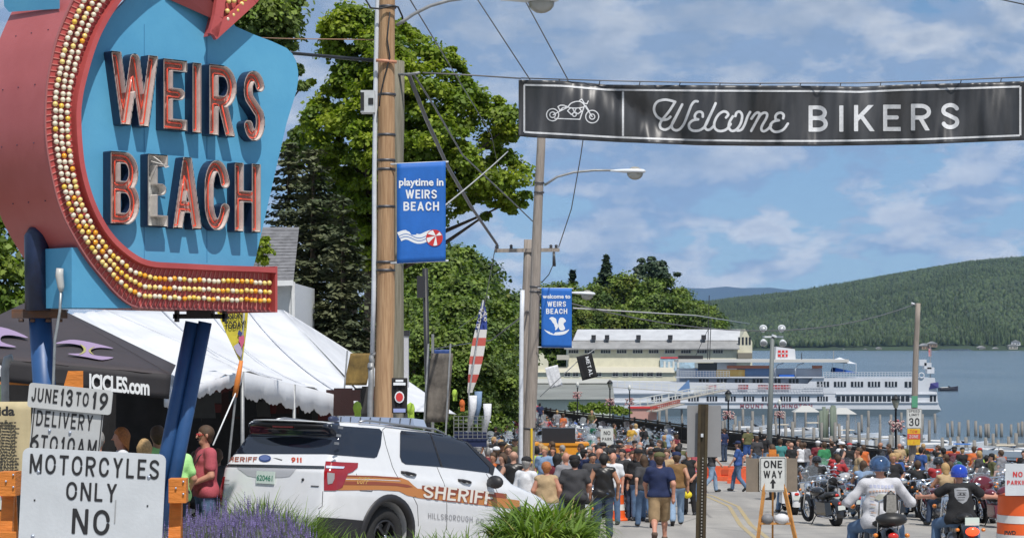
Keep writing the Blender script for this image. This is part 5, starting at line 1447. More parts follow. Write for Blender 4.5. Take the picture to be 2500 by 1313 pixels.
 cuts=[lambda X,Y,Z:-((X-hp[0])*up[0]+(Y-hp[1])*up[1]+(Z-hp[2])*up[2])]
 out['shirt']=mesh_from(sh_pr,h,.035,cuts,.014+(.004 if sleeve=='long' else 0),.006,seed)
 lp_=[]
 for s in 'lr':
  hi,kn,an=J['hi'+s],J['kn'+s],J['an'+s]
  if leg=='long':lp_+=[(hi,kn,.098,.068,1,1),(kn,an+(kn-an)*.02,.066,.060,1,1)]
  elif leg=='shorts':lp_+=[(hi,kn+(kn-hi)*.06,.102,.092,1,1)]
 lp_+=[(J['hil'],J['hir'],.112*w,.112*w,1,1),(J['pel'],J['pel']+up*.06,.108*w,.108*w,1.16,.88)]
 wp=J['pel']+up*.10
 out['trousers']=mesh_from(lp_,h,.025,[lambda X,Y,Z:(X-wp[0])*up[0]+(Y-wp[1])*up[1]+(Z-wp[2])*up[2]],.010,.004,seed+1)
 sp_=[]
 for s in 'lr':
  an,ft=J['an'+s],J['ft'+s];sp_+=[(an-[0,0,.03],ft,.050,.044,1,1),(an-[0,0,.045],an-[0,0,.04],.046,.05,1,1)]
 out['shoes']=mesh_from(sp_,h,.02,(),.004)
 hp_=[(hd+[0,0,.035]-F_*.022,hd+[0,0,.04]-F_*.022,.100,.098,.90,1.0)]
 if hair=='long':hp_+=[(hd-F_*.05,hd-F_*.07-[0,0,.16],.085,.055,1.1,.8),(hd+side_*.06-F_*.02,hd+side_*.07-F_*.02-[0,0,.14],.045,.03,1,1),(hd-side_*.06-F_*.02,hd-side_*.07-F_*.02-[0,0,.14],.045,.03,1,1)]
 else:hp_+=[(hd-F_*.035+[0,0,.01],hd-F_*.04-[0,0,.045],.082,.065,1,1)]
 c0=hd+F_*.055+np.array([0,0,.035])
 out['hair']=mesh_from(hp_,h*.8,.03,[lambda X,Y,Z:((X-c0[0])*F_[0]+(Y-c0[1])*F_[1])*.8-(Z-c0[2])*.6],.004,.004,seed)
 m=MB();M=Matrix.Translation(Vector(hd)+Vector((0,0,.055))-Vector(F_)*.015)@Vector(F_).to_track_quat('Y','Z').to_matrix().to_4x4()
 m.lathe([(.105,0),(.107,.03),(.095,.065),(.06,.092),(.012,.102)],12,M=M)
 br=[(-.08,.07),(-.075,.14),(-.04,.185),(.04,.185),(.075,.14),(.08,.07)]
 m.add([(x,y,.008)for x,y in br]+[(x,y,-.004)for x,y in br],[(0,1,2,3,4,5),(11,10,9,8,7,6)]+[(i,(i+1)%6,6+(i+1)%6,6+i)for i in range(6)],M=M);out['cap']=m.mesh('cap')
 m=MB();M=Matrix.Translation(Vector(hd)+Vector((0,0,.02))-Vector(F_)*.02)@Vector(F_).to_track_quat('Y','Z').to_matrix().to_4x4()
 m.lathe([(.128,-.055),(.134,-.03),(.136,.02),(.124,.07),(.09,.115),(.045,.138),(.004,.143)],20,M=M);m.lathe([(.128,-.06),(.137,-.055),(.137,-.045),(.128,-.045)],20,0,M=M,cap=False);out['helmet']=m.mesh('helmet')
 out['J']=J;return out
POSES={'stand':{},'stand2':dict(knl=(-.13,.03,.50),anl=(-.17,.0,.09),ftl=(-.22,.13,.035),ell=(-.29,-.06,1.17),wrl=(-.17,.08,1.0)),'walk':dict(knl=(-.10,.16,.52),anl=(-.11,.20,.10),ftl=(-.11,.34,.06),knr=(.10,-.06,.50),anr=(.11,-.34,.20),ftr=(.11,-.24,.05),ell=(-.24,-.16,1.17),wrl=(-.24,-.14,.92),elr=(.25,.10,1.15),wrr=(.22,.26,.98),hea=(0,.05,1.63)),'walk2':dict(knr=(.10,.16,.52),anr=(.11,.22,.10),ftr=(.11,.36,.06),knl=(-.10,-.04,.50),anl=(-.11,-.30,.17),ftl=(-.11,-.19,.04),elr=(.24,-.16,1.17),wrr=(.24,-.12,.92),ell=(-.25,.10,1.15),wrl=(-.22,.24,.97)),'fold':dict(ell=(-.27,.05,1.15),wrl=(-.06,.22,1.12),elr=(.27,.05,1.15),wrr=(.08,.24,1.16),hdl=(1,.2,0),hdr=(-1,.2,0)),'hip':dict(elr=(.38,-.06,1.18),wrr=(.20,.02,1.02),ell=(-.22,.04,1.14),wrl=(-.18,.22,1.02)),'raise':dict(elr=(.36,.12,1.52),wrr=(.22,.20,1.72),hdr=(-.3,.2,1),ell=(-.25,0,1.14)),'sit':dict(pel=(0,-.02,.82),che=(0,.02,1.18),nec=(0,.05,1.35),hea=(0,.08,1.485),shl=(-.19,.03,1.28),shr=(.19,.03,1.28),hil=(-.10,0,.80),hir=(.10,0,.80),ell=(-.30,.16,1.06),elr=(.30,.16,1.06),wrl=(-.34,.42,1.04),wrr=(.34,.42,1.04),knl=(-.24,.38,.66),knr=(.24,.38,.66),anl=(-.30,.34,.22),anr=(.30,.34,.22),ftl=(-.32,.50,.16),ftr=(.32,.50,.16)),}
BODY={}
def body_kind(key,**kw):
 if key not in BODY:BODY[key]=person_parts(**kw)
 return BODY[key]
skins=[mat('skin_'+a,c,.55,var=.06)for a,c in(('light',(.50,.28,.20)),('tan',(.42,.21,.13)),('brown',(.24,.12,.07)),('red',(.52,.25,.17)))]
def cloth(name,c,**k):return mat('cloth_'+name,c,.85,var=.12,vscale=9,bump=.3,bscale=70,**k)
CL={n:cloth(n,c)for n,c in dict(navy=(.012,.022,.075),black=(.014,.014,.016),charcoal=(.045,.045,.05),grey=(.22,.22,.24),white=(.68,.69,.72),red=(.36,.03,.035),maroon=(.16,.02,.03),orange=(.55,.13,.03),yellow=(.55,.33,.05),lime=(.38,.55,.07),green=(.03,.20,.08),teal=(.05,.22,.22),blue=(.03,.08,.26),sky=(.20,.30,.46),pink=(.44,.085,.11),tan=(.42,.30,.17),khaki=(.32,.22,.12),jeans=(.10,.17,.29),dark_jeans=(.035,.055,.10),light_jeans=(.24,.34,.47),olive=(.10,.10,.04),brown=(.20,.11,.04),lavender=(.45,.40,.62),mint=(.42,.80,.30)).items()}
leather=mat('black_leather',(.016,.015,.015),.38,var=.3,bump=.2,bscale=30)
HAIR={n:mat('hair_'+n,c,.7,var=.25,vscale=40)for n,c in dict(brown=(.07,.04,.022),black=(.012,.01,.01),grey=(.28,.27,.26),blond=(.42,.27,.12),ginger=(.36,.13,.04),bald=(.45,.26,.18)).items()}
shoe=mat('shoe_black',(.02,.02,.022),.5)
HELM={n:mat('helmet_'+n,c,.12,coat=1)for n,c in dict(black=(.012,.012,.014),blue=(.01,.05,.42),silver=(.45,.46,.48),red=(.4,.02,.02),white=(.7,.7,.7)).items()}
def person(loc,rz,kind,shirt,trousers,label,hair='brown',skin=0,hat=None,hatm=None,scale=1.0,group=None,shoes_m=None,wide=1.0):
 K=BODY[kind];r=empty('person',loc,rz,label,'person',group)
 r.scale=(scale*wide,scale*wide,scale)
 def part(nm,me,m):
  o=link(nm,me,r)
  if not len(me.materials):me.materials.append(m)
  elif me.materials[0]!=m:o.material_slots[0].link='OBJECT';o.material_slots[0].material=m
  return o
 part('body',K['body'],skins[skin]);part('shirt',K['shirt'],shirt);part('trousers',K['trousers'],trousers);part('shoes',K['shoes'],shoes_m or shoe)
 if hat=='helmet':part('helmet',K['helmet'],hatm)
 else:
  if hair!='bald':part('hair',K['hair'],HAIR[hair])
  if hat=='cap':part('cap',K['cap'],hatm or CL['black'])
 return r
H_=.027
for key,kw in dict(stand=dict(pose=POSES['stand']),stand_b=dict(pose=POSES['stand'],belly=.22),stand2=dict(pose=POSES['stand2'],belly=.1),walk=dict(pose=POSES['walk']),walk_s=dict(pose=POSES['walk'],leg='shorts'),walk2=dict(pose=POSES['walk2'],belly=.12),fold=dict(pose=POSES['fold'],belly=.15),hip=dict(pose=POSES['hip']),raised=dict(pose=POSES['raise']),sit=dict(pose=POSES['sit'],belly=.12,hem=.86),vest=dict(pose=POSES['stand2'],sleeve='none',belly=.12),vest_w=dict(pose=POSES['walk2'],sleeve='none',belly=.15),lady=dict(pose=POSES['stand'],fem=True,hair='long'),lady_t=dict(pose=POSES['hip'],fem=True,hair='long',sleeve='none'),lady_w=dict(pose=POSES['walk'],fem=True,hair='long'),shorts=dict(pose=POSES['stand2'],leg='shorts',belly=.15),long=dict(pose=POSES['stand'],sleeve='long',belly=.1),lady_sit=dict(pose=POSES['sit'],fem=True,hair='long',sleeve='none',hem=.86)).items():
 body_kind(key,h=H_,seed=len(key)*3,**kw)
# == motorcycles ==
chrome=mat('polished_chrome',(.78,.79,.81),.10,1.0)
tyre_m=mat('tyre_black',(.018,.018,.019),.8)
blk_p=mat('engine_black',(.02,.02,.022),.35,.3)
seat_m=mat('seat_leather',(.018,.017,.017),.45)
redlens=mat('red_lens',(.6,.02,.01),.12,coat=1)
orlens=mat('amber_lens',(.75,.22,.02),.12,coat=1)
glass_m=mat('windshield_glass',(.6,.65,.7),.05,alpha=.35)
PAINT={n:mat('bike_paint_'+n,c,.15,coat=1)for n,c in dict(black=(.012,.012,.014),red=(.36,.01,.015),blue=(.02,.06,.30),silver=(.38,.39,.41),white=(.65,.66,.68),maroon=(.12,.01,.02),green=(.01,.10,.05),orange=(.6,.15,.01),navy=(.01,.02,.08)).items()}
def bike_parts():
 B={}
 def wheel(R_,w):
  return MB().torus((0,0,0),R_-w,w,22,7,0),None
 for nm,x,R_,w in(('front',.80,.33,.060),('rear',-.78,.32,.080)):
  B[nm+'_tyre']=(MB().torus((x,0,R_),R_-w,w,22,7),tyre_m)
  m=MB().torus((x,0,R_),R_-1.9*w,.014,20,5)
  for k in range(9):
   a=k*2*math.pi/9;m.bar((x,0,R_),(x+(R_-1.8*w)*math.cos(a),0,R_+(R_-1.8*w)*math.sin(a)),.014)
  m.lathe([(.05,-.06),(.05,.06)],10,M=Matrix.Translation((x,0,R_))@Matrix.Rotation(R(90),4,'X'));B[nm+'_rim']=(m,chrome)
 def fender(x,z,R_,a0,a1,w,n=9):
  vs=[];fs=[]
  for i in range(n+1):
   a=R(a0+(a1-a0)*i/n)
   for j,(dy,dr)in enumerate(((-w,-.045),(-w*.75,.0),(0,.022),(w*.75,.0),(w,-.045))):vs.append((x+(R_+dr)*math.cos(a),dy,z+(R_+dr)*math.sin(a)))
  for i in range(n):
   for j in range(4):fs.append((5*i+j,5*i+j+1,5*i+j+6,5*i+j+5))
  return MB().add(vs,fs,smooth=True)
 B['front_fender']=(fender(.80,.33,.36,20,165,.085),'paint');B['rear_fender']=(fender(-.78,.32,.37,15,190,.115),'paint')
 B['tank']=(MB().ball((.14,0,.80),(.30,.155,.125),14).ball((.30,0,.83),(.16,.12,.09),10),'paint')
 B['seat']=(MB().ball((-.28,0,.70),(.24,.165,.07),12).ball((-.58,0,.77),(.20,.125,.065),10),seat_m)
 B['frame']=(MB().tube([(.55,0,.88),(.42,0,.40),(.30,0,.20),(-.35,0,.20),(-.50,0,.40),(-.40,0,.66)],.022,6).tube([(-.78,.12,.32),(-.3,.14,.35)],.024,6).tube([(-.78,-.12,.32),(-.3,-.14,.35)],.024,6).box((-.5,.12,.46),(.3,.03,.06)),blk_p)
 e=MB().ball((.02,0,.36),(.24,.15,.15),12)
 for s in(-1,1):e.tube([(.02+s*.04,0,.42),(.02+s*.17,0,.66)],[.085,.075],10)
 e.ball((.02,-.17,.56),(.09,.05,.07),10);B['engine']=(e,mat('engine_grey',(.30,.30,.31),.3,.7))
 x=MB()
 for dz in(0,.09):x.tube([(.20,-.08,.60),(.30,-.16,.50),(.15,-.19,.28+dz),(-.4,-.2,.25+dz),(-1.02,-.21,.27+dz)],[.022,.022,.024,.036,.042],8)
 x.tube([(-.2,.2,.25),(-1.0,.2,.27)],[.026,.042],8)
 B['exhaust']=(x,chrome)
 B['fork']=(MB().tube([(.80,-.10,.33),(.52,-.10,.98)],.026,8).tube([(.80,.10,.33),(.52,.10,.98)],.026,8),chrome)
 B['handlebar']=(MB().tube([(.22,-.42,.98),(.34,-.36,1.04),(.50,-.14,1.02),(.50,.14,1.02),(.34,.36,1.04),(.22,.42,.98)],.016,8),chrome)
 B['grip']=(MB().tube([(.16,-.45,.965),(.27,-.40,1.005)],.024,8).tube([(.16,.45,.965),(.27,.40,1.005)],.024,8),blk_p)
 B['headlight']=(MB().ball((.66,0,.90),(.10,.095,.095),12),chrome)
 B['tail_light']=(MB().ball((-1.12,0,.60),(.04,.07,.045),10),redlens)
 B['number_plate']=(MB().box((-1.17,0,.50),(.008,.19,.11)),mat('plate_white2',(.62,.66,.62),.5))
 m=MB()
 for s in(-1,1):m.tube([(.36,s*.34,1.05),(.34,s*.38,1.18)],.007,5).ball((.34,s*.40,1.20),(.015,.065,.035),8)
 B['mirrors']=(m,chrome)
 m=MB()
 for s in(-1,1):m.ball((-1.0,s*.20,.60),(.03,.035,.03),8);m.ball((.62,s*.22,.84),(.03,.04,.035),8)
 B['turn_signal']=(m,orlens)
 B['sissy_bar']=(MB().tube([(-.72,-.13,.55),(-.86,-.13,1.02),(-.88,0,1.08),(-.86,.13,1.02),(-.72,.13,.55)],.012,6),chrome)
 B['back_pad']=(MB().ball((-.85,0,.98),(.035,.12,.13),10),seat_m)
 B['windshield']=(MB().add([(.60,y,z)if abs(y)<.2 else(.54,y,z)for z in(1.0,)for y in(-.24,-.1,.1,.24)]+[(.44,y,1.42)if abs(y)<.15 else(.40,y,1.36)for y in(-.2,-.1,.1,.2)],[(0,1,5,4),(1,2,6,5),(2,3,7,6)],smooth=True),glass_m)
 B['saddlebag']=(MB().box((-.80,-.30,.50),(.52,.17,.30),top=.9),'paint');B['saddlebag_']=(MB().box((-.80,.30,.50),(.52,.17,.30),top=.9),'paint')
 B['top_case']=(MB().ball((-1.02,0,.92),(.22,.28,.16),12),'paint')
 B['fairing']=(MB().ball((.60,0,.98),(.16,.34,.24),12),'paint')
 B['side_stand']=(MB().tube([(.05,.14,.22),(.02,.30,.01)],.014,6),blk_p)
 return B
BP=bike_parts();BM={}
for k,(m,mt)in BP.items():
 me=m.mesh(k.rstrip('_'));me.materials.append(PAINT['black']if mt=='paint' else mt)
 b=bmesh.new();b.from_mesh(me);bmesh.ops.recalc_face_normals(b,faces=b.faces);b.to_mesh(me);b.free();BM[k]=me
BASE=['front_tyre','front_rim','rear_tyre','rear_rim','front_fender','rear_fender','tank','seat','frame','engine','exhaust','fork','handlebar','grip','headlight','tail_light','number_plate','mirrors','turn_signal','side_stand']
VAR={'cruiser':[],'sissy':['sissy_bar','back_pad'],'tourer':['windshield','saddlebag','saddlebag_'],'dresser':['fairing','windshield','saddlebag','saddlebag_','top_case','back_pad']}
JOINT={}
def joined(var):
 """one light mesh for bikes that are only a few pixels long"""
 if var not in JOINT:
  m=MB();ms=[]
  for k in BASE+VAR[var]:
   if k in('grip','number_plate','side_stand','turn_signal'):continue
   mm_,mt=BP[k];mt=PAINT['black']if mt=='paint' else mt
   if mt not in ms:ms.append(mt)
   m.add(mm_.v,mm_.f,ms.index(mt),smooth=True)
  me=m.mesh('motorcycle');[me.materials.append(x)for x in ms];JOINT[var]=(me,ms.index(PAINT['black']))
 return JOINT[var]
def motorcycle(loc,rz,var,paint,label,group=None,parts=True,lean=.0,scale=1.0,skip=(),steer=0):
 if not parts:
  me,i=joined(var);o=link('motorcycle',me);o.location=loc;o.rotation_euler=(lean,0,rz);o.scale=(scale,)*3
  if paint!='black':o.material_slots[i].link='OBJECT';o.material_slots[i].material=PAINT[paint]
  return tag(o,label,'motorcycle',group)
 r=empty('motorcycle',loc,rz,label,'motorcycle',group);r.rotation_euler=(lean,0,rz);r.scale=(scale,)*3
 for k in BASE+VAR[var]:
  if k in skip:continue
  o=link(k.rstrip('_'),BM[k],r)
  if BP[k][1]=='paint' and paint!='black':o.material_slots[0].link='OBJECT';o.material_slots[0].material=PAINT[paint]
 return r
# == the crowd and the bikes ==
rc=random.Random(77)
used_labels=set()
def uniq(lbl,alts):
 if lbl not in used_labels:used_labels.add(lbl);return lbl
 for a in alts:
  l2=lbl+' '+a
  if len(l2.split())<=16 and l2 not in used_labels:used_labels.add(l2);return l2
 return lbl
def man(px,head,kind,shirt,tr,label,rz=0,d=None,**k):
 """stand a person so that the head top shows at row `head`"""
 sc=k.get('scale',1.0);dd=d or d_head(head,1.74*sc)
 p=G(px,dd);return person((p.x,p.y,p.z),rz,kind,CL[shirt]if isinstance(shirt,str)else shirt,CL[tr]if isinstance(tr,str)else tr,label,**k)
hero=dict(h=.02)
body_kind('polo_walk',pose=dict(POSES['walk2'],anl=(-.11,-.34,.24),ftl=(-.11,-.26,.07),knl=(-.10,-.06,.50)),h=.018,leg='shorts',seed=4,belly=.08)
body_kind('vest_back',pose=dict(ell=(-.27,-.03,1.16),wrl=(-.26,.04,.92),elr=(.28,-.03,1.16),wrr=(.27,.04,.92),knl=(-.12,.0,.5),anl=(-.15,-.03,.09),ftl=(-.17,.11,.035)),h=.018,sleeve='none',belly=.1,seed=6,hem=.84)
body_kind('tee_back',pose=dict(ell=(-.27,0,1.16),wrl=(-.20,.14,.95),elr=(.27,0,1.16),wrr=(.20,.14,.95)),h=.018,sleeve='short',belly=.2,seed=8,hem=.86)
body_kind('lady_back',pose=dict(ell=(-.25,-.02,1.16),wrl=(-.20,.10,.95),elr=(.25,-.02,1.16),wrr=(.20,.10,.95)),h=.018,fem=True,sleeve='none',belly=.18,seed=9,hair='short')
body_kind('jacket_back',pose={},h=.018,sleeve='long',belly=.15,seed=10)
man(1610,1088,'polo_walk','navy','khaki','man in navy polo shirt and khaki shorts walking away down the road',d=41.6,scale=1.03,hair='brown',hat='cap',hatm=CL['olive'],skin=3,shoes_m=cloth('shoe_tan',(.12,.08,.06)),wide=1.1)
man(1474,1102,'vest_back',leather,'dark_jeans','bare armed man in black leather vest standing left of the orange drum',d=43.6,scale=1.02,hair='black',skin=1,wide=1.08)
man(1403,1105,'tee_back','charcoal','black','broad man in plain dark grey T-shirt and black cap, back turned',d=42.0,scale=1.0,hair='black',hat='cap',skin=3,wide=1.14)
man(1334,1124,'lady_back','tan','white','woman with short reddish hair in a strappy patterned top, back turned',d=40.2,scale=.93,hair='ginger',skin=3,wide=1.12)
man(1285,1098,'jacket_back','white','dark_jeans','man in white jacket with green collar and dark cap beside the vehicle bonnet',d=40.8,scale=.98,hair='grey',hat='cap',rz=-.5)
man(1254,1082,'vest',leather,'dark_jeans','biker with white sleeves under a patched leather vest, left of the white jacket',d=47.5,scale=1.03,hair='bald',skin=0,wide=1.1)
man(1382,1092,'tee_back','grey','dark_jeans','bald man in grey camouflage shirt behind the dark grey T-shirt',d=46,scale=1.02,hair='bald',skin=3,rz=.4)
man(1573,1118,'lady_w','charcoal','jeans','woman in dark grey T-shirt and blue jeans left of the navy polo',d=48.5,scale=.97,hair='brown',rz=.2)
man(1652,1100,'vest_w','brown','light_jeans','man in tan leather vest and light blue jeans right of the navy polo',d=49.5,hair='brown',hat='cap',hatm=CL['navy'],skin=1,wide=1.08)
man(1682,1112,'vest','black','black','man in black sleeveless shirt carrying a bright yellow bag',d=55,hair='grey',rz=2.6,skin=3)
yb=MB().ball((0,0,0),(.12,.08,.10),10).tube([(-.06,0,.08),(0,0,.16),(.06,0,.08)],.008,5).build('shopping_bag',cloth('bag_yellow',(.75,.60,.03)),None);yb.location=P(1679,1207,54.7);tag(yb,'bright yellow bag held by the man in black sleeveless shirt','bag')
man(1737,1108,'walk','charcoal','light_jeans','man in dark shirt and pale jeans striding across the road before the barrier',rz=-1.35,d=71,hair='brown')
man(1802,1098,'walk2','blue','jeans','man in blue T-shirt and cap crossing the road left of the one way sign',rz=1.35,d=72,hair='brown',hat='cap',hatm=CL['navy'])
man(1545,1105,'fold','black','dark_jeans','man in black T-shirt facing the camera left of the woman in grey',rz=3.0,d=52,hair='brown',skin=3)
man(1520,1110,'stand2','charcoal','black','man in charcoal shirt standing behind the orange drum',rz=2.5,d=55,hair='black')
man(1497,1096,'stand','white','jeans','pink faced bald man in pale shirt behind the leather vest',rz=2.8,d=50,hair='bald',skin=3)
man(1590,1098,'hip','sky','black','short haired person in pale blue shirt behind the woman in grey',rz=3.3,d=56)
man(1628,1092,'stand','tan','dark_jeans','man in tan shirt half hidden behind the navy polo',rz=2.9,d=55,hair='brown')
man(1310,1062,'hip','lime','black','worker in fluorescent yellow shirt right of the second pole',d=60,hair='black',skin=1,rz=.3)
man(1360,1108,'lady','maroon','jeans','dark haired person in maroon top between grey T-shirt and strappy top',d=47,hair='black',rz=-.4)
man(1228,1096,'lady','charcoal','black','person in charcoal shirt behind the vehicle mirror',rz=2.2,d=48,hair='brown')
man(1205,1092,'stand','orange','black','person in orange T-shirt above the vehicle windscreen pillar',rz=2.6,d=50,hair='brown',skin=1)
man(1190,1075,'stand_b','maroon','dark_jeans','heavy man in maroon shirt above the vehicle windscreen',rz=.6,d=58,hair='grey')
man(1236,1058,'raised','yellow','black','man in golden yellow T-shirt among the bikes left of the second pole',rz=1.5,d=66,hair='brown')
man(1168,1070,'stand','grey','black','man in grey T-shirt and sun hat right of the vehicle roof',d=60,hair='grey',hat='cap',hatm=CL['grey'])
far=[(1360,1000,'shorts','grey','jeans',0,'blond'),(1345,980,'stand','pink','grey',0,'black'),(1330,978,'stand','red','dark_jeans',0,'brown'),(1318,984,'stand2','navy','dark_jeans',0,'black'),(1375,1012,'stand','orange','black',1,'brown'),(1268,985,'stand','lavender','grey',.3,'brown'),(1222,977,'stand2','blue','jeans',1,'brown'),(1212,972,'hip','orange','jeans',2,'brown'),(1217,1018,'stand','red','dark_jeans',.5,'black'),(1246,1010,'lady_t','tan','dark_jeans',2,'brown'),(1262,1024,'lady','maroon','black',1,'brown'),(1180,1010,'stand','charcoal','black',2,'brown'),(1196,1030,'raised','navy','black',1,'grey'),(1150,985,'stand','sky','black',.5,'brown'),(1290,998,'stand2','black','jeans',1.5,'brown'),(1552,1032,'lady_t','white','blue',0,'blond'),(1541,1040,'hip','yellow','jeans',1,'brown'),(1626,1048,'stand_b','sky','jeans',0,'grey'),(1650,1058,'lady_t','maroon','jeans',.8,'brown'),(1572,1040,'stand','black','jeans',1,'black'),(1768,1040,'stand','navy','dark_jeans',.4,'brown'),(1826,1040,'shorts','olive','blue',.2,'grey'),(1866,1055,'hip','black','light_jeans',-.5,'black'),(1885,1085,'lady','orange','black',1,'brown'),(1848,1062,'stand','charcoal','jeans',0,'brown'),(1932,1066,'stand_b','black','dark_jeans',.5,'bald'),(1950,1072,'stand','charcoal','jeans',2,'brown'),(1964,1072,'stand2','grey','dark_jeans',0,'brown'),(1956,1096,'lady_t','white','black',.5,'brown'),(1997,1072,'stand','maroon','black',0,'grey'),(2012,1082,'stand2','green','dark_jeans',.4,'brown'),(2053,1090,'lady','white','jeans',.8,'brown'),(2057,1082,'stand','charcoal','black',1.2,'brown'),(2074,1086,'vest','black','jeans',.1,'grey'),(2108,1070,'vest','orange','black',0,'brown'),(2150,1094,'stand','black','black',1,'bald'),(2170,1094,'stand','charcoal','jeans',1.5,'brown'),(2196,1092,'stand_b','tan','jeans',0,'bald'),(2245,1108,'lady','yellow','jeans',.5,'blond'),(2256,1112,'stand','olive','jeans',.3,'brown'),(2290,1118,'fold','black','dark_jeans',1.2,'brown'),(2378,1094,'stand','orange','dark_jeans',.1,'brown'),(2393,1124,'lady','lime','jeans',.2,'blond'),(2420,1112,'stand','black','jeans',1,'brown'),(2444,1106,'stand_b','grey','dark_jeans',.8,'brown'),(2330,1120,'stand2','maroon','black',0,'brown'),(1905,1078,'stand','teal','black',0,'brown'),(1925,1092,'hip','red','jeans',2,'brown'),(2030,1096,'raised','black','jeans',1,'brown'),(1160,1000,'stand','black','black',0,'brown'),(1205,1000,'stand2','charcoal','black',1,'brown'),(1235,995,'stand','olive','black',2,'black'),(1250,968,'stand','navy','jeans',2,'brown'),(1285,975,'stand','charcoal','jeans',2,'brown'),(1304,990,'lady','green','jeans',1,'brown'),(1440,1098,'stand_b','grey','jeans',2.5,'grey'),(1425,1094,'raised','navy','jeans',-1,'black'),(1465,1086,'stand','white','jeans',.4,'brown'),(1700,1090,'stand','pink','jeans',1,'brown'),(1533,1092,'stand2','white','black',2.2,'grey'),(1610,1080,'hip','black','black',2,'brown'),(1350,1088,'fold','grey','black',2.8,'brown'),(1330,1096,'stand','sky','black',2.6,'blond'),(1212,1110,'stand','grey','black',1,'brown'),(1242,1092,'stand','black','black',2.8,'red' if False else 'brown'),(1418,1084,'cap','teal','black',2,'brown')]
cname=dict(sky='pale blue',tan='tan',lime='lime green',light_jeans='pale jeans',dark_jeans='dark jeans',jeans='blue jeans')
for i,(px,hd,kd,shc,trc,rz,hr)in enumerate(far):
 kd=kd if kd in BODY else 'stand';dd=d_head(hd,1.74)
 if px>1900:dd=76+rc.random()*14;kd=('lady_sit' if kd.startswith('lady')else 'sit')if hd>1106 and kd not in('raised','fold')else kd
 elif dd<57:dd=57+rc.random()*6
 p=G(px,dd)
 if dd>70 and p.x>rail_x(dd)-1.2:p.x=rail_x(dd)-1.2;p.z=zg(dd,p.x)
 zone='up the street left of the poles' if px<1270 else 'by the upper wall end' if(px<1400 and hd<1030)else 'in the crowd behind the vehicle' if px<1480 else 'among the bikes in the middle' if px<1715 else 'near the grey sign back' if px<1900 else 'right of the one way sign' if px<2120 else 'by the sea wall on the right'
 who='woman' if kd.startswith('lady')else 'man'
 l=f"{hr if hr == 'bald' else hr + ' haired'} {who} in {cname.get(shc, shc)} {zone}"
 l=uniq(l,['and '+cname.get(trc,trc+' trousers'),'turned sideways','farther off'])
 person((p.x,p.y,p.z),rz+rc.uniform(-.3,.3),kd,CL[shc],CL[trc],l,hair=hr if hr in HAIR else 'brown',skin=rc.choice([0,0,1,3]),scale=rc.uniform(.95,1.04),hat='cap' if rc.random()<.25 and hr!='blond' else None,hatm=CL[rc.choice(['black','navy','red','white'])],wide=rc.uniform(1.0,1.15),group='people in the crowd')
# -- bikes --
COLS=['black']*7+['red','maroon','blue','navy','silver','silver','white','green','orange']
VARS=['cruiser','cruiser','sissy','tourer','tourer','dresser']
nbk=[0]
vname=dict(cruiser='cruiser',sissy='cruiser with backrest',tourer='windshield tourer',dresser='full dress tourer')
def park(x,y,rz,where,parts=None):
 v=rc.choice(VARS);c=rc.choice(COLS);dd=y
 nbk[0]+=1
 motorcycle((x,y,zg(y,x)),rz+rc.uniform(-.12,.12),v,c,f'{c} {vname[v]} parked {where}',group='motorcycles '+where,parts=(dd<66)if parts is None else parts,lean=rc.choice([-.12,-.1,-.14]))
 if rc.random()<(.42 if 9<x<24 and y<96 else.10):
  k=rc.choice(['sit','sit','lady_sit','stand','stand2']);s=rc.choice(['black','black','black','charcoal','charcoal','olive','white','grey','red','navy','blue','tan'])
  hr=rc.choice(['brown','black','grey','blond']);hh=rc.random()
  who='woman' if k.startswith('lady')else 'man';act='seated on a' if 'sit' in k else 'standing by a'
  l=f"{hr} haired {who} in {cname.get(s, s)}, {act} {c} bike {where}"
  if 'sit' in k:loc=Vector((x,y,zg(y,x)-.10))+Vector((math.cos(rz),math.sin(rz),0))*-.25;rr_=rz-R(90)
  else:loc=Vector((x,y,zg(y,x)))+Vector((math.cos(rz),math.sin(rz),0))*-1.5;rr_=rc.uniform(0,6.28)
  person(tuple(loc),rr_,k,CL[s],CL[rc.choice(['jeans','dark_jeans','black'])],uniq(l,['in jeans','far side']),hair=hr,skin=rc.choice([0,1,3]),hat='helmet' if hh<.12 else('cap' if hh<.35 else None),hatm=HELM[rc.choice(['black','silver','blue'])]if hh<.12 else CL['black'],group='bikers '+where,scale=rc.uniform(.95,1.05))
y=58.0
while y<92:
 ang=math.atan2(RAIL[2][1]-RAIL[5][1],RAIL[2][0]-RAIL[5][0])
 park(rail_x(y)-2.6,y,ang-R(72),'by the sea wall'+(' near end' if y<90 else ' far end'));y+=.98 if y<110 else 1.25
y=50.0
while y<92:
 park(rail_x(y)-7.6-(0 if y>60 else(60-y)*.25),y,R(20),'in the right hand row');y+=1.05
y=64.0;row=0
while y<168:
 x=-.022*y+rc.uniform(0,.5);x1=min(.078*y if y>84 else.045*y,rail_x(y)-4.6);row+=1;st=1.12 if y>84 else 1.5
 while x<x1:
  park(x,y+rc.uniform(-.3,.3),R(62 if row%2 else -118)+rc.uniform(-.1,.1),('in the nearer' if y<84 else 'in the middle' if y<115 else 'in the far')+(' left' if x<.02*y else ' right')+' block');x+=st*rc.uniform(.9,1.2)
 y+=3.0 if y>84 else 4.2
for y,x0 in((50,7.6),(55.5,8.6),(61,9.6)):
 x=x0
 while x<rail_x(y)-9.5:park(x,y+rc.uniform(-.5,.5),R(95)+rc.uniform(-.3,.3),'in the loose right group');x+=rc.uniform(1.25,1.8)
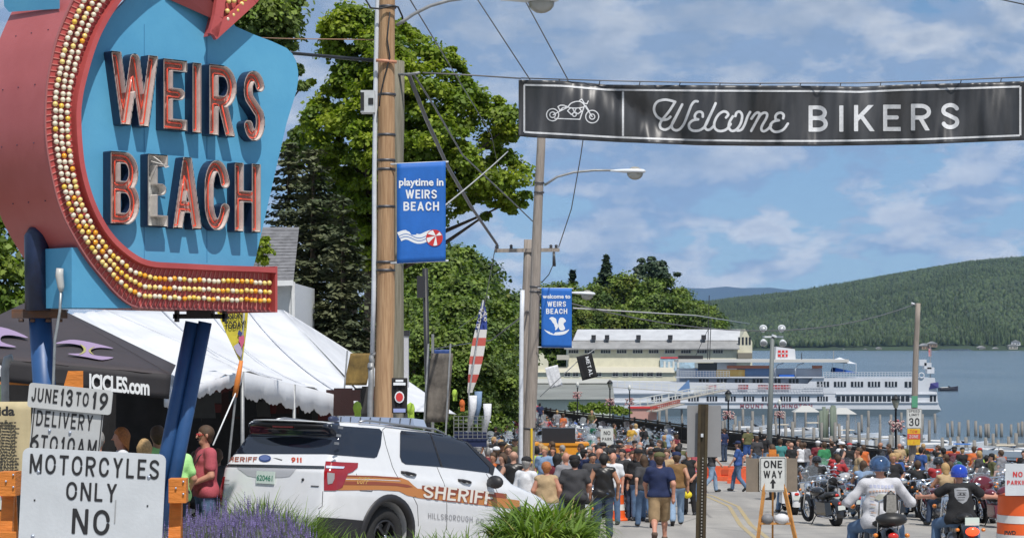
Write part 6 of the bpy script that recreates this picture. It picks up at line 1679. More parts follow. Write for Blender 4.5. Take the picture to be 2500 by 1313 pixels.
for i in range(58):
 px=rc.uniform(1150,1690)if i<30 else rc.uniform(1440,1610);d=rc.uniform(59,84)if i<30 else rc.uniform(51,64)
 if 1470<px<1530 and d<56:d+=8
 k=rc.choice(['stand','stand2','fold','hip','stand_b','long','vest','lady','walk']);s=rc.choice(['black']*5+['charcoal']*3+['navy','dark_jeans','grey','brown','olive','maroon','white']);t=rc.choice(['jeans','dark_jeans','black']);hr=rc.choice(['brown','black','grey','bald','blond']);p=G(px,d)
 w='left of the poles' if px<1265 else 'right of the poles' if px<1440 else 'behind the tall drum' if px<1560 else 'behind the navy polo'
 person(tuple(p),rc.uniform(0,6.28),k,CL[s],CL[t],uniq(f"{hr if hr == 'bald' else hr + ' haired'} {'woman' if k == 'lady' else 'man'} in {cname.get(s, s)} and {cname.get(t, t)} {w}",['facing away','turned sideways','farther off']),hair=hr,skin=rc.choice([0,1,3]),hat='cap' if rc.random()<.3 else None,hatm=CL['black'],scale=rc.uniform(.94,1.05),wide=rc.uniform(1,1.15),group='dark dressed people in the street')
motorcycle(tuple(G(1540,52.8)),R(160),'cruiser','black','black chrome cruiser motorcycle right behind the orange drum',parts=True,lean=-.12)
motorcycle(tuple(G(1448,46)),R(80),'cruiser','silver','silver cruiser motorcycle between the grey T-shirt and the leather vest',parts=True,lean=-.12)
def rider(px,feet_y,rz,var,paint,lb,shirt,label2,hat='helmet',hm='black',kind='sit',d=None,**k):
 d=d or d_feet(feet_y);p=G(px,d);motorcycle((p.x,p.y,p.z),rz,var,paint,lb,parts=True,**k)
 q=p+Vector((math.cos(rz),math.sin(rz),0))*-.25
 person((q.x,q.y,q.z-.10),rz-R(90),kind,CL[shirt],CL['jeans'],label2,hair='brown',hat=hat,hatm=HELM.get(hm),skin=1)
rider(1992,1242,R(88),'dresser','black','big black full dress touring motorcycle right of the one way sign','black','rider in black on the big dress touring motorcycle',hm='black')
rider(1928,1252,R(92),'tourer','white','touring motorcycle with white saddlebags behind the one way sign','charcoal','rider on the touring motorcycle with white saddlebags',hat=None,kind='lady_sit')
rider(2052,1225,R(60),'tourer','blue','blue grey touring motorcycle between black tourer and white shirted rider','red','rider in red shirt right of the black tourer',hat=None)
rider(2045,1200,R(70),'cruiser','red','red motorcycle just above the blue grey tourer','red','second red shirted rider, farther up the lane',hat='cap')
rider(2110,1262,R(75),'tourer','black','black motorcycle partly hidden behind the white shirted rider','sky','blond passenger in pale blue shirt left of the blue helmet',hat=None,kind='lady_sit')
rider(2310,1262,R(110),'cruiser','maroon','maroon chopper seen between the two foreground riders','grey','man in grey tank top sitting left of the bright blue helmet',hat=None)
rider(2240,1255,R(80),'cruiser','black','black cruiser just right of the white shirted rider','black','leaning rider in black between the two foreground riders',hat=None)
for px,fy,rz,v,c,lb in((2380,1275,75,'cruiser','black','black cruiser behind the rider with the bright blue helmet'),(2420,1268,80,'cruiser','black','black cruiser left of the striped drum'),(2275,1268,100,'cruiser','silver','chrome cruiser standing in the gap between the foreground riders'),(2205,1240,95,'cruiser','black','black cruiser above the white rider right arm'),(2180,1225,85,'sissy','blue','blue cruiser with backrest above the white rider'),(2345,1250,85,'sissy','black','black cruiser with backrest above the bright blue helmet'),(2460,1240,85,'tourer','black','black tourer left of the no parking board')):
 motorcycle(tuple(G(px,d_feet(fy))),R(rz),v,c,lb,parts=True,lean=-.08)
# == pier building, ship, docks, boats, sea wall rail ==
cream=mat('cream_clapboard',(.68,.65,.50),.75,var=.07,vscale=.6)
roof_w=mat('roof_pale_metal',(.50,.51,.53),.55,var=.1,vscale=.4)
roof_g=mat('roof_grey_shingle',(.27,.27,.27),.85,var=.15,vscale=.6)
frame_w=mat('window_frame_white',(.66,.66,.62),.6)
dark_win=mat('dark_window_glass',(.02,.025,.035),.12,spec=.6)
BD=430.0
def window(root,x,z,w,h,y,nx=4,nz=2,glass=None,frame=None,t=.10):
 f=MB()
 for a,b in(((x,y-.05,z+h/2),(w+2*t,.12,t)),((x,y-.05,z-h/2),(w+2*t,.12,t))):f.box(a,b)
 for sx in(-1,1):f.box((x+sx*(w/2+t/2),y-.05,z),(t,.11,h))
 for i in range(1,nx):f.box((x-w/2+w*i/nx,y-.045,z),(.06,.08,h-t))
 for i in range(1,nz):f.box((x,y-.040,z-h/2+h*i/nz),(w,.07,.06))
 o=f.build('window',frame or frame_w,root);MB().box((x,y-.01,z),(w,.03,h)).build('pane',glass or dark_win,o);return o
def bx_px(x0,x1,y0,y1,d):a=P(x0,y1,d);b=P(x1,y0,d);return a,b
pb=empty('pier_building',P(1600,990,BD),0,'long cream pier building with grey metal roof and a row of small paned windows','building')
O=pb.location
def L_(px,py,d=BD):return P(px,py,d)-O
a=L_(1388,1000);b=L_(1800,848);
MB().box(((a.x+b.x)/2,9,(a.z+b.z)/2),(b.x-a.x,18,b.z-a.z)).build('wall',cream,pb)
g0,g1,gt=L_(1800,1000),L_(1838,1000),L_(1819,803)
e=L_(1800,846);e2=L_(1840,848)
MB().prism([(g0.x+.02,g0.z),(g0.x+3.2,g0.z),(g0.x+3.2,e.z+1.0),(g0.x+1.7,gt.z),(g0.x+.02,e.z)],.4,17.5).build('gable_wall',cream,pb)
r=MB();z1=L_(0,832).z;z2=L_(0,803).z;z0=L_(0,850).z;xa=L_(1384,0).x;xb=L_(1802,0).x
r.add([(xa-.6,-1.0,z0),(xb+.2,-1.0,z0),(xb+.2,2.2,z1),(xa-.2,2.2,z1)],[(0,1,2,3)])
r.add([(xa-.6,-1.0,z0-.25),(xb+.2,-1.0,z0-.25),(xb+.2,-1.0,z0),(xa-.6,-1.0,z0)],[(0,1,2,3)])
r.build('lower_roof',roof_g,pb)
xa2=L_(1410,0).x;xb2=L_(1818,0).x
r=MB();r.add([(xa2-.9,2.2,z1+.1),(xb+1.0,2.2,z1+.1),(xb2+.2,9,z2),(xa2+.3,9,z2),(xa2-.9,16,z1+.1),(xb+2.6,16,z1+.1)],[(0,1,2,3),(3,2,5,4)])
r.build('roof',roof_w,pb)
MB().box(((xa2+xb)/2-.3,2.3,z1-.15),(xb-xa2,.3,.6)).build('roof_band',roof_g,pb)
for px in(1450,1483,1560,1638,1720):
 c=L_(px,822);MB().box((c.x,1.8,c.z-.1),(.9,1.4,1.0)).build('roof_vent',mat('vent_black',(.03,.03,.035),.7),pb)
for i in range(10):
 c=L_(1400+39.2*i,855);window(pb,c.x,c.z,2.0,1.25,0,4,2)
for px in(1805,1814,1823,1831):
 c=L_(px,832);MB().box((c.x,.36,c.z),(.42,.06,1.6)).build('gable_window',dark_win,pb)
c=L_(1818,868);MB().box((c.x,-.3,c.z),(3.0,1.0,1.2)).build('loading_door',mat('door_brownish',(.22,.20,.16),.7),pb)
a=L_(1312,1000);b=L_(1640,905)
MB().box(((a.x+b.x)/2,-2.0,(a.z+b.z)/2),(b.x-a.x,3.6,b.z-a.z)).build('lean_to',cream,pb)
MB().add([(a.x-.3,-4.3,b.z-.3),(b.x+.3,-4.3,b.z-.3),(b.x+.3,.0,b.z+.9),(a.x-.3,.0,b.z+.9)],[(0,1,2,3)]).build('lean_to_roof',mat('roof_cream',(.50,.48,.40),.8),pb)
for px,w in((1384,1.1),(1404,1.1),(1430,1.0),(1525,1.0),(1548,1.0),(1562,1.0),(1584,1.2),(1606,1.1),(1460,1.0),(1500,1.1)):
 c=L_(px,912);window(pb,c.x,c.z,w,1.0,-3.8,2,2)
g=L_(1310,0);MB().prism([(L_(1308,0).x,L_(0,1000).z),(L_(1338,0).x,L_(0,1000).z),(L_(1338,0).x,L_(0,882).z),(L_(1322,0).x,L_(0,858).z),(L_(1308,0).x,L_(0,870).z)],-3.4,6).build('end_gable',cream,pb)
c=L_(1372,872);MB().box((c.x+.2,-1,c.z),(2.6,2,1.0)).build('roof_box',mat('box_beige',(.45,.43,.38),.7),pb)
c=L_(1654,888);sg=MB().box((c.x,-.5,c.z),(7.4,.2,3.0)).build('painted_sign',mat('sign_faded_blue',(.38,.52,.62),.6,var=.3,vscale=.9),pb)
MB().box((c.x,-.66,c.z+1.32),(7.2,.1,.3)).build('sign_border',letter_red,sg)
for i,px in enumerate((1622,1633,1644,1655)):
 q=L_(px,890);MB().box((q.x,-.68,q.z),(.45,.1,1.5-.2*(i%2))).build('sign_letter',frame_w,sg)
rb=empty('red_roof_house',P(1400,860,445),0,'brick coloured gable peeking out left of the pier building roof','building')
MB().prism([(-1.2,-3),(1.6,-3),(1.6,1.2),(.6,3.2),(-1.2,2.0)],0,5).build('wall',mat('brick_red',(.30,.12,.07),.85,var=.2),rb)
sh=empty('shed',P(1410,1040,262),0,'low pale green building with a wide flat grey roof below the pier building','building')
O=sh.location
def L2(px,py,d=262):return P(px,py,d)-O
MB().box(((L2(1312,0).x+L2(1494,0).x)/2,3,(L2(0,1050).z+L2(0,970).z)/2),(L2(1494,0).x-L2(1312,0).x,6,L2(0,970).z-L2(0,1050).z)).build('wall',mat('pale_green_wall',(.52,.57,.50),.7,var=.05),sh)
MB().add([(L2(1306,0).x,-.8,L2(0,974).z),(L2(1500,0).x,-.8,L2(0,974).z),(L2(1502,0).x,7,L2(0,937).z),(L2(1306,0).x,7,L2(0,937).z)],[(0,1,2,3)]).build('roof',mat('roof_flat_grey',(.20,.21,.20),.8,var=.2,vscale=.4,stretch=(.2,1,3)),sh)
MB().box(((L2(1306,0).x+L2(1500,0).x)/2,6.6,L2(0,932).z),(L2(1500,0).x-L2(1306,0).x,.5,.55)).build('parapet',frame_w,sh)
# -- the ship --
SD=400.0
ship_w=mat('ship_white_paint',(.62,.64,.68),.35,var=.05,vscale=.3)
ship_b=mat('ship_blue_paint',(.14,.25,.46),.4,var=.08)
hull_g=mat('hull_grey_green',(.10,.14,.17),.5,var=.1)
ship=empty('passenger_ship',P(1900,1015,SD),0,'long white three deck passenger ship with blue upper deck moored across the bay','ship')
O=ship.location
def LS(px,py):return P(px,py,SD)-O
def sbox(name,x0,x1,y0,y1,yf,depth,m,parent=None):
 a=LS(x0,y1);b=LS(x1,y0);return MB().box(((a.x+b.x)/2,yf+depth/2,(a.z+b.z)/2),(b.x-a.x,depth,b.z-a.z)).build(name,m,parent or ship)
hp=[(LS(x,0).x,LS(0,y).z)for x,y in((1480,1018),(2262,1018),(2290,1006),(2299,1001),(2290,999),(1470,995))]
MB().prism(hp,-.3,10.5).build('hull',hull_g,ship)
hp=[(LS(x,0).x,LS(0,y).z)for x,y in((1470,996),(2298,1001),(2290,985),(2285,935),(2040,937),(1476,930))]
MB().prism(hp,-.05,10.2).build('main_deck_wall',ship_w,ship)
hp=[(LS(x,0).x,LS(0,y).z)for x,y in((1950,960),(2288,962),(2282,922),(1985,922))]
MB().prism(hp,-.12,10.1).build('second_deck_wall',ship_w,ship)
sbox('upper_wall',1660,2010,900,962,1.5,7.0,mat('ship_pale_blue',(.52,.57,.66),.4),ship)
sbox('blue_wall',1700,1890,899,921,1.2,7.4,ship_b)
sbox('bridge_wall',1705,1752,886,904,1.0,7.4,dark_win)
sbox('deck_strip',1480,2012,957,961,-.5,3,ship_w);sbox('deck_strip',2040,2287,959.5,962.5,-.4,2,ship_w);sbox('deck_strip',1480,2290,980,983,-.3,1,ship_w)
sbox('boat_deck_strip',1650,2012,919,922,-.5,3,ship_w)
o=sbox('canopy',1655,2070,877,884,-1.2,11,mat('ship_canopy',(.60,.58,.54),.6))
sbox('upper_house',1752,1800,884,902,.9,7,ship_w)
hp=[(LS(x,0).x,LS(0,y).z)for x,y in((1898,878),(1948,880),(1946,852),(1900,846))]
fn=MB().prism(hp,3,6.5).build('funnel',ship_w,ship)
sbox('funnel_top',1902,1940,845,851,3.2,3,black_pl,fn)
sbox('funnel_mark',1904,1928,855,871,2.92,.06,letter_red,fn);
for px in(1911,1920):sbox('funnel_mark_line',px,px+2.4,855,871,2.86,.05,ship_w,fn)
sbox('funnel_mark_line',1904,1928,861.5,864,2.86,.05,ship_w,fn)
def ship_windows(px0,px1,py0,py1,n,yf,frame=True):
 w=(px1-px0)/n
 o=sbox('window',px0,px1,py0,py1,yf,.08,dark_win)
 for i in range(1,n):sbox('mullion',px0+i*w-1.1,px0+i*w+1.1,py0,py1,yf-.05,.07,ship_w,o)
for i in range(5):ship_windows(1994+41.5*i,2024+41.5*i,931,944,4,-.18)
ship_windows(2208,2225,931,945,2,-.18)
for i in range(6):ship_windows(1770+45*i-(0 if i<5 else 0),1796+45*i,967,979,4,-.10)
for i in range(4):ship_windows(1590+45*i,1616+45*i,967,979,4,-.10)
ship_windows(2042,2220,966,983,16,-.18);ship_windows(2270,2285,965,981,2,-.10)
for i in range(6):ship_windows(1708+44*i,1732+44*i,925,939,3,1.44)
for px,m in((1830,frame_w),(1840,dark_win)):sbox('door',px,px+8,926,948,1.40,.08,m)
sbox('deck_banner',1750,1820,902,920,1.0,.1,mat('banner_orange',(.70,.36,.03),.6,var=.3,vscale=.5,col2=(.75,.55,.2)))
sbox('raft_cover',1776,1880,892,899,.2,1.2,mat('raft_orange',(.55,.20,.12),.6));sbox('raft_cover',1985,2008,892,899,.2,1.2,MATS['raft_orange'])
for px in(1724,1802,1850,1880,1905):sbox('life_ring_panel',px,px+24,938,949,-.52,.06,mat('ring_red',(.55,.05,.06),.6,var=.5,vscale=1.0,col2=(.6,.5,.5)))
def ship_rail(x0,x1,y0,y1,yf=-.6,n=None):
 m=MB();n=n or int((x1-x0)/7)
 for k in range(3):
  yy=y0+(y1-y0)*k/3;a=LS(x0,yy);b=LS(x1,yy);m.bar((a.x,yf,a.z),(b.x,yf,b.z),.07)
 for i in range(n+1):
  x=x0+(x1-x0)*i/n;a=LS(x,y0);b=LS(x,y1);m.bar((a.x,yf,a.z),(b.x,yf,b.z),.07)
 tag(m.build('railing',ship_w,ship),kind='stuff')
ship_rail(1700,2010,938,957);ship_rail(2010,2240,908,922,-.1);ship_rail(1660,1780,905,919)
bfm=link('lettering',text_mesh('MOUNT WASHINGTON',1.05,.03,0,'CENTER',1.35,1.0),ship);bfm.data.materials.append(mat('name_dull_red',(.30,.10,.13),.6));c=LS(1870,991);bfm.location=(c.x+2.0,-.14,c.z)
for px in(1892,1942):
 c=LS(px,921);MB().tube([(c.x,-.5,c.z),(c.x-.1,-.5,c.z+1.6),(c.x+.5,-.5,c.z+2.5),(c.x+1.6,-.5,c.z+2.8)],.12,6).build('davit',ship_w,ship)
sbox('lifeboat_cover',1902,1940,914,920,-.2,1.4,mat('tarp_blue',(.02,.12,.5),.5))
a=LS(2040,897);b=LS(2098,909);MB().add([(a.x,0,a.z),(a.x,5,a.z),(b.x,5,b.z-.1),(b.x,0,b.z-.1),(a.x-.2,0,b.z),(a.x-.2,5,b.z)],[(0,1,2,3),(0,3,4),(1,5,2),(3,2,5,4)]).build('blue_tarp',MATS['tarp_blue'],ship)
for px,y0,y1 in((1735,720,880),(1740,770,880),(2041,856,880),(2279,845,935),(1962,862,880)):
 a=LS(px,y0);b=LS(px-4 if px<1745 else px,y1);MB().bar((a.x,3,a.z),(b.x,3,b.z),.14).build('mast',black_pl if px<2000 else grey_pipe,ship)
a=LS(1734,800);b=LS(1700,872);MB().bar((a.x,3,a.z),(b.x,3,b.z),.1).build('boom',black_pl,ship)
a=LS(1690,872);MB().box((a.x,4,a.z),(4.8,2,.7)).build('roof_machinery',black_pl,ship)
hp=[LS(2028,884),LS(2056,877),LS(2092,888)];MB().add([(hp[0].x,0,hp[0].z),(hp[1].x,3,hp[1].z+.4),(hp[2].x,0,hp[2].z),(hp[2].x,6,hp[2].z),(hp[0].x,6,hp[0].z)],[(0,1,2),(2,1,3),(3,1,4),(4,1,0)]).build('tent_awning',ship_w,ship)
for px in(2032,2060,2090):a=LS(px,886);b=LS(px,912);MB().bar((a.x,0,a.z),(b.x,0,b.z),.1).build('awning_post',ship_w,ship)
for px,py in((2256,885),(2268,893),(2275,904)):c=LS(px,py);MB().box((c.x,2,c.z),(1.4,2,1.2)).build('wheelhouse',ship_w,ship)
c=LS(2249,916);MB().torus((c.x,-.3,c.z),.5,.12,14,6).build('life_ring',ship_w,ship)
fl=MB().add([(LS(2270,0).x,-.6,LS(0,935).z),(LS(2290,0).x,-.4,LS(0,932).z),(LS(2290,0).x,-.6,LS(0,946).z),(LS(2268,0).x,-.3,LS(0,950).z)],[(0,1,2,3)]).build('stern_flag',cloth('flag_navy',(.06,.06,.22)),ship)
c=LS(2279,860);MB().box((c.x-.1,3,c.z),(.5,.1,1.6)).build('ensign',MATS['ring_red'],ship)
for i,px in enumerate((1716,1729,1862,1790,2150,2166,2099)):
 yy=928 if px<2000 else 903;c=P(px,yy+10,SD-.5)
def motorboat(loc,rz,L,label,hull=None,can=None,sc=1.0,group=None):
 r=empty('motorboat',loc,rz,label,'boat',group);r.scale=(1,1,.8 if L>7.2 else 1);n=12;vs=[];fs=[]
 for i in range(n+1):
  t=i/n;x=-L/2+L*t;w=L*.15*(1-max(0,(t-.45)/.55)**2.2)+.01;top=1.0+.5*t*t;
  vs+=[(x,0,-.3+.35*max(0,t-.7)*2),(x,-w*.75,.1+.3*max(0,t-.6)),(x,-w,top),(x,w,top),(x,w*.75,.1+.3*max(0,t-.6))]
 for i in range(n):
  for k in range(5):fs.append((5*i+k,5*i+(k+1)%5,5*(i+1)+(k+1)%5,5*(i+1)+k))
 fs+=[(0,1,2,3,4),tuple(5*n+k for k in(4,3,2,1,0))]
 MB().add(vs,fs,smooth=False).build('hull',hull or boat_w,r)
 MB().tube([(-L/2,-L*.152,.62),(0,-L*.155,.72),(L*.25,-L*.13,.80)],.035,5).build('rub_rail',grey_pipe,r)
 MB().add([(L*.04,-L*.09,1.1),(L*.04,L*.09,1.1),(-L*.01,L*.08,1.5),(-L*.01,-L*.08,1.5),(L*.14,0,1.12)],[(0,3,4),(3,2,4),(2,1,4)]).build('windshield',dark_win,r)
 MB().box((-L*.22,0,1.02),(L*.40,L*.22,.3),top=.85).build('cockpit',mat('boat_seat_white',(.58,.58,.58),.6),r)
 if can:MB().box((-L*.16,0,1.95),(L*.30,L*.23,.10),top=.9).build('bimini',can,r);[MB().bar((-L*.16+sx,sy,.8),(-L*.16+sx*.8,sy,1.95),.04).build('bimini_pole',grey_pipe,r)for sx in(-L*.12,L*.12)for sy in(-L*.1,L*.1)]
 return r
boat_w=mat('boat_white_gelcoat',(.72,.74,.77),.2,coat=.5)
tan_c=mat('canvas_tan',(.52,.46,.36),.8);blue_c=mat('canvas_blue',(.04,.14,.40),.8)
def boat(px,wy,L,rz,label,**k):
 d=-LAKE*F/(wy-HY);p=P(px,wy,d);return motorboat((p.x,p.y,LAKE),rz,L,label,**k)
boat(2283,1192,9.6,R(176),'large white speedboat right behind the speed limit pole',hull=mat('boat_white_blue',(.60,.66,.76),.2,coat=.5))
boat(2465,1188,7.5,R(170),'white bow rider with tan canopy at the right edge',can=tan_c)
boat(2316,954,6.2,R(14),'dark motor boat out on the open lake beyond the ship stern',hull=mat('boat_dark',(.04,.04,.06),.3))
boat(2325,1122,7,R(165),'white boat under a blue canopy among the far pilings',can=blue_c)
bcol=['white open boat','white cabin boat','white runabout']
for i,(px,wy,L,rz,cn)in enumerate(((1560,1075,7,20,None),(1600,1070,7,15,None),(1640,1080,7,10,None),(1800,1068,8,0,None),(1842,1058,7,10,None),(1872,1068,7,5,None),(1925,1060,8,8,1),(1965,1068,7,3,None),(2003,1062,7,5,1),(2060,1096,8,2,None),(2085,1075,8,5,1),(2128,1090,9,3,None),(2165,1108,9,0,None),(2205,1080,8,5,None),(2256,1090,8,170,None),(2385,1112,8,172,None),(2430,1116,8,168,1),(2480,1110,8,175,None),(2300,1102,7,10,None),(2350,1104,7,10,None))):
 zone='left' if px<1700 else 'middle' if px<2050 else 'right' if px<2240 else 'far right'
 nth=['first','second','third','fourth','fifth','sixth','seventh'][sum(1 for q in(1560,1600,1640,1800,1842,1872,1925,1965,2003,2060,2085,2128,2165,2205,2256,2300,2350,2385,2430,2480)if q<px and(('left' if q<1700 else 'middle' if q<2050 else 'right' if q<2240 else 'far right')==zone))]
 boat(px,wy,L,R(rz),f'{nth} white boat from the left in the {zone} slips{" with tan canopy" if cn else ""}',can=tan_c if cn else None,group='boats moored in the slips')
for px,py,d in((1968,1005,300),(2058,1010,300)):
 r=empty('boat_shade',P(px,py,d),0,f'{"brighter left" if px < 2000 else "duller right"} white peaked boat shade beside the cluster of thick piles','canopy','boat shades');k=1.9
 MB().add([(-k,-1,0),(k,-1,0),(k,2,0),(-k,2,0),(-.6,.5,.9),(.6,.5,.9)],[(0,1,5,4),(1,2,5),(2,3,4,5),(3,0,4)]).build('fabric',mat('shade_dull',(.46,.46,.44),.7),r)
 for sx in(-1.8,1.8):MB().bar((sx,0,0),(sx,0,-2.8),.08).build('leg',grey_pipe,r)
pile_g=wood('pile_green_wood',(.20,.24,.19),(.12,.15,.12));pile_m=wood('pile_grey_wood',(.27,.26,.24),(.16,.15,.14))
dz=empty('pile_cluster',tuple(P(2022,1050,290).xy)+(LAKE,),0,'cluster of thick greenish mooring piles in front of the ship','pilings')
for i in range(9):a=(random.uniform(-1.6,1.6),random.uniform(-.6,.6));MB().tube([(a[0],a[1],-1),(a[0]*.95,a[1],5.0+random.uniform(-.4,.4))],.26,8).build('pile',pile_g,dz)
pile_me=MB().tube([(0,0,-1.5),(.02,0,1),(0,0,3.2)],[.23,.22,.20],8).mesh('piling');pile_me.materials.append(pile_m)
rp=random.Random(4);npile=0
def piling(px,d,h,lb,g):
 global npile
 p=P(px,0,d);o=link('piling',pile_me);o.location=(p.x,d,LAKE);o.scale=(rp.uniform(.85,1.15),)*2+(h/3.2,);o.rotation_euler=(rp.uniform(-.03,.03),rp.uniform(-.03,.03),0);tag(o,lb,'piling',g)
for d,x0,x1,st,hh,zone in((206,1780,2240,24,2.9,'nearest row'),(238,1730,2260,21,3.0,'second row'),(275,1690,2280,22,3.2,'third row'),(325,1560,2290,26,3.2,'far row'),(262,2300,2520,19,2.2,'right hand row'),(310,2310,2520,16,2.1,'farthest right hand row')):
 x=x0
 while x<x1:
  piling(x+rp.uniform(-5,5),d+rp.uniform(-3,3),hh*rp.uniform(.85,1.2),f'bare grey wooden piling in the {zone} of the docks',f'pilings of the {zone}');x+=st*rp.uniform(.7,1.3)
dock_m=mat('dock_planks',(.34,.32,.28),.85,var=.2,vscale=1.5)
for i,(x0,x1,d0,d1,lb)in enumerate(((1760,2230,214,217,'nearest long grey plank dock'),(1700,2250,246,248,'second long plank dock'),(1640,2260,284,286,'third long plank dock'),(2290,2560,222,225,'plank dock at the right behind the speedboat'),(1480,1700,255,262,'pale boardwalk left of the docks'),(2280,2560,268,270,'farther dock at the right'))):
 a=P(x0,0,d0);b=P(x1,0,d0);r=empty('dock',((a.x+b.x)/2,d0,LAKE+.9),0,lb,'dock',None)
 n=int((b.x-a.x)/2.4);W=(b.x-a.x)
 for k in range(n):MB().box((-W/2+(k+.5)*W/n,(d1-d0)/2,0),(W/n-.06,d1-d0,.14)).build('deck_panel',dock_m,r)
 MB().box((0,.05,-.35),(W,.12,.5)).build('fascia',pile_m,r)
def gangway(x0,y0,d0,x1,y1,d1,label,m,hgt=1.1):
 a=P(x0,y0,d0);b=P(x1,y1,d1);r=empty('gangway',a,0,label,'gangway');v=b-a;n=14
 MB().bar((0,0,0),v,1.4,.12).build('deck',dock_m,r)
 for s in(0,1):
  off=Vector((0,s*1.4,0));q=MB().bar(off+Vector((0,0,hgt)),v+off+Vector((0,0,hgt)),.08);q.bar(off+Vector((0,0,hgt*.5)),v+off+Vector((0,0,hgt*.5)),.06)
  for i in range(n+1):p=v*(i/n)+off;q.bar(p,p+Vector((0,0,hgt)),.07)
  q.build('rail',m,r)
gangway(1545,998,300,1770,952,350,'sloping white railed ramp leading up to the ship',frame_w,1.3)
gangway(1490,944,380,1740,962,385,'level white railed walkway between pier building and ship',frame_w,1.3)
gangway(1150,965,185,1268,985,190,'white railed footbridge left of the second pole',frame_w,1.1)
gangway(1590,1004,262,1660,986,270,'red sided ramp below the white railed ramp',mat('ramp_dull_red',(.36,.10,.07),.7),.55)
kb=empty('kiosk',P(1570,1010,265),0,'low pink and red ticket kiosk below the ramp','kiosk');MB().box((0,0,0),(3.4,2,1.5)).build('wall',mat('kiosk_pink',(.52,.30,.26),.7),kb);MB().box((0,0,.85),(3.8,2.4,.2)).build('roof',letter_red,kb)
aw=empty('umbrella',P(1440,0,330),0,'blue triangular sail standing by the gangway','sail');aw.location=P(1672,955,340)
MB().prism([(-1.3,0),(.9,0),(.7,2.0)],0,.12).build('fabric',ship_b,aw)
# -- rail on the sea wall --
iron=mat('black_iron',(.014,.014,.017),.5)
rail=empty('sea_wall_fence',(22,88,zg(88)),0,'long black iron picket fence with solid dark base along the sea wall','fence')
RL=rail.location
pts=[]
ys=np.arange(30,200,2.4)
rpts=[Vector((rail_x(float(y)),float(y),zg(float(y),rail_x(float(y)))))for y in ys]
mpk=MB()
for i,(a,b)in enumerate(zip(rpts,rpts[1:])):
 a=a-RL;b=b-RL;m=MB()
 for z in(1.12,.98,.16):m.bar(a+Vector((0,0,z)),b+Vector((0,0,z)),.10)
 m.build('rail',iron,rail)
 m=MB().box(a+Vector((0,0,.6)),(.13,.13,1.3));m.build('post',iron,rail)
 n=16
 for k in range(1,n):p=a.lerp(b,k/n);mpk.bar(p+Vector((0,0,.16)),p+Vector((0,0,1.0)),.065)
 MB().add([a+Vector((.12,0,-.3)),b+Vector((.12,0,-.3)),b+Vector((.12,0,.62)),a+Vector((.12,0,.62)),a+Vector((.24,0,.62)),b+Vector((.24,0,.62))],[(0,1,2,3),(3,2,5,4)]).build('base_panel',mat('dark_base',(.03,.03,.034),.7),rail)
tag(mpk.build('picket',iron,rail),kind='stuff')
for i,px in enumerate((2258,2322,2372,2434,2497)):
 k=(px-1250)/F;yy=min(ys,key=lambda y:abs(rail_x(float(y))-k*float(y)));yy=float(yy);z=zg(yy,rail_x(yy))
 r=empty('barricade_board',(k*yy,yy-.3,z+1.25),R(-12),['leftmost','second','third','fourth','rightmost'][i]+' orange barricade board on top of the sea wall fence','barricade','orange boards on the fence')
 MB().box((0,0,0),(.68,.06,.14)).build('board',mat('board_orange',(.75,.14,.03),.5),r);MB().box((-.2,.05,-.15),(.05,.05,.3)).box((.2,.05,-.15),(.05,.05,.3)).build('bracket',iron,r)
def lantern(px,top,d,label,H,flowers=False,acorn=False):
 p=P(px,top,d);r=empty('street_lamp',(p.x,p.y,p.z-H),0,label,'street lamp','old style street lamps')
 MB().lathe([(.16,0),(.12,.25),(.07,.5),(.055,H-.75),(.09,H-.7),(.05,H-.62)],10).build('post',iron,r)
 if acorn:MB().ball((0,0,H-.34),(.17,.17,.28),10).build('globe',mat('globe_glass',(.62,.62,.58),.2),r)
 else:
  MB().lathe([(.10,H-.62),(.24,H-.18)],6,cap=False).build('glass',mat('lantern_glass',(.40,.38,.30),.15),r);MB().lathe([(.28,H-.18),(.20,H-.05),(.03,H+.12)],6).build('cap',iron,r)
 if flowers:
  f=MB()
  for i in range(60):
   a=random.uniform(0,6.28);q=random.uniform(.1,.45);f.ball((q*math.cos(a),q*math.sin(a),H*.62+random.uniform(-.3,.3)),.07,4)
  tag(f.build('flower_basket',mat('flowers_red',(.42,.10,.12),.7,var=.5,vscale=3,col2=(.55,.5,.45)),r),kind='stuff')
lantern(2187,968,112,'black lantern lamp with flower basket right of the ship name',4.2,True)
lantern(1778,955,150,'black lantern lamp in front of the ship bow decks',4.6,True)
lantern(1489,930,180,'black lantern lamp with flowers left of the kiosk',4.8,True)
lantern(1410,930,200,'slim lamp with pale globe before the low pale green building',3.6,True,True)
lantern(1537,938,200,'lamp with pale globe beside the pink kiosk',4.4,True,True)
lantern(1903,972,170,'lamp with pale globe and red flowers below the ship name',3.6,True,True)
fm_=empty('floodlight_mast',G(1876,100),0,'tall grey mast with four floodlights before the ship funnel','floodlight')
O=fm_.location;top=P(1886,822,100)-O
MB().tube([(0,0,0),top],[.16,.10],10).build('mast',mat('mast_grey',(.16,.18,.18),.6),fm_)
a=P(1862,822,100)-O;b=P(1912,822,100)-O;MB().bar(a,b,.08).bar(P(1885,818,100)-O,P(1896,822,100)-O,.3,.1).build('crossarm',lampw,fm_)
for px,py in((1863,803),(1908,803),(1864,835),(1911,836)):
 c=P(px,py,99.8)-O;M=Matrix.Translation(c)@Matrix.Rotation(R(60 if py<820 else 120),4,'X')
 l=MB().lathe([(.06,-.2),(.12,-.12),(.18,.06),(.19,.10)],14,M=M).build('floodlight',lampw,fm_);MB().lathe([(.17,.09),(.1,.12)],14,M=M).build('lens',mat('flood_lens',(.35,.37,.39),.1),l)
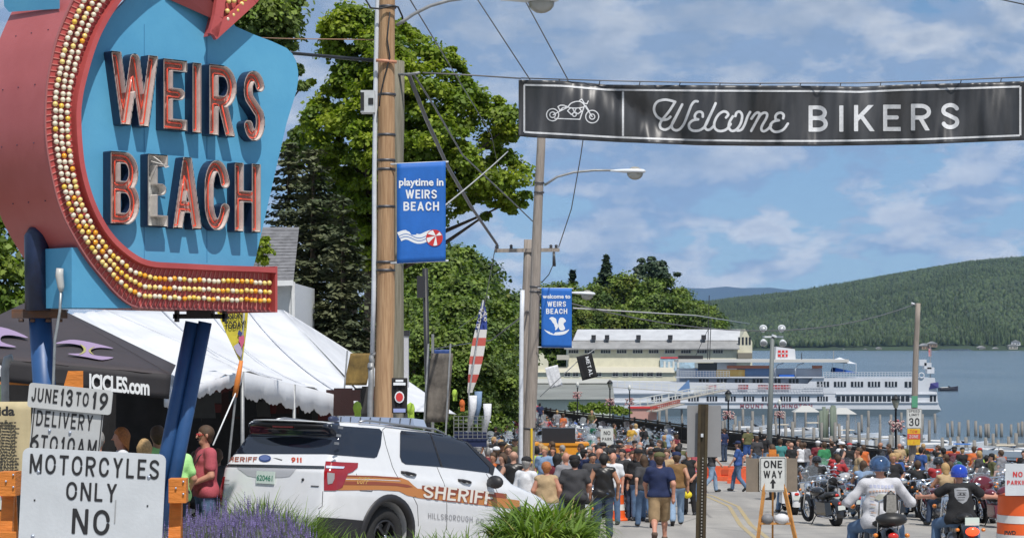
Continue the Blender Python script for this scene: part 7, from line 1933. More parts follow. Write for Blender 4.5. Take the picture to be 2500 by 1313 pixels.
for i,(px,py,d,c)in enumerate(((1575,992,262,'navy'),(1648,990,262,'sky'),(1662,992,262,'red'),(2050,1000,250,'white'),(2168,1010,217,'red'))):
 p=P(px,py,d);person((p.x,p.y,LAKE+.95),i*1.3,'stand',CL[c],CL['dark_jeans'],f'small figure in {c} on the docks'+(' by the kiosk' if px<1600 else ' near the ramp' if px<1700 else ' among the slips'),hair='brown')
for i,(px,py,w,c)in enumerate(((2112,850,10,'white'),(2145,846,14,'pale green'),(2256,844,24,'tan'),(2275,838,22,'brown'),(2395,846,18,'grey'),(2430,848,14,'beige'),(2472,843,22,'tan brown'),(2480,834,22,'white'),(2060,850,8,'grey white'),(1700,850,9,'pale'))):
 d=4630;p=P(px,py+6,d);s=w*d/F
 r=empty('lake_house',(p.x,d,max(p.z-3,LAKE-1)),random.uniform(-.4,.4),f'tiny {c} house {"near the water" if py > 845 else "above the water"} on the far shore, {["first", "second", "third", "fourth", "fifth", "sixth", "seventh", "eighth", "ninth", "tenth"][i]} listed','house')
 r['label']=f'tiny {c} lake house between the trees of the far shore'+(' at its right end' if i==7 else '')
 m_=mat('house_'+c.replace(' ','_'),dict(white=(.6,.6,.6),tan=(.32,.22,.14),brown=(.26,.18,.12),grey=(.35,.35,.35),beige=(.4,.34,.26)).get(c,(.42,.40,.35)),.8)
 hh=s*.38;MB().box((0,0,hh/2),(s,s*.7,hh)).build('wall',m_,r);MB().prism([(-s*.56,hh),(s*.56,hh),(0,hh*1.7)],-s*.4,s*.4).build('roof',roof_g,r)
 for k in(-.25,.1,.3):MB().box((s*k,-s*.352,hh*.5),(s*.12,.3,hh*.35)).build('window',dark_win,r)
# == left side: tents, house, stalls, people ==
tent_w=mat('tent_white_vinyl',(.72,.73,.76),.5,var=.07,vscale=.8,bump=.6,bscale=2)
canopy_k=mat('canopy_charcoal',(.048,.038,.042),.7,var=.12,vscale=1.5,bump=.3,bscale=5)
dark_in=mat('stall_dark_cloth',(.014,.013,.014),.9,var=.5,vscale=2)  # near-black for the poster, and for stall interior gloom on the back sheets
def surf(A,B,C_,D,nu,nv,sag=0,rip=0,ph=0.0):
 """bilinear sheet A-B (bottom) D-C (top) with sag and ripples"""
 A,B,C_,D=map(Vector,(A,B,C_,D));n=(B-A).cross(D-A).normalized();vs=[];fs=[]
 for j in range(nv+1):
  for i in range(nu+1):
   u,v=i/nu,j/nv;p=A.lerp(B,u).lerp(D.lerp(C_,u),v)
   vs.append(p-Vector((0,0,sag*16*u*(1-u)*v*(1-v)))+n*rip*(math.sin(u*17+ph+v*3)+.6*math.sin(u*41+ph))*(1-v*.6))
 for j in range(nv):
  for i in range(nu):k=j*(nu+1)+i;fs.append((k,k+1,k+nu+2,k+nu+1))
 return vs,fs
def tent(name,root,quads,m,**k):
 for q in quads:
  v,f=surf(*[Vector(p)-root.location for p in q[:4]],*(q[4:6]if len(q)>5 else(24,12)),**k);o=MB().add(v,f,smooth=True).build(name,m,root,fix=False);s=o.modifiers.new('t','SOLIDIFY');s.thickness=.012
tw=empty('white_tent',(P(700,980,36).x,36,zg(36)),0,'large white party tent with ragged valance behind the sign post','tent')
A_,B_,Cc=P(592,906,32),P(905,985,40),P(400,962,28);R1,R2=P(262,757,40),P(690,757,50);B2=P(925,898,62)
tent('roof_panel',tw,[(A_,B_,R2,R1),(B_,B2,R2.lerp(B2,.02),R2)],tent_w,sag=.30,rip=.03)
tent('roof_panel',tw,[(Cc,A_,R1,P(170,766,36))],tent_w,sag=.14,rip=.03,ph=2)
def valance(a,b,drop,n,root,m=tent_w,seed=1):
 rr=random.Random(seed);vs=[];fs=[];a,b=rel(root,a,b)
 for i in range(n+1):
  t=i/n;p=a.lerp(b,t);w=.06*math.sin(t*46)+rr.uniform(-.02,.02);dn=Vector((0,-1,0))*w
  vs+=[p,p+dn*.5-Vector((0,0,drop*.5)),p+dn-Vector((0,0,drop*(1+.25*abs(math.sin(t*25))+rr.uniform(-.05,.1))))]
 for i in range(n):fs+=[(3*i,3*i+3,3*i+4,3*i+1),(3*i+1,3*i+4,3*i+5,3*i+2)]
 o=MB().add(vs,fs,smooth=True).build('valance',m,root,fix=False);s=o.modifiers.new('t','SOLIDIFY');s.thickness=.008
valance(A_,B_,.34,90,tw);valance(Cc,A_,.16,60,tw,seed=3)
for t in(.26,.52,.76):
 a,b=rel(tw,A_.lerp(B_,t),R1.lerp(R2,t));v=[a.lerp(b,k/8)-Vector((0,0,.28*16*t*(1-t)*(k/8)*(1-k/8)))+Vector((0,-.02,.03))for k in range(9)];MB().tube(v,.018,5).build('roof_seam',tent_w,tw)
for c in(A_,B_,A_.lerp(B_,.35),A_.lerp(B_,.68)):
 a,=rel(tw,c);MB().tube([a,Vector((a.x,a.y,zg(c.y)-tw.location.z))],.03,8).build('leg',grey_pipe,tw)
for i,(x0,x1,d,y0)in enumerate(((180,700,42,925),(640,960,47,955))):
 a=P(x0,y0,d);b=P(x1,y0,d);v,f=surf((a.x,d,zg(d)),(b.x,d,zg(d)),(b.x,d,a.z),(a.x,d,a.z),30,4,rip=.05);o=MB().add(rel(tw,*v),f,smooth=True).build('gloom_backing',dark_in,tw,fix=False)  # back sheets whose near-black colour stands for the shaded tent interior
rr=random.Random(9)
for i in range(16):
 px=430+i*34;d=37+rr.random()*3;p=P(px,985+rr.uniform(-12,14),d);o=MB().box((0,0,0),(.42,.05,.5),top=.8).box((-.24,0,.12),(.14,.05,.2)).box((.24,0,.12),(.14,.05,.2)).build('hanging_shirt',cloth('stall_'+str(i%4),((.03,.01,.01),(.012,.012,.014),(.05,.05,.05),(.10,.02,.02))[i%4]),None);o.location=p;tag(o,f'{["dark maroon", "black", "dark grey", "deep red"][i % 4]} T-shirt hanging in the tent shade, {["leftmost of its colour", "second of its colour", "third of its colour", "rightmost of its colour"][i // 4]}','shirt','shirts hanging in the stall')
for i,(px,d,w)in enumerate(((700,36,1.8),(300,33,2.2),(850,40,1.6))):
 r=empty('table',G(px,d),0,['folding table under the middle of the white tent','table behind the blond woman under the dark canopy','table under the right end of the white tent'][i],'table');MB().box((0,0,.74),(w,.8,.05)).build('tabletop',mat('table_grey',(.3,.3,.3),.6),r)
 for sx in(-1,1):
  for sy in(-1,1):MB().bar((sx*w*.45,sy*.35,0),(sx*w*.45,sy*.35,.72),.04).build('leg',grey_pipe,r)
t2=empty('white_tent',(P(850,980,66).x,66,zg(66)),0,'second white tent peeking out behind, left of the wooden pole','tent')
tent('roof_panel',t2,[(P(760,900,62),P(960,915,62),P(826,818,68),P(800,822,68))],tent_w,sag=.15,rip=.01)
t3=empty('white_tent',(P(1010,990,56).x,56,zg(56)),0,'low white tent roof right of the wooden pole','tent')
tent('roof_panel',t3,[(P(962,1000,52),P(1115,1010,58),P(985,922,62),P(962,918,60))],tent_w,sag=.1,rip=.01)
ck=empty('canopy',(P(200,990,26.5).x,26.5,zg(26.5)),0,'black pop up canopy with purple flame print lettered ICICLES.com','canopy')
top=P(88,726,29.5);c1=P(418,914,25.2);c0=P(-190,858,24.2);c2=P(420,880,31)
tent('roof_panel',ck,[(c0,c1,top+Vector((.02,0,0)),top,24,14),(c1,P(430,890,30.5),top,top+Vector((.01,.01,0)),10,10)],canopy_k,sag=.05,rip=.005)
v0,v1=P(-190,910,24.2),P(413,974,25.2)
v,f=surf(v0,v1,c1,c0,40,4,rip=.010);o=MB().add(rel(ck,*v),f,smooth=True).build('valance',mat('canopy_valance',(.028,.026,.030),.75,bump=.2,bscale=6),ck,fix=False);s=o.modifiers.new('t','SOLIDIFY');s.thickness=.006
tm=text_mesh('ICICLES.com',1.0,.035,0,'CENTER',.92,.62)
def lay_text(me,root,x0,x1,yc,hpx,d0,d1,slope,m,name='lettering',e=.03):
 """lay a flat text mesh along a sloping strip given in photo pixels"""
 xs=[v.co.x for v in me.vertices];zs=[v.co.z for v in me.vertices];a,b=min(xs),max(xs);z0,z1=min(zs),max(zs);me2=me.copy()
 for v in me2.vertices:
  t=(v.co.x-a)/(b-a);w=(v.co.z-z0)/(z1-z0);px=x0+(x1-x0)*t;py=yc+slope*(px-(x0+x1)/2)+hpx*(.5-w);v.co=P(px,py,d0+(d1-d0)*t-e)-root.location
 if not len(me2.materials):me2.materials.append(m)
 else:me2.materials[0]=m
 return link(name,me2,root)
lay_text(tm,ck,218,365,938,40,24.86,25.1,.10,white_print)
tm2=text_mesh('m',1.0,.035,0,'CENTER',1,.62);lay_text(tm2,ck,-8,14,905,28,24.5,24.55,.1,white_print)
purple=mat('flame_purple',(.34,.25,.40),.7);olv=mat('flame_olive',(.38,.36,.12),.7)
def flat_px(pts,root,m,name,plane=(c0,c1,top),e=.035):
 a,b,c=plane;n=(b-a).cross(c-a).normalized()
 def hit(px,py):d=P(px,py,1.0);t=a.dot(n)/d.dot(n);return d*t
 q=blob(pts);vs=[hit(p.x,p.y)*(1-e/25)-root.location for p in q]
 return MB().add(vs,[tuple(range(len(vs)))]).build(name,m,root,fix=False)
flat_px([(134,838),(170,829),(205,832),(250,842),(277,850),(245,848),(225,852),(219,862),(240,868),(277,872),(250,878),(215,872),(165,863),(195,862),(206,855),(200,844),(170,838)],ck,purple,'flame_print')
flat_px([(-20,800),(20,802),(70,824),(30,818),(5,820),(4,834),(40,846),(10,845),(-20,838)],ck,purple,'flame_print')
q=[(196,841),(207,848),(206,858),(194,864)];flat_px([(195,839),(209,848),(208,859),(192,866),(203,857),(203,849)],ck,olv,'flame_edge',e=.06)
flat_px([(232,845),(219,851),(217,858),(230,866),(222,858),(223,852)],ck,olv,'flame_edge',e=.06)
a,b=rel(ck,P(-40,933,24.4),P(90,938,24.8));MB().bar(a,b,.03,.03).build('orange_strap',mat('strap_orange',(.7,.25,.05),.6),ck)
for px,py,d in((418,972,25.3),(150,900,30.5)):
 a,=rel(ck,P(px,py,d));MB().bar(a,(a.x,a.y,0),.04).build('leg',grey_pipe,ck)
v,f=surf((P(-100,0,29).x,31.5,zg(31)),(P(430,0,31).x,31.5,zg(31)),(P(430,0,31).x,31.5,P(0,935,31).z),(P(-100,0,29).x,31.5,P(0,920,31).z),30,3,rip=.04);MB().add(rel(ck,*v),f,smooth=True).build('gloom_backing',dark_in,ck,fix=False)  # canopy back sheet, interior darkness put into its colour
hs=empty('house',(P(670,780,54).x,54,zg(54)),0,'white clapboard house with grey shingle roof behind the arrow tip','house')
def HS(px,py,d=54):return P(px,py,d)-hs.location
sid=mat('clapboard_white',(.70,.71,.72),.7,var=.04);shg=mat('shingle_grey',(.17,.17,.18),.9,var=.25,vscale=4)
y=690.0
while y<860:
 a,b=HS(560,y),HS(718,y+8.6);MB().box(((a.x+b.x)/2,.06,(a.z+b.z)/2),(b.x-a.x,.03,a.z-b.z+.012),R_=Matrix.Rotation(R(6),3,'X')).build('clapboard',sid,hs);y+=8.6
a,b=HS(560,690),HS(718,990);MB().box(((a.x+b.x)/2,3,(a.z+b.z)/2),(b.x-a.x-.06,5.8,a.z-b.z)).build('wall',sid,hs)
a,b=HS(712,688),HS(720,990);MB().box(((a.x+b.x)/2,.02,(a.z+b.z)/2),(b.x-a.x,.1,a.z-b.z)).build('corner_board',sid,hs)
ra,rb_,rc_,rd=HS(560,690),HS(720,686),HS(703,540),HS(600,540)
n=17
for k in range(n):
 t0,t1=k/n,(k+1.04)/n;yy0,yy1=-.35+3.2*t0,-.35+3.2*t1
 p=[ra.lerp(rd,t0),rb_.lerp(rc_,t0),rb_.lerp(rc_,t1),ra.lerp(rd,t1)]
 MB().add([(p[0].x,yy0-.03,p[0].z),(p[1].x,yy0-.03,p[1].z),(p[2].x,yy1,p[2].z),(p[3].x,yy1,p[3].z)],[(0,1,2,3)]).build('shingle_course',shg,hs)
MB().bar((ra.x,-.4,ra.z-.06),(rb_.x,-.4,rb_.z-.06),.08,.14).build('eave_board',sid,hs)
yf=empty('feather_flag',G(562,31),0,'yellow admission today flag on a pole tied with orange ribbon','flag')
def Y_(px,py,d=31):return P(px,py,d)-yf.location
MB().add([Y_(527,755),Y_(606,755),Y_(603,800),Y_(592,882),Y_(585,882),Y_(555,820)],[(0,1,2,3,4,5)]).build('cloth',mat('flag_yellow',(.62,.52,.05),.6,var=.1),yf,fix=False).modifiers.new('t','SOLIDIFY').thickness=.006
for t,x0,x1,y,h in(('SSION',553,592,770,17),('TODAY!',548,600,793,18)):lay_text(text_mesh(t,1,.03,0,'CENTER',1,.8),yf,x0,x1,y,h,31,31,-.08,letter_black)
for pts,m,nm in(([(583,805),(592,812),(588,822),(580,815)],mat('flag_navy2',(.05,.06,.2),.6),'figure_print'),([(583,822),(596,818),(597,832),(590,850),(583,838)],mat('flag_pink',(.6,.12,.22),.6),'figure_print'),([(570,845),(585,835),(592,860),(588,872),(578,862)],mat('flag_lilac',(.45,.40,.55),.6),'figure_print')):
 MB().add([Y_(x,y,30.96)for x,y in pts],[tuple(range(len(pts)))]).build(nm,m,yf,fix=False)
MB().tube([Y_(600,700),Y_(588,885),Y_(575,970),Y_(562,1090),Y_(552,1200)],.018,7).build('pole',grey_pipe,yf)
MB().tube([Y_(589,880,30.95),Y_(580,930,30.95),Y_(573,968,30.95)],[.03,.045,.04],7).build('orange_ribbon',mat('ribbon_orange',(.7,.22,.04),.6),yf)
MB().tube([Y_(575,960,30.9),Y_(520,1086,30.2)],.012,5).build('tie_rope',white_print,yf)
def board(px0,px1,py0,py1,d,m,name,label,cat,slant=0,kids=()):
 a,b=P(px0,py0,d),P(px1,py1,d);w,h_=b.x-a.x,a.z-b.z;r=empty(name,((a.x+b.x)/2,d,(a.z+b.z)/2),0,label,cat)
 v,f=surf((-w/2-slant,0,-h_/2),(w/2-slant,0,-h_/2),(w/2+slant,0,h_/2),(-w/2+slant,0,h_/2),12,10,rip=.012);MB().add(v,f,smooth=True).build('panel',m,r,fix=False).modifiers.new('t','SOLIDIFY').thickness=.012
 return r,w,h_
r,w,h_=board(957,994,922,1008,27.5,dark_in,'poster','narrow black poster with a round red and white emblem right of the pole','poster')
MB().box((0,-.03,h_*.42),(w*.5,.006,.03)).build('print_bar',white_print,r);MB().box((0,-.03,h_*.33),(w*.8,.006,.035)).build('print_bar',white_print,r)
MB().add([(.065*math.cos(i*.5236),-.03,-.02+.08*math.sin(i*.5236))for i in range(12)],[tuple(range(12))]).build('emblem',white_print,r,fix=False);MB().add([(.05*math.cos(i*.5236),-.036,-.02+.06*math.sin(i*.5236))for i in range(12)],[tuple(range(12))]).build('emblem_inner',letter_red,r,fix=False)
MB().box((0,-.03,-h_*.42),(w*.8,.01,.05)).build('sticker',mat('sticker_blue',(.3,.35,.6),.6),r)
r,w,h_=board(848,903,862,940,38,mat('netting_gold',(.17,.11,.03),.8,var=.5,vscale=3),'banner','dark gold netting panel in a frame left of the pole','banner',.06)
MB().bar((-w/2,0,h_/2+.05),(-w/2-.15,0,-1.6),.03).build('frame_post',grey_pipe,r)
r,w,h_=board(1046,1100,862,1030,43,mat('netting_grey',(.12,.105,.09),.85,var=.5,vscale=2.5),'banner','long grey brown cloth hanging between poles right of the wooden pole','banner',.05)
for sx in(-1,1):MB().bar((sx*w/2,0,h_/2+.2),(sx*w/2-.12,0,-h_/2-.6),.035).build('frame_post',grey_pipe,r)
r,w,h_=board(1060,1099,853,906,70,mat('banner_dark_blue',(.02,.06,.22),.6),'street_banner','small distant dark blue WEIRS BEACH banner above the grey cloth','banner');words(r,'WEIRS',0,.14,.1,white_print,.36,y=-.03);words(r,'BEACH',0,0,.1,white_print,.36,y=-.03)
MB().bar((-w/2-.05,.05,.9),(-w/2-.05,.05,-4),.09).build('pole',grey_pipe,r)
cb=empty('cabinet_column',G(986,60),0,'pale grey column with black cap right behind the poles','column');a=P(986,820,60)-cb.location;MB().box((0,0,a.z/2),(.28,.3,a.z)).build('column',mat('col_grey',(.46,.46,.48),.6),cb);MB().box((0,0,a.z+.08),(.34,.36,.16)).build('cap',black_pl,cb)
sp_=empty('speaker_pole',G(1050,52),0,'dark leaning pole with a black box speaker below the blue banner','pole');O=sp_.location
MB().tube([(0,0,0),P(1038,655,52)-O],.07,8).build('pole',black_pl,sp_);c=P(1028,700,51.8)-O;MB().box(c,(.2,.25,.55)).build('speaker',black_pl,sp_)
cbld=empty('shop_building',P(1045,890,178),0,'low cream shop front half hidden by trees right of the pole','building');MB().box((0,0,-1.5),(3.6,3,5)).build('wall',cream,cbld);MB().box((0,0,1.1),(4.0,3.4,.3)).build('roof',roof_g,cbld);MB().box((0,-1.52,-.6),(1.2,.1,.9)).build('window',dark_win,cbld);MB().box((-.7,-1.6,1.7),(.5,.1,1.1)).build('shop_sign',ship_b,cbld)
ff=empty('feather_flag',G(1148,60),0,'tall stars and stripes feather flag beside the tents','flag');O=ff.location
prof=[(735,1177,1181),(765,1169,1188),(800,1161,1189),(840,1152,1185),(880,1146,1178),(920,1143,1167),(955,1141,1153)]
fb=mat('flag_blue',(.03,.06,.28),.6);fr=mat('flag_red',(.52,.10,.08),.6);fw=mat('flag_white',(.66,.64,.62),.6)
m=MB();ysf=np.linspace(735,958,46)
for a,b in zip(ysf,ysf[1:]):
 e=[np.interp(v,[p[0]for p in prof],[p[k]for p in prof])for v in(a,b)for k in(1,2)]
 mi=0 if a<800 else(1 if int((a-800)/22)%2 else 2)
 m.add([P(e[0],a,60)-O,P(e[1],a,60.1)-O,P(e[3],b,60.1)-O,P(e[2],b,60)-O],[(0,1,2,3)],mi)
m.build('cloth',[fb,fr,fw],ff,fix=False).modifiers.new('t','SOLIDIFY').thickness=.01
for i in range(20):rr_=rr;y=rr.uniform(755,798);x=rr.uniform(np.interp(y,[735,800],[1178,1163]),1186);c=P(x,y,59.93)-O;MB().add([(c.x+.05*(1 if k%2 else.45)*math.sin(k*.628),c.y,c.z+.05*(1 if k%2 else.45)*math.cos(k*.628))for k in range(10)],[tuple(range(10))]).build('star',fw,ff,fix=False)
MB().tube([(0,0,0),P(1145,958,60)-O,P(1180,732,60)-O],.03,6).build('pole',grey_pipe,ff)
for i,(px,y0,y1,d,c)in enumerate(((1155,965,1040,58,'white'),(1168,955,1035,62,'sky'),(1190,985,1060,56,'white'))):
 a=P(px,y0,d);b=P(px-8,y1,d);o=MB().tube([a,a.lerp(b,.4)+Vector((.04,0,0)),b],[.12,.10,.05],7).build('windsock',CL[c],None);tag(o,f'{["white furled cloth left of the others", "pale blue furled cloth in the middle", "white furled cloth nearest the poles"][i]} hanging by the feather flag','flag')
for i,(px,y,d,c)in enumerate(((872,995,33,'lime'),(1002,998,33,'lime'),(1110,960,50,'lime'),(1128,985,50,'orange'))):
 o=MB().ball((0,0,0),(.075,.05,.11),7).box((.01,0,-.1),(.10,.05,.16)).build('hanging_cloth',CL[c],None);o.location=P(px,y,d);tag(o,f'{["bright green cloth below the netting panel", "small bright green cloth right of the black poster", "fluorescent yellow vest hung near the feather flag", "orange cloth hung near the feather flag"][i]}','cloth')
r=empty('wire_basket',P(1148,1042,45),0,'white wire rack of goods beside the vehicle roof','rack');r.scale=(.8,.8,.62);m=MB()
for i in range(8):m.bar((-.45+i*.13,0,-.4),(-.45+i*.13,0,.4),.015)
for i in range(7):m.bar((-.45,0,-.4+i*.13),(.46,0,-.4+i*.13),.015)
m.build('wire_grid',grey_pipe,r);MB().box((0,.25,-.45),(.9,.4,.5)).build('bin',CL['navy'],r)
for px,y0,y1,w,c,l,t in((1433,865,925,.85,'black','black flag with white lettering flying before the pier building','METAL'),(1352,893,945,.7,'white','white flag flying left of the black flag','')):
 d=110;p=P(px,(y0+y1)/2,d);r=empty('flag',p,R(0),l,'flag');r.rotation_euler=(0,R(-14),0);h_=(y1-y0)/F*d
 v,f=surf((-w/2,0,-h_/2),(w/2,0,-h_/2),(w/2,0,h_/2),(-w/2,0,h_/2),8,10,rip=.04);MB().add(v,f,smooth=True).build('cloth',CL[c],r,fix=False).modifiers.new('t','SOLIDIFY').thickness=.01
 if t:o=words(r,t,.12,0,.2,white_print,h_*.8,y=-.08);o.rotation_euler=(0,R(90),0)
tag(MB().tube([P(1318,968,109),P(1412,880,110.2),P(1455,850,110.2)],.025,5).build('flag_pole',grey_pipe,None),'thin slanting pole carrying the black and white flags','pole')
# -- hand lettered boards at the lower left --
plate_g=mat('board_white_paint',(.56,.59,.62),.5,var=.07,vscale=2.2,bump=.08)
plate_d=mat('board_grey_paint',(.50,.51,.51),.5,var=.08,vscale=3)
bolt_w=mat('bolt_galvanised',(.5,.55,.65),.3,.6);orange_w=mat('barricade_orange_wood',(.62,.20,.03),.6,var=.15,vscale=4,bump=.3,bscale=20,stretch=(1,1,4))
def sg(cx,cy,wpx,hpx,d,roll,m,label,lines,**k):
 s=d/F;r=sheet_sign('board',P(cx,cy,d),wpx*s,hpx*s,m,label,'sign',roll=R(roll),round_=k.get('round_',.05),th=.012)
 for t,dx,dy,h_,W in lines:words(r,t,dx*s,dy*s,h_*s,letter_black,W*s,hw=k.get('hw',.075),gap=.22)
 return r,s
r,s=sg(222,1275,350,350,15,2.9,plate_g,'large white board hand lettered MOTORCYLES ONLY NO CARS',[('MOTORCYLES',2,137,48,316),('ONLY',-2,75,45,124),('NO',0,2,62,92),('CARS',0,-78,62,180)])
for x,z in((-134,118),(136,118),(-140,-40)):MB().lathe([(.011,-.003),(.014,.006),(.005,.012)],10,M=Matrix.Translation((x*s,0,z*s))@Matrix.Rotation(R(90),4,'X')).build('bolt',bolt_w,r)
for x,z in((-140,48),(136,48)):MB().box((x*s,-.003,z*s),(.012,.004,.012)).build('nail_hole',letter_black,r)
MB().box((58*s,-.003,30*s),(.009,.004,.17)).build('scratch',mat('scratch_grey',(.33,.34,.35),.6),r)
r,s=sg(160,1068,172,170,15.245,5.5,plate_d,'grey white board lettered DELIVERY 6 TO 10AM',[('DELIVERY',-6,42,38,138),('6',-74,-18,40,22),('TO',-38,-18,40,42),('10',8,-18,40,34),('AM',54,-18,40,48)],round_=.01)
for x in(-82,84):MB().box((x*s,-.004,-5*s),(.007,.006,156*s)).build('edge_stripe',letter_black,r)
for x,z in((-40,14),(10,14)):MB().ball((x*s,-.005,z*s),.012,8).build('bolt',bolt_w,r)
r,s=sg(171,973,205,60,15.22,5.6,plate_d,'narrow grey white board lettered JUNE 13 TO 19',[('JUNE',-62,2,34,64),('13',-8,2,42,30),('TO',30,2,34,32),('19',74,2,42,38)],round_=.025,hw=.085)
for i,(x0,x1)in enumerate(((-30,56),(400,446))):
 r=empty('barricade',(P((x0+x1)/2,1500,15.4).x,15.4,zg(15.4)),R(3 if i else -3),['orange wooden barricade post left of the white board','orange wooden barricade post right of the white board'][i],'barricade');O=r.location
 def q(px,py,d=15.4):return P(px,py,d)-O
 xc=(x0+x1)/2;w=.10
 top=1146 if not i else 1163
 MB().bar(q(xc+12,top+4,15.36),q(xc+12,top+62,15.36),.13,.16).build('cap_block',orange_w,r)
 MB().bar(q(xc+8,top+55,15.45),q(xc-8,1560,15.25),.09,.045).build('leg',orange_w,r);MB().bar(q(xc+10,top+55,15.5),q(xc+18,1560,15.95),.09,.045).build('leg',orange_w,r)
 MB().bar(q(xc-30,top+160,15.3),q(xc+34,top+160,15.3),.10,.05).build('cross_board',orange_w,r)
 for x,y in((xc+22,top+12),(xc+22,top+42),(xc+4,top+28),(xc+10,top+160)):MB().ball(q(x,y,15.27),.009,6).build('bolt',bolt_w,r)
r=empty('barricade',(P(180,1500,18).x,18,zg(18)),0,'orange barricade end standing above the June board','barricade');O=r.location
MB().add([P(x,y,d)-O for d in(17.9,18.2)for x,y in((152,955),(166,905),(203,905),(203,955))],[(0,1,2,3),(7,6,5,4),(0,4,5,1),(1,5,6,2),(2,6,7,3)]).build('end_piece',orange_w,r)
MB().bar(P(160,950,18)-O,P(150,1500,17.8)-O,.08,.05).build('leg',orange_w,r);MB().bar(P(195,950,18)-O,P(205,1500,18.3)-O,.08,.05).build('leg',orange_w,r)
r,w,h_=board(-40,75,980,1190,19,mat('notice_tan',(.50,.42,.25),.7,var=.05),'notice_board','tan notice board with rows of small black print at the left edge','notice board')
s=19/F;rr=random.Random(2);lay_text(text_mesh('ida',1,.04,0,'CENTER'),r,-4,36,1003,24,18.96,18.96,0,letter_black)
m=MB()
for k in range(24):
 x=-57;
 while x<22:L=rr.uniform(3,12);m.box(((x+L/2)*s,-.03,(1085-1031-k*7.3)*s),(L*s,.004,3.2*s));x+=L+2.2
tag(m.build('fine_print',letter_black,r),kind='stuff')
r=empty('cooler',P(10,1215,18),0,'grey and orange box at the left edge below the notice board','box');MB().box((0,0,0),(.16,.2,.17)).build('body',plate_d,r);MB().box((0,0,-.2),(.18,.2,.18)).build('base',orange_w,r);MB().box((.02,-.11,.03),(.04,.01,.03)).build('label_patch',letter_red,r)
r=empty('sign_post',G(14,22),0,'short grey bracket post at the left edge above the notice board','post');O=r.location;MB().tube([(0,0,0),P(12,900,22)-O,P(18,876,22)-O,P(30,873,22)-O],.045,8).build('pipe',grey_pipe,r)
# -- people on the left --
body_kind('tourist',pose=dict(ell=(-.24,.02,1.14),wrl=(-.12,.26,1.03),hdl=(.3,1,.1),elr=(.25,.02,1.13),wrr=(.10,.27,.98),hdr=(-.2,1,-.1)),h=.013,belly=.12,hands=True,seed=11,hem=.86)
p_=person(tuple(G(503,26.2)),R(118),'tourist',CL['pink'],CL['jeans'],'man in pink T-shirt, red sunglasses and camera strap left of the vehicle',hair='brown',skin=3,scale=1.01)
J=BODY['tourist']['J'];h_=Vector(J['hea'])
MB().ball(h_+Vector((-.035,.083,.012)),(.032,.018,.02),8).ball(h_+Vector((.035,.083,.012)),(.032,.018,.02),8).bar(h_+Vector((-.085,.0,.018)),h_+Vector((-.06,.075,.018)),.008).bar(h_+Vector((.085,.0,.018)),h_+Vector((.06,.075,.018)),.008).build('sunglasses',mat('glasses_red',(.4,.02,.02),.15),p_)
MB().tube([h_+Vector((-.07,-.03,-.16)),h_+Vector((-.09,.10,-.25)),h_+Vector((-.03,.19,-.45)),h_+Vector((.0,.21,-.58))],.007,5).tube([h_+Vector((.07,-.03,-.16)),h_+Vector((.09,.10,-.25)),h_+Vector((.03,.19,-.45)),h_+Vector((.0,.21,-.58))],.007,5).build('camera_strap',black_pl,p_)
MB().bar(h_+Vector((-.02,.085,-.052)),h_+Vector((.02,.085,-.052)),.008).build('mouth',mat('lips',(.3,.10,.08),.5),p_)
person(tuple(G(297,25.5)),R(105),'lady',CL['white'],CL['jeans'],'woman with long reddish blond hair in a white and teal top',hair='ginger',skin=3,scale=.97)
person(tuple(G(352,24.8)),R(20),'lady',CL['tan'],CL['jeans'],'blond child in front of the person in light green',hair='blond',skin=3,scale=.87)
person(tuple(G(385,26.0)),R(30),'stand_b',CL['mint'],CL['black'],'person in light green T-shirt behind the leaning blue posts',hair='brown',skin=1,scale=1.0)
person(tuple(G(424,25.6)),R(15),'tee_back',CL['mint'],CL['dark_jeans'],'person in light green T-shirt right of the leaning blue posts',hair='brown',skin=3,scale=.93)
person(tuple(G(238,25.0)),R(-10),'stand_b',CL['grey'],CL['jeans'],'person in grey patterned shirt half behind the delivery board',hair='grey',skin=3,scale=.93)
bt=MB().tube([(0,0,0),(0,0,.12),(0,0,.16),(0,0,.2)],[.032,.032,.014,.014],8).build('water_bottle',mat('bottle_blue',(.25,.5,.6),.1),None);bt.location=P(449,1218,24.9);tag(bt,'small blue water bottle held beside the leaning posts','bottle')
for i,(px,d)in enumerate(((530,33),(610,35),(480,34))):person(tuple(G(px,d)),i*2,'stand2',CL['charcoal'],CL['black'],['person in dark clothes in the tent shade behind the pink shirt','person in dark clothes deep in the shade behind the vehicle','person in dark clothes in the shade left of the pink shirt'][i],hair='brown',skin=2)
# == right foreground: signs, drums, riders ==
wood_y=mat('tripod_orange_wood',(.50,.23,.06),.65,var=.2,vscale=6,bump=.3)
D6=37.0
tp=empty('sign_tripod',G(1889,D6),0,'orange wooden tripod easel standing on the road centre line','easel');O=tp.location
def T_(px,py,d=D6):return P(px,py,d)-O
zb=lambda px,d:Vector((P(px,0,d).x-O.x,d-O.y,zg(d,P(px,0,d).x)-O.z))
MB().bar(T_(1876,1108,D6-.1),zb(1846,D6-.45),.035,.07).build('leg',wood_y,tp);MB().bar(T_(1896,1108,D6-.1),zb(1950,D6-.45),.035,.07).build('leg',wood_y,tp);MB().bar(T_(1887,1100,D6+.05),zb(1886,D6+.7),.035,.07).build('leg',wood_y,tp)
MB().bar(T_(1853,1277,D6-.36),T_(1931,1277,D6-.36),.05,.035).build('crossbar',wood_y,tp);MB().box(T_(1886,1106,D6-.12),(.13,.06,.14)).build('head_block',orange_w,tp)
bb=MB().box((0,0,0),(.92,.02,.60)).build('plywood_board',mat('plywood_brown',(.22,.18,.14),.8,var=.12,vscale=3),None);bb.location=P(1884,1159,D6-.18);tag(bb,'wide brown plywood board hung behind the one way sign','board')
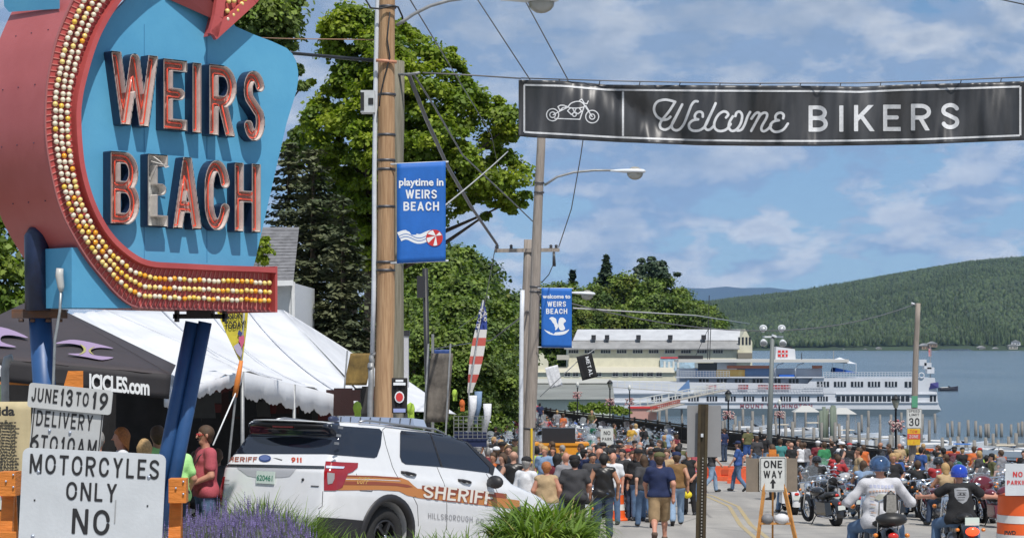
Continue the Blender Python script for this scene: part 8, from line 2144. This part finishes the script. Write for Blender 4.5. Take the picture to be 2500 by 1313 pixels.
ow=sheet_sign('one_way_sign',P(1887,1157,D6-.24),.48,.63,plate_white,'white ONE WAY sign with up arrow on the wooden tripod','road sign',border=(.010,letter_black))
words(ow,'ONE',0,.18,.135,letter_black,.33,hw=.085);words(ow,'WAY',0,.0,.135,letter_black,.34,hw=.085)
MB().add([(-.055,-.004,-.16),(.055,-.004,-.16),(0,-.004,-.075)],[(0,1,2)]).build('arrow_head',letter_black,ow,fix=False);MB().box((0,-.004,-.205),(.04,.003,.09)).build('arrow_stem',letter_black,ow)
for i,(px,c,l)in enumerate(((1873,(.20,.20,.21),'small grey sand bag on the tripod crossbar, left'),(1908,(.62,.62,.64),'white sand bag with dark edge on the tripod crossbar, right'))):
 o=MB().ball((0,0,0),(.11+.03*i,.12,.10),12).build('sand_bag',mat('bag'+str(i),c,.6),None);o.location=P(px,1266,D6-.33);tag(o,l,'sand bag')
D7=18.2
up=empty('sign_post',(P(1714,1400,D7).x,D7,zg(D7)),0,'rusty perforated steel sign post close to the camera','post');O=up.location;steel=mat('rusty_green_steel',(.075,.06,.03),.6,.4,var=.35,vscale=7,col2=(.055,.035,.02))
a=P(1717,986,D7)-O;b=Vector((P(1708,0,D7).x-O.x,0,0));ax_=a-b
for dx in(-.032,.032):MB().bar(b+Vector((dx,0,0)),a+Vector((dx,0,0)),.010,.026).build('flange',steel,up)
MB().bar(b+Vector((0,.018,0)),a+Vector((0,.012,0)),.012,.060).build('web',mat('steel_dark',(.045,.035,.02),.6,.3,var=.3),up)
hl=MB()
for k in range(44):
 t=k/60;p=b.lerp(a,t);hl.box(p+Vector((.006,.003,0)),(.012,.004,.014))
tag(hl.build('punched_hole',mat('hole_light',(.25,.24,.22),.8),up),kind='stuff')
MB().box(P(1714,1062,D7-.01)-O,(.022,.012,.03)).build('post_sticker',plate_g,up)
for px,w in((1691,27),(1742,39)):pass
gp=sheet_sign('parking_sign_back',P(1719,1052,D7+.05),83*D7/F,126*D7/F,mat('sheet_grey_back',(.25,.25,.255),.5,var=.03),'plain grey back of a small parking sign on the steel post','road sign',round_=.01)
org=mat('drum_orange',(.80,.12,.02),.45,var=.05,vscale=5);refl=mat('drum_white_band',(.70,.69,.66),.35,var=.06)
def drum(loc,prof,bands,label,cat,mat_base=None):
 r=empty('traffic_drum',loc,0,label,cat);z=[p[1]for p in prof]
 def rad(h):return float(np.interp(h,z,[p[0]for p in prof]))
 for z0,z1,m,nm in bands:
  hs_=[z0+(z1-z0)*k/3 for k in range(4)];MB().lathe([(rad(h)+(.004 if nm=='white_band' else.0),h)for h in hs_],24,cap=False).build(nm,m,r)
 MB().lathe([(rad(z[-1]),z[-1]),(rad(z[-1])*.6,z[-1]+.03),(.01,z[-1]+.035)],20).build('lid',org,r);MB().lathe([(rad(0)+.08,0),(rad(0)+.08,.06),(rad(0),.08)],20).build('base_ring',mat_base or black_pl,r);return r
drum(tuple(G(1508,52)),[(.21,0),(.17,.35),(.12,1.16)],[(0.05,.27,org,'orange_band'),(.27,.42,refl,'white_band'),(.42,.66,org,'orange_band'),(.66,.80,refl,'white_band'),(.80,1.16,org,'orange_band')],'tall orange and white channel drum beside the leather vest man','traffic cone',org)
D8=21.5
dr=drum((P(2497,0,D8).x,D8,P(0,1208,D8).z-1.0),[(.285,0),(.27,.5),(.255,1.0)],[(0,.12,org,'orange_band'),(.12,.28,refl,'white_band'),(.28,.50,org,'orange_band'),(.50,.60,refl,'white_band'),(.60,.72,org,'orange_band'),(.72,.80,refl,'white_band'),(.80,1.0,org,'orange_band')],'striped orange and white barrel at the right edge carrying a board','traffic drum')
lay_text(text_mesh('PWD',1,.05,0),dr,2452,2480,1300,11,D8-.33,D8-.33,0,letter_black)
npk=sheet_sign('no_parking_board',P(2487,1170,D8-.30),.28,.33,plate_g,'white NO PARKING board with red letters on the striped barrel','road sign',round_=.01)
words(npk,'NO',-.01,.055,.055,letter_red,.10,hw=.09);words(npk,'PARKING',0,-.03,.045,letter_red,.24,hw=.09)
for i,(px,py,w,rz)in enumerate(((1773,1172,2.4,-14),(1835,1178,1.9,-8))):
 d=d_feet(py);r=empty('road_barrier',G(px,d),R(rz),['orange plastic road barrier between the two crossing men','orange plastic road barrier behind the man in blue'][i],'barrier')
 MB().prism([(-w/2,0),(w/2,0),(w/2-.05,.62),(-w/2+.05,.62)],-.10,.10).build('body',mat('barrier_orange',(.72,.13,.05),.5,var=.1),r);MB().box((0,0,.10),(w+.02,.5,.2)).build('foot',MATS['barrier_orange'],r)
 for k in(-.3,0,.3):MB().box((w*k,-.11,.38),(.35,.03,.22)).build('recess_shade',mat('barrier_orange_shaded',(.50,.08,.03),.6),r)  # boxes in darkened barrier orange, painted shade of the moulded hollows
r=empty('utility_trailer',G(1370,75),0,'bright orange open trailer box among the parked bikes','trailer');r.location.z=P(0,1112,75).z
MB().prism([(-.95,.42),(-.62,0),(.62,0),(.95,.42)],-.6,.6).build('tub',mat('trailer_orange',(.75,.30,.02),.5),r);MB().box((0,0,.45),(2.0,1.3,.08)).build('rim',MATS['trailer_orange'],r);MB().box((-.1,-.1,.75),(1.2,.8,.55)).build('dark_load',black_pl,r)
nb=sheet_sign('notice_sign',P(1482,1068,68),.42,.62,plate_white,'small white notice sign standing among the parked bikes','sign');words(nb,'NO',0,.16,.13,letter_black,.22,y=-.006);words(nb,'PARK',0,-.04,.10,letter_black,.32,y=-.006);MB().bar((0,.05,-.3),(0,.05,-1.2),.05).build('post',grey_pipe,nb)
# -- the two riders in front --
body_kind('rider_a',pose=dict(pel=(0,-.02,.80),che=(0,.05,1.16),nec=(0,.10,1.34),hea=(0,.15,1.475),shl=(-.20,.07,1.27),shr=(.20,.07,1.27),hil=(-.11,0,.78),hir=(.11,0,.78),ell=(-.41,.10,1.03),elr=(.41,.14,1.03),wrl=(-.40,.46,1.00),wrr=(.44,.50,.98),knl=(-.30,.42,.66),knr=(.30,.42,.66),anl=(-.34,.36,.22),anr=(.34,.36,.22),ftl=(-.36,.52,.16),ftr=(.36,.52,.16)),h=.016,belly=.26,sleeve='long',hem=.84,hands=True,seed=12)
body_kind('rider_b',pose=dict(pel=(0,-.02,.80),che=(0,.05,1.16),nec=(0,.10,1.34),hea=(0,.15,1.475),shl=(-.20,.07,1.27),shr=(.20,.07,1.27),hil=(-.11,0,.78),hir=(.11,0,.78),ell=(-.40,.16,1.12),elr=(.40,.16,1.12),wrl=(-.52,.40,1.10),wrr=(.60,.36,1.10),knl=(-.30,.42,.66),knr=(.30,.42,.66),anl=(-.34,.36,.22),anr=(.34,.36,.22),ftl=(-.36,.52,.16),ftr=(.36,.52,.16)),h=.016,belly=.2,sleeve='short',hem=.84,hands=True,seed=13)
def back_print(per,kind,shapes):
 me=BODY[kind]['shirt'];bv=BVHTree.FromPolygons([v.co for v in me.vertices],[tuple(p.vertices)for p in me.polygons])
 for i,(pts,m,nm)in enumerate(shapes):
  b=bmesh.new();b.faces.new([b.verts.new((x,0,z))for x,z in pts]);xs=[p[0]for p in pts];zs=[p[1]for p in pts]
  for k in range(1,40):
   for co,no in(((-.4+k*.02,0,0),(1,0,0)),((0,0,.8+k*.02),(0,0,1))):bmesh.ops.bisect_plane(b,geom=b.verts[:]+b.edges[:]+b.faces[:],plane_co=co,plane_no=no)
  for v in b.verts:
   h=bv.ray_cast(Vector((v.co.x,-1,v.co.z)),Vector((0,1,0)))
   if h[0]is not None:v.co=h[0]+Vector((0,-.004-.001*i,0))
  q=bpy.data.meshes.new(nm);b.to_mesh(q);b.free();q.materials.append(m);link(nm,q,per)
def bar2(x0,z0,x1,z1,w):return[(x0,z0-w),(x1,z1-w),(x1,z1+w),(x0,z0+w)]
def big_rider(px,top,d,kind,shirt,hm,label,sc=1.0):
 J=BODY[kind]['J'];p=P(px,top,d);z=p.z-(J['hea'][2]+.165)*sc
 return person((p.x,d,z),0,kind,shirt,CL['jeans'],label,hat='helmet',hatm=hm,skin=3,scale=sc),z
ra,za=big_rider(2152,1112,28,'rider_a',cloth('off_white',(.54,.54,.57)),mat('helmet_blue_grey',(.03,.07,.16),.12,coat=1,var=.6,vscale=9),'rider in white long sleeved shirt and dark blue helmet seen from behind',1.05)
pr=[mat('print_'+str(i),c,.7)for i,c in enumerate(((.38,.40,.52),(.50,.34,.26),(.42,.42,.36),(.16,.22,.55)))]
sh=[]
for k in range(7):sh.append((bar2(-.155+k*.046,1.245+.006*math.sin(k*1.1),-.123+k*.046,1.245,.020),pr[0],'shirt_print'))
for k in range(9):sh.append((bar2(-.165+k*.038,1.195-.0012*(k-4)**2,-.14+k*.038,1.195-.0012*(k-4)**2,.011),pr[1],'shirt_print'))
sh+=[([(-.12,1.10),(-.05,1.155),(.05,1.15),(.06,1.09),(-.04,1.06)],pr[2],'shirt_print'),([(.07,1.15),(.12,1.15),(.115,1.09),(.075,1.10)],pr[3],'shirt_print')]
for k in range(7):sh.append((bar2(-.16,1.12-k*.034,-.10-.008*(k%3),1.115-k*.034,.007),pr[(1,2,0)[k%3]],'shirt_print'));sh.append((bar2(.10,1.05-k*.03,.16,1.04-k*.034,.006),pr[(2,1)[k%2]],'shirt_print'))
back_print(ra,'rider_a',sh)
ba=motorcycle((P(2150,0,28).x,28.25,za+.08),R(90),'sissy','black','black motorcycle under the rider in white, with upright backrest',skip=('back_pad','top_case'),scale=1.05)
MB().lathe([(.001,-.02),(.10,-.02),(.115,0),(.10,.02),(.001,.02)],6,M=Matrix.Translation((-.95,0,1.0))@Matrix.Diagonal((1,.95,1.45,1))@Matrix.Rotation(R(90),4,'Y')).build('back_pad',seat_m,ba)
MB().box((-.99,0,1.0),(.02,.135,.22),top=.85).build('pad_panel',mat('pad_grey',(.26,.25,.23),.7,var=.2,vscale=30),ba);MB().ball((-1.0,0,.80),(.16,.20,.09),14).build('rear_rack_bag',seat_m,ba)
rb2,zb2=big_rider(2346,1133,34,'rider_b',CL['black'],HELM['blue'],'rider in black T-shirt with grey shield print and bright blue helmet',1.05)
gpr=mat('print_grey',(.26,.27,.29),.7);dpr=mat('print_dark',(.03,.03,.035),.7)
sh=[([(-.11,1.26),(-.05,1.275),(.05,1.275),(.11,1.26),(.115,1.14),(.07,1.07),(0,1.03),(-.07,1.07),(-.115,1.14)],gpr,'shirt_print')]
for k in range(5):sh.append((bar2(-.08+.01*(k%2),1.235-k*.036,.08-.012*k,1.235-k*.036,.0045),dpr,'shirt_print'))
sh+=[([(-.05,1.17),(-.02,1.20),(-.015,1.16)],dpr,'shirt_print'),([(.015,1.16),(.02,1.20),(.05,1.17)],dpr,'shirt_print')]
back_print(rb2,'rider_b',sh)
bb2=motorcycle((P(2343,0,34).x,34.25,zb2+.08),R(90),'cruiser','black','black motorcycle with glowing red tail lamp under the blue helmet rider',skip=('tail_light','number_plate'),scale=1.05)
MB().ball((-1.14,0,.585),(.05,.11,.07),12).build('tail_light',mat('lit_tail',(.8,.05,.02),.2,emit=(1,.08,.02,1.6)),bb2);MB().box((-1.12,0,.74),(.01,.22,.12)).build('number_plate',MATS['plate_pale_green'],bb2)
# -- planting in front of the vehicle --
def blades(n,spread,length,r,width=.016,lean=.9,zr=(0,.05)):
 vs=[];fs=[]
 for i in range(n):
  a=r.uniform(0,6.283);q=spread*math.sqrt(r.random());bx_,by_=q*math.cos(a),q*.75*math.sin(a);L=length*r.uniform(.65,1.15);a2=a+r.uniform(-.9,.9);ln=lean*r.uniform(.35,1.1);w=width*r.uniform(.7,1.3);b=len(vs);k=6
  sx,sy=-math.sin(a2)*w,math.cos(a2)*w;th=r.uniform(.05,.35)
  x,y,z=bx_,by_,r.uniform(*zr)
  for j in range(k+1):
   t=j/k;ww=(1-t**1.6)*.9+.06;vs+=[(x-sx*ww,y-sy*ww,z),(x+sx*ww,y+sy*ww,z)]
   ang=th+ln*t*1.9;x+=math.cos(a2)*math.sin(ang)*L/k;y+=math.sin(a2)*math.sin(ang)*L/k;z+=math.cos(ang)*L/k
  for j in range(k):fs.append((b+2*j,b+2*j+1,b+2*j+3,b+2*j+2))
 return vs,fs
lily_m=foliage('daylily_leaves',(.11,.19,.03),(.20,.28,.05),.45,.3);dry_m=foliage('dry_leaves',(.38,.32,.12),(.42,.36,.16),.2,.3)
rr=random.Random(31)
for i,(px,d,n,s,L,top)in enumerate(((1285,22.4,190,.17,.66,1196),(1350,22.0,260,.22,.74,1190),(1408,22.6,150,.15,.58,1215),(1232,21.4,90,.12,.45,1240),(1305,21.0,170,.24,.50,1235),(1390,21.2,120,.18,.46,1245),(700,21.6,420,.30,.60,1222),(640,22.2,300,.26,.62,1196),(765,21.2,260,.20,.50,1272),(880,20.6,160,.5,.32,1300),(1000,20.6,160,.5,.30,1300),(1110,20.6,200,.5,.32,1290))):
 z=P(0,top,d).z-L*(.98 if px>1150 else 1.0);nm='daylily' if px>1150 else 'grass_clump'
 r=empty(nm,(P(px,0,d).x,d,z),0,['tall green daylily clump at the vehicle front door','largest green daylily clump below the strappy top woman','green daylily clump left of the leather vest man','low leafy clump left of the daylilies','low daylily clump in the front middle','low daylily clump at the front right','green grassy clump right of the lavender','tall grassy clump behind the lavender','low grassy clump below the rear bumper','low grass in front of the rear wheel','low grass in front of the rear door','low grass in front of the front door'][i],'plant','leafy clumps in front of the vehicle')
 v,f=blades(int(n*(1.5 if px>1150 else 1)),s,L,rr,.023 if px>1150 else.010,1.45 if px>1150 else.9);o=MB().add(v,f,smooth=True).build('foliage',lily_m,r,fix=False);tag(o,kind='stuff')
 if px>1150:v,f=blades(n//9,s*.9,L*.95,rr,.012,1.1);tag(MB().add(v,f,smooth=True).build('dry_foliage',dry_m,r,fix=False),kind='stuff')
lav_l=foliage('lavender_leaves',(.13,.16,.10),(.20,.23,.14),.35,.2);lav_f=mat('lavender_flower',(.15,.12,.27),.85,island=.5,var=.35,vscale=14)
for i,(px,d,w,top)in enumerate(((500,20.0,.34,1228),(585,20.6,.42,1208),(655,19.8,.34,1236),(560,19.0,.46,1250),(700,19.2,.28,1276),(470,19.2,.24,1250))):
 L=.52;r=empty('lavender_bush',(P(px,0,d).x,d,P(0,top,d).z-L*1.25),0,['lavender clump nearest the orange barricade post','tallest lavender clump in front of the licence plate','lavender clump on the right side of the bed','low lavender clump at the front middle','low lavender clump at the front right','small lavender clump at the front left'][i],'plant','lavender in the flower bed')
 v,f=blades(620,w,L*.85,rr,.007,.5);tag(MB().add(v,f).build('foliage',lav_l,r,fix=False),kind='stuff')
 m=MB();ml=MB();n=int(430*w/.4)
 for k in range(n):
  a=rr.uniform(0,6.283);q=w*math.sqrt(rr.random());x,y=q*math.cos(a)*1.15,q*math.sin(a)*.8;h=L*(1-.55*(q/w)**2)*rr.uniform(.55,1.15);lx,ly=rr.uniform(-.05,.05)+x*.25,rr.uniform(-.05,.05)
  ml.add([(x-.002,y,0),(x+.002,y,0),(x+lx+.002,y+ly,h),(x+lx-.002,y+ly,h)],[(0,1,2,3)])
  for j in range(6):
   t=j*.018;s_=.010*(1-j/9);c=Vector((x+lx,y+ly,h+t));a=rr.uniform(0,3)
   m.add([c+Vector((math.cos(a+q_)*s_,math.sin(a+q_)*s_,0))for q_ in(0,2.1,4.2)]+[c+Vector((0,0,.016))],[(0,1,3),(1,2,3),(2,0,3)])
 tag(m.build('flowers',lav_f,r,fix=False),kind='stuff');tag(ml.build('stems',lav_l,r,fix=False),kind='stuff')
# -- haze: the air between here and the far hills --
hz=MB().box((3500,17600,1485),(34000,36400,3000)).build('haze',[],None)
hm=bpy.data.materials.new('haze_air');hm.use_nodes=True;t=hm.node_tree;t.nodes.clear()
o_=t.nodes.new('ShaderNodeOutputMaterial');pv=t.nodes.new('ShaderNodeVolumePrincipled')
pv.inputs['Color'].default_value=(.38,.62,1,1);pv.inputs['Density'].default_value=HAZE;pv.inputs['Anisotropy'].default_value=.0
t.links.new(pv.outputs[0],o_.inputs['Volume']);hz.data.materials.append(hm)
tag(hz,'thin blue haze in the air over the lake and hills','haze',kind='stuff')
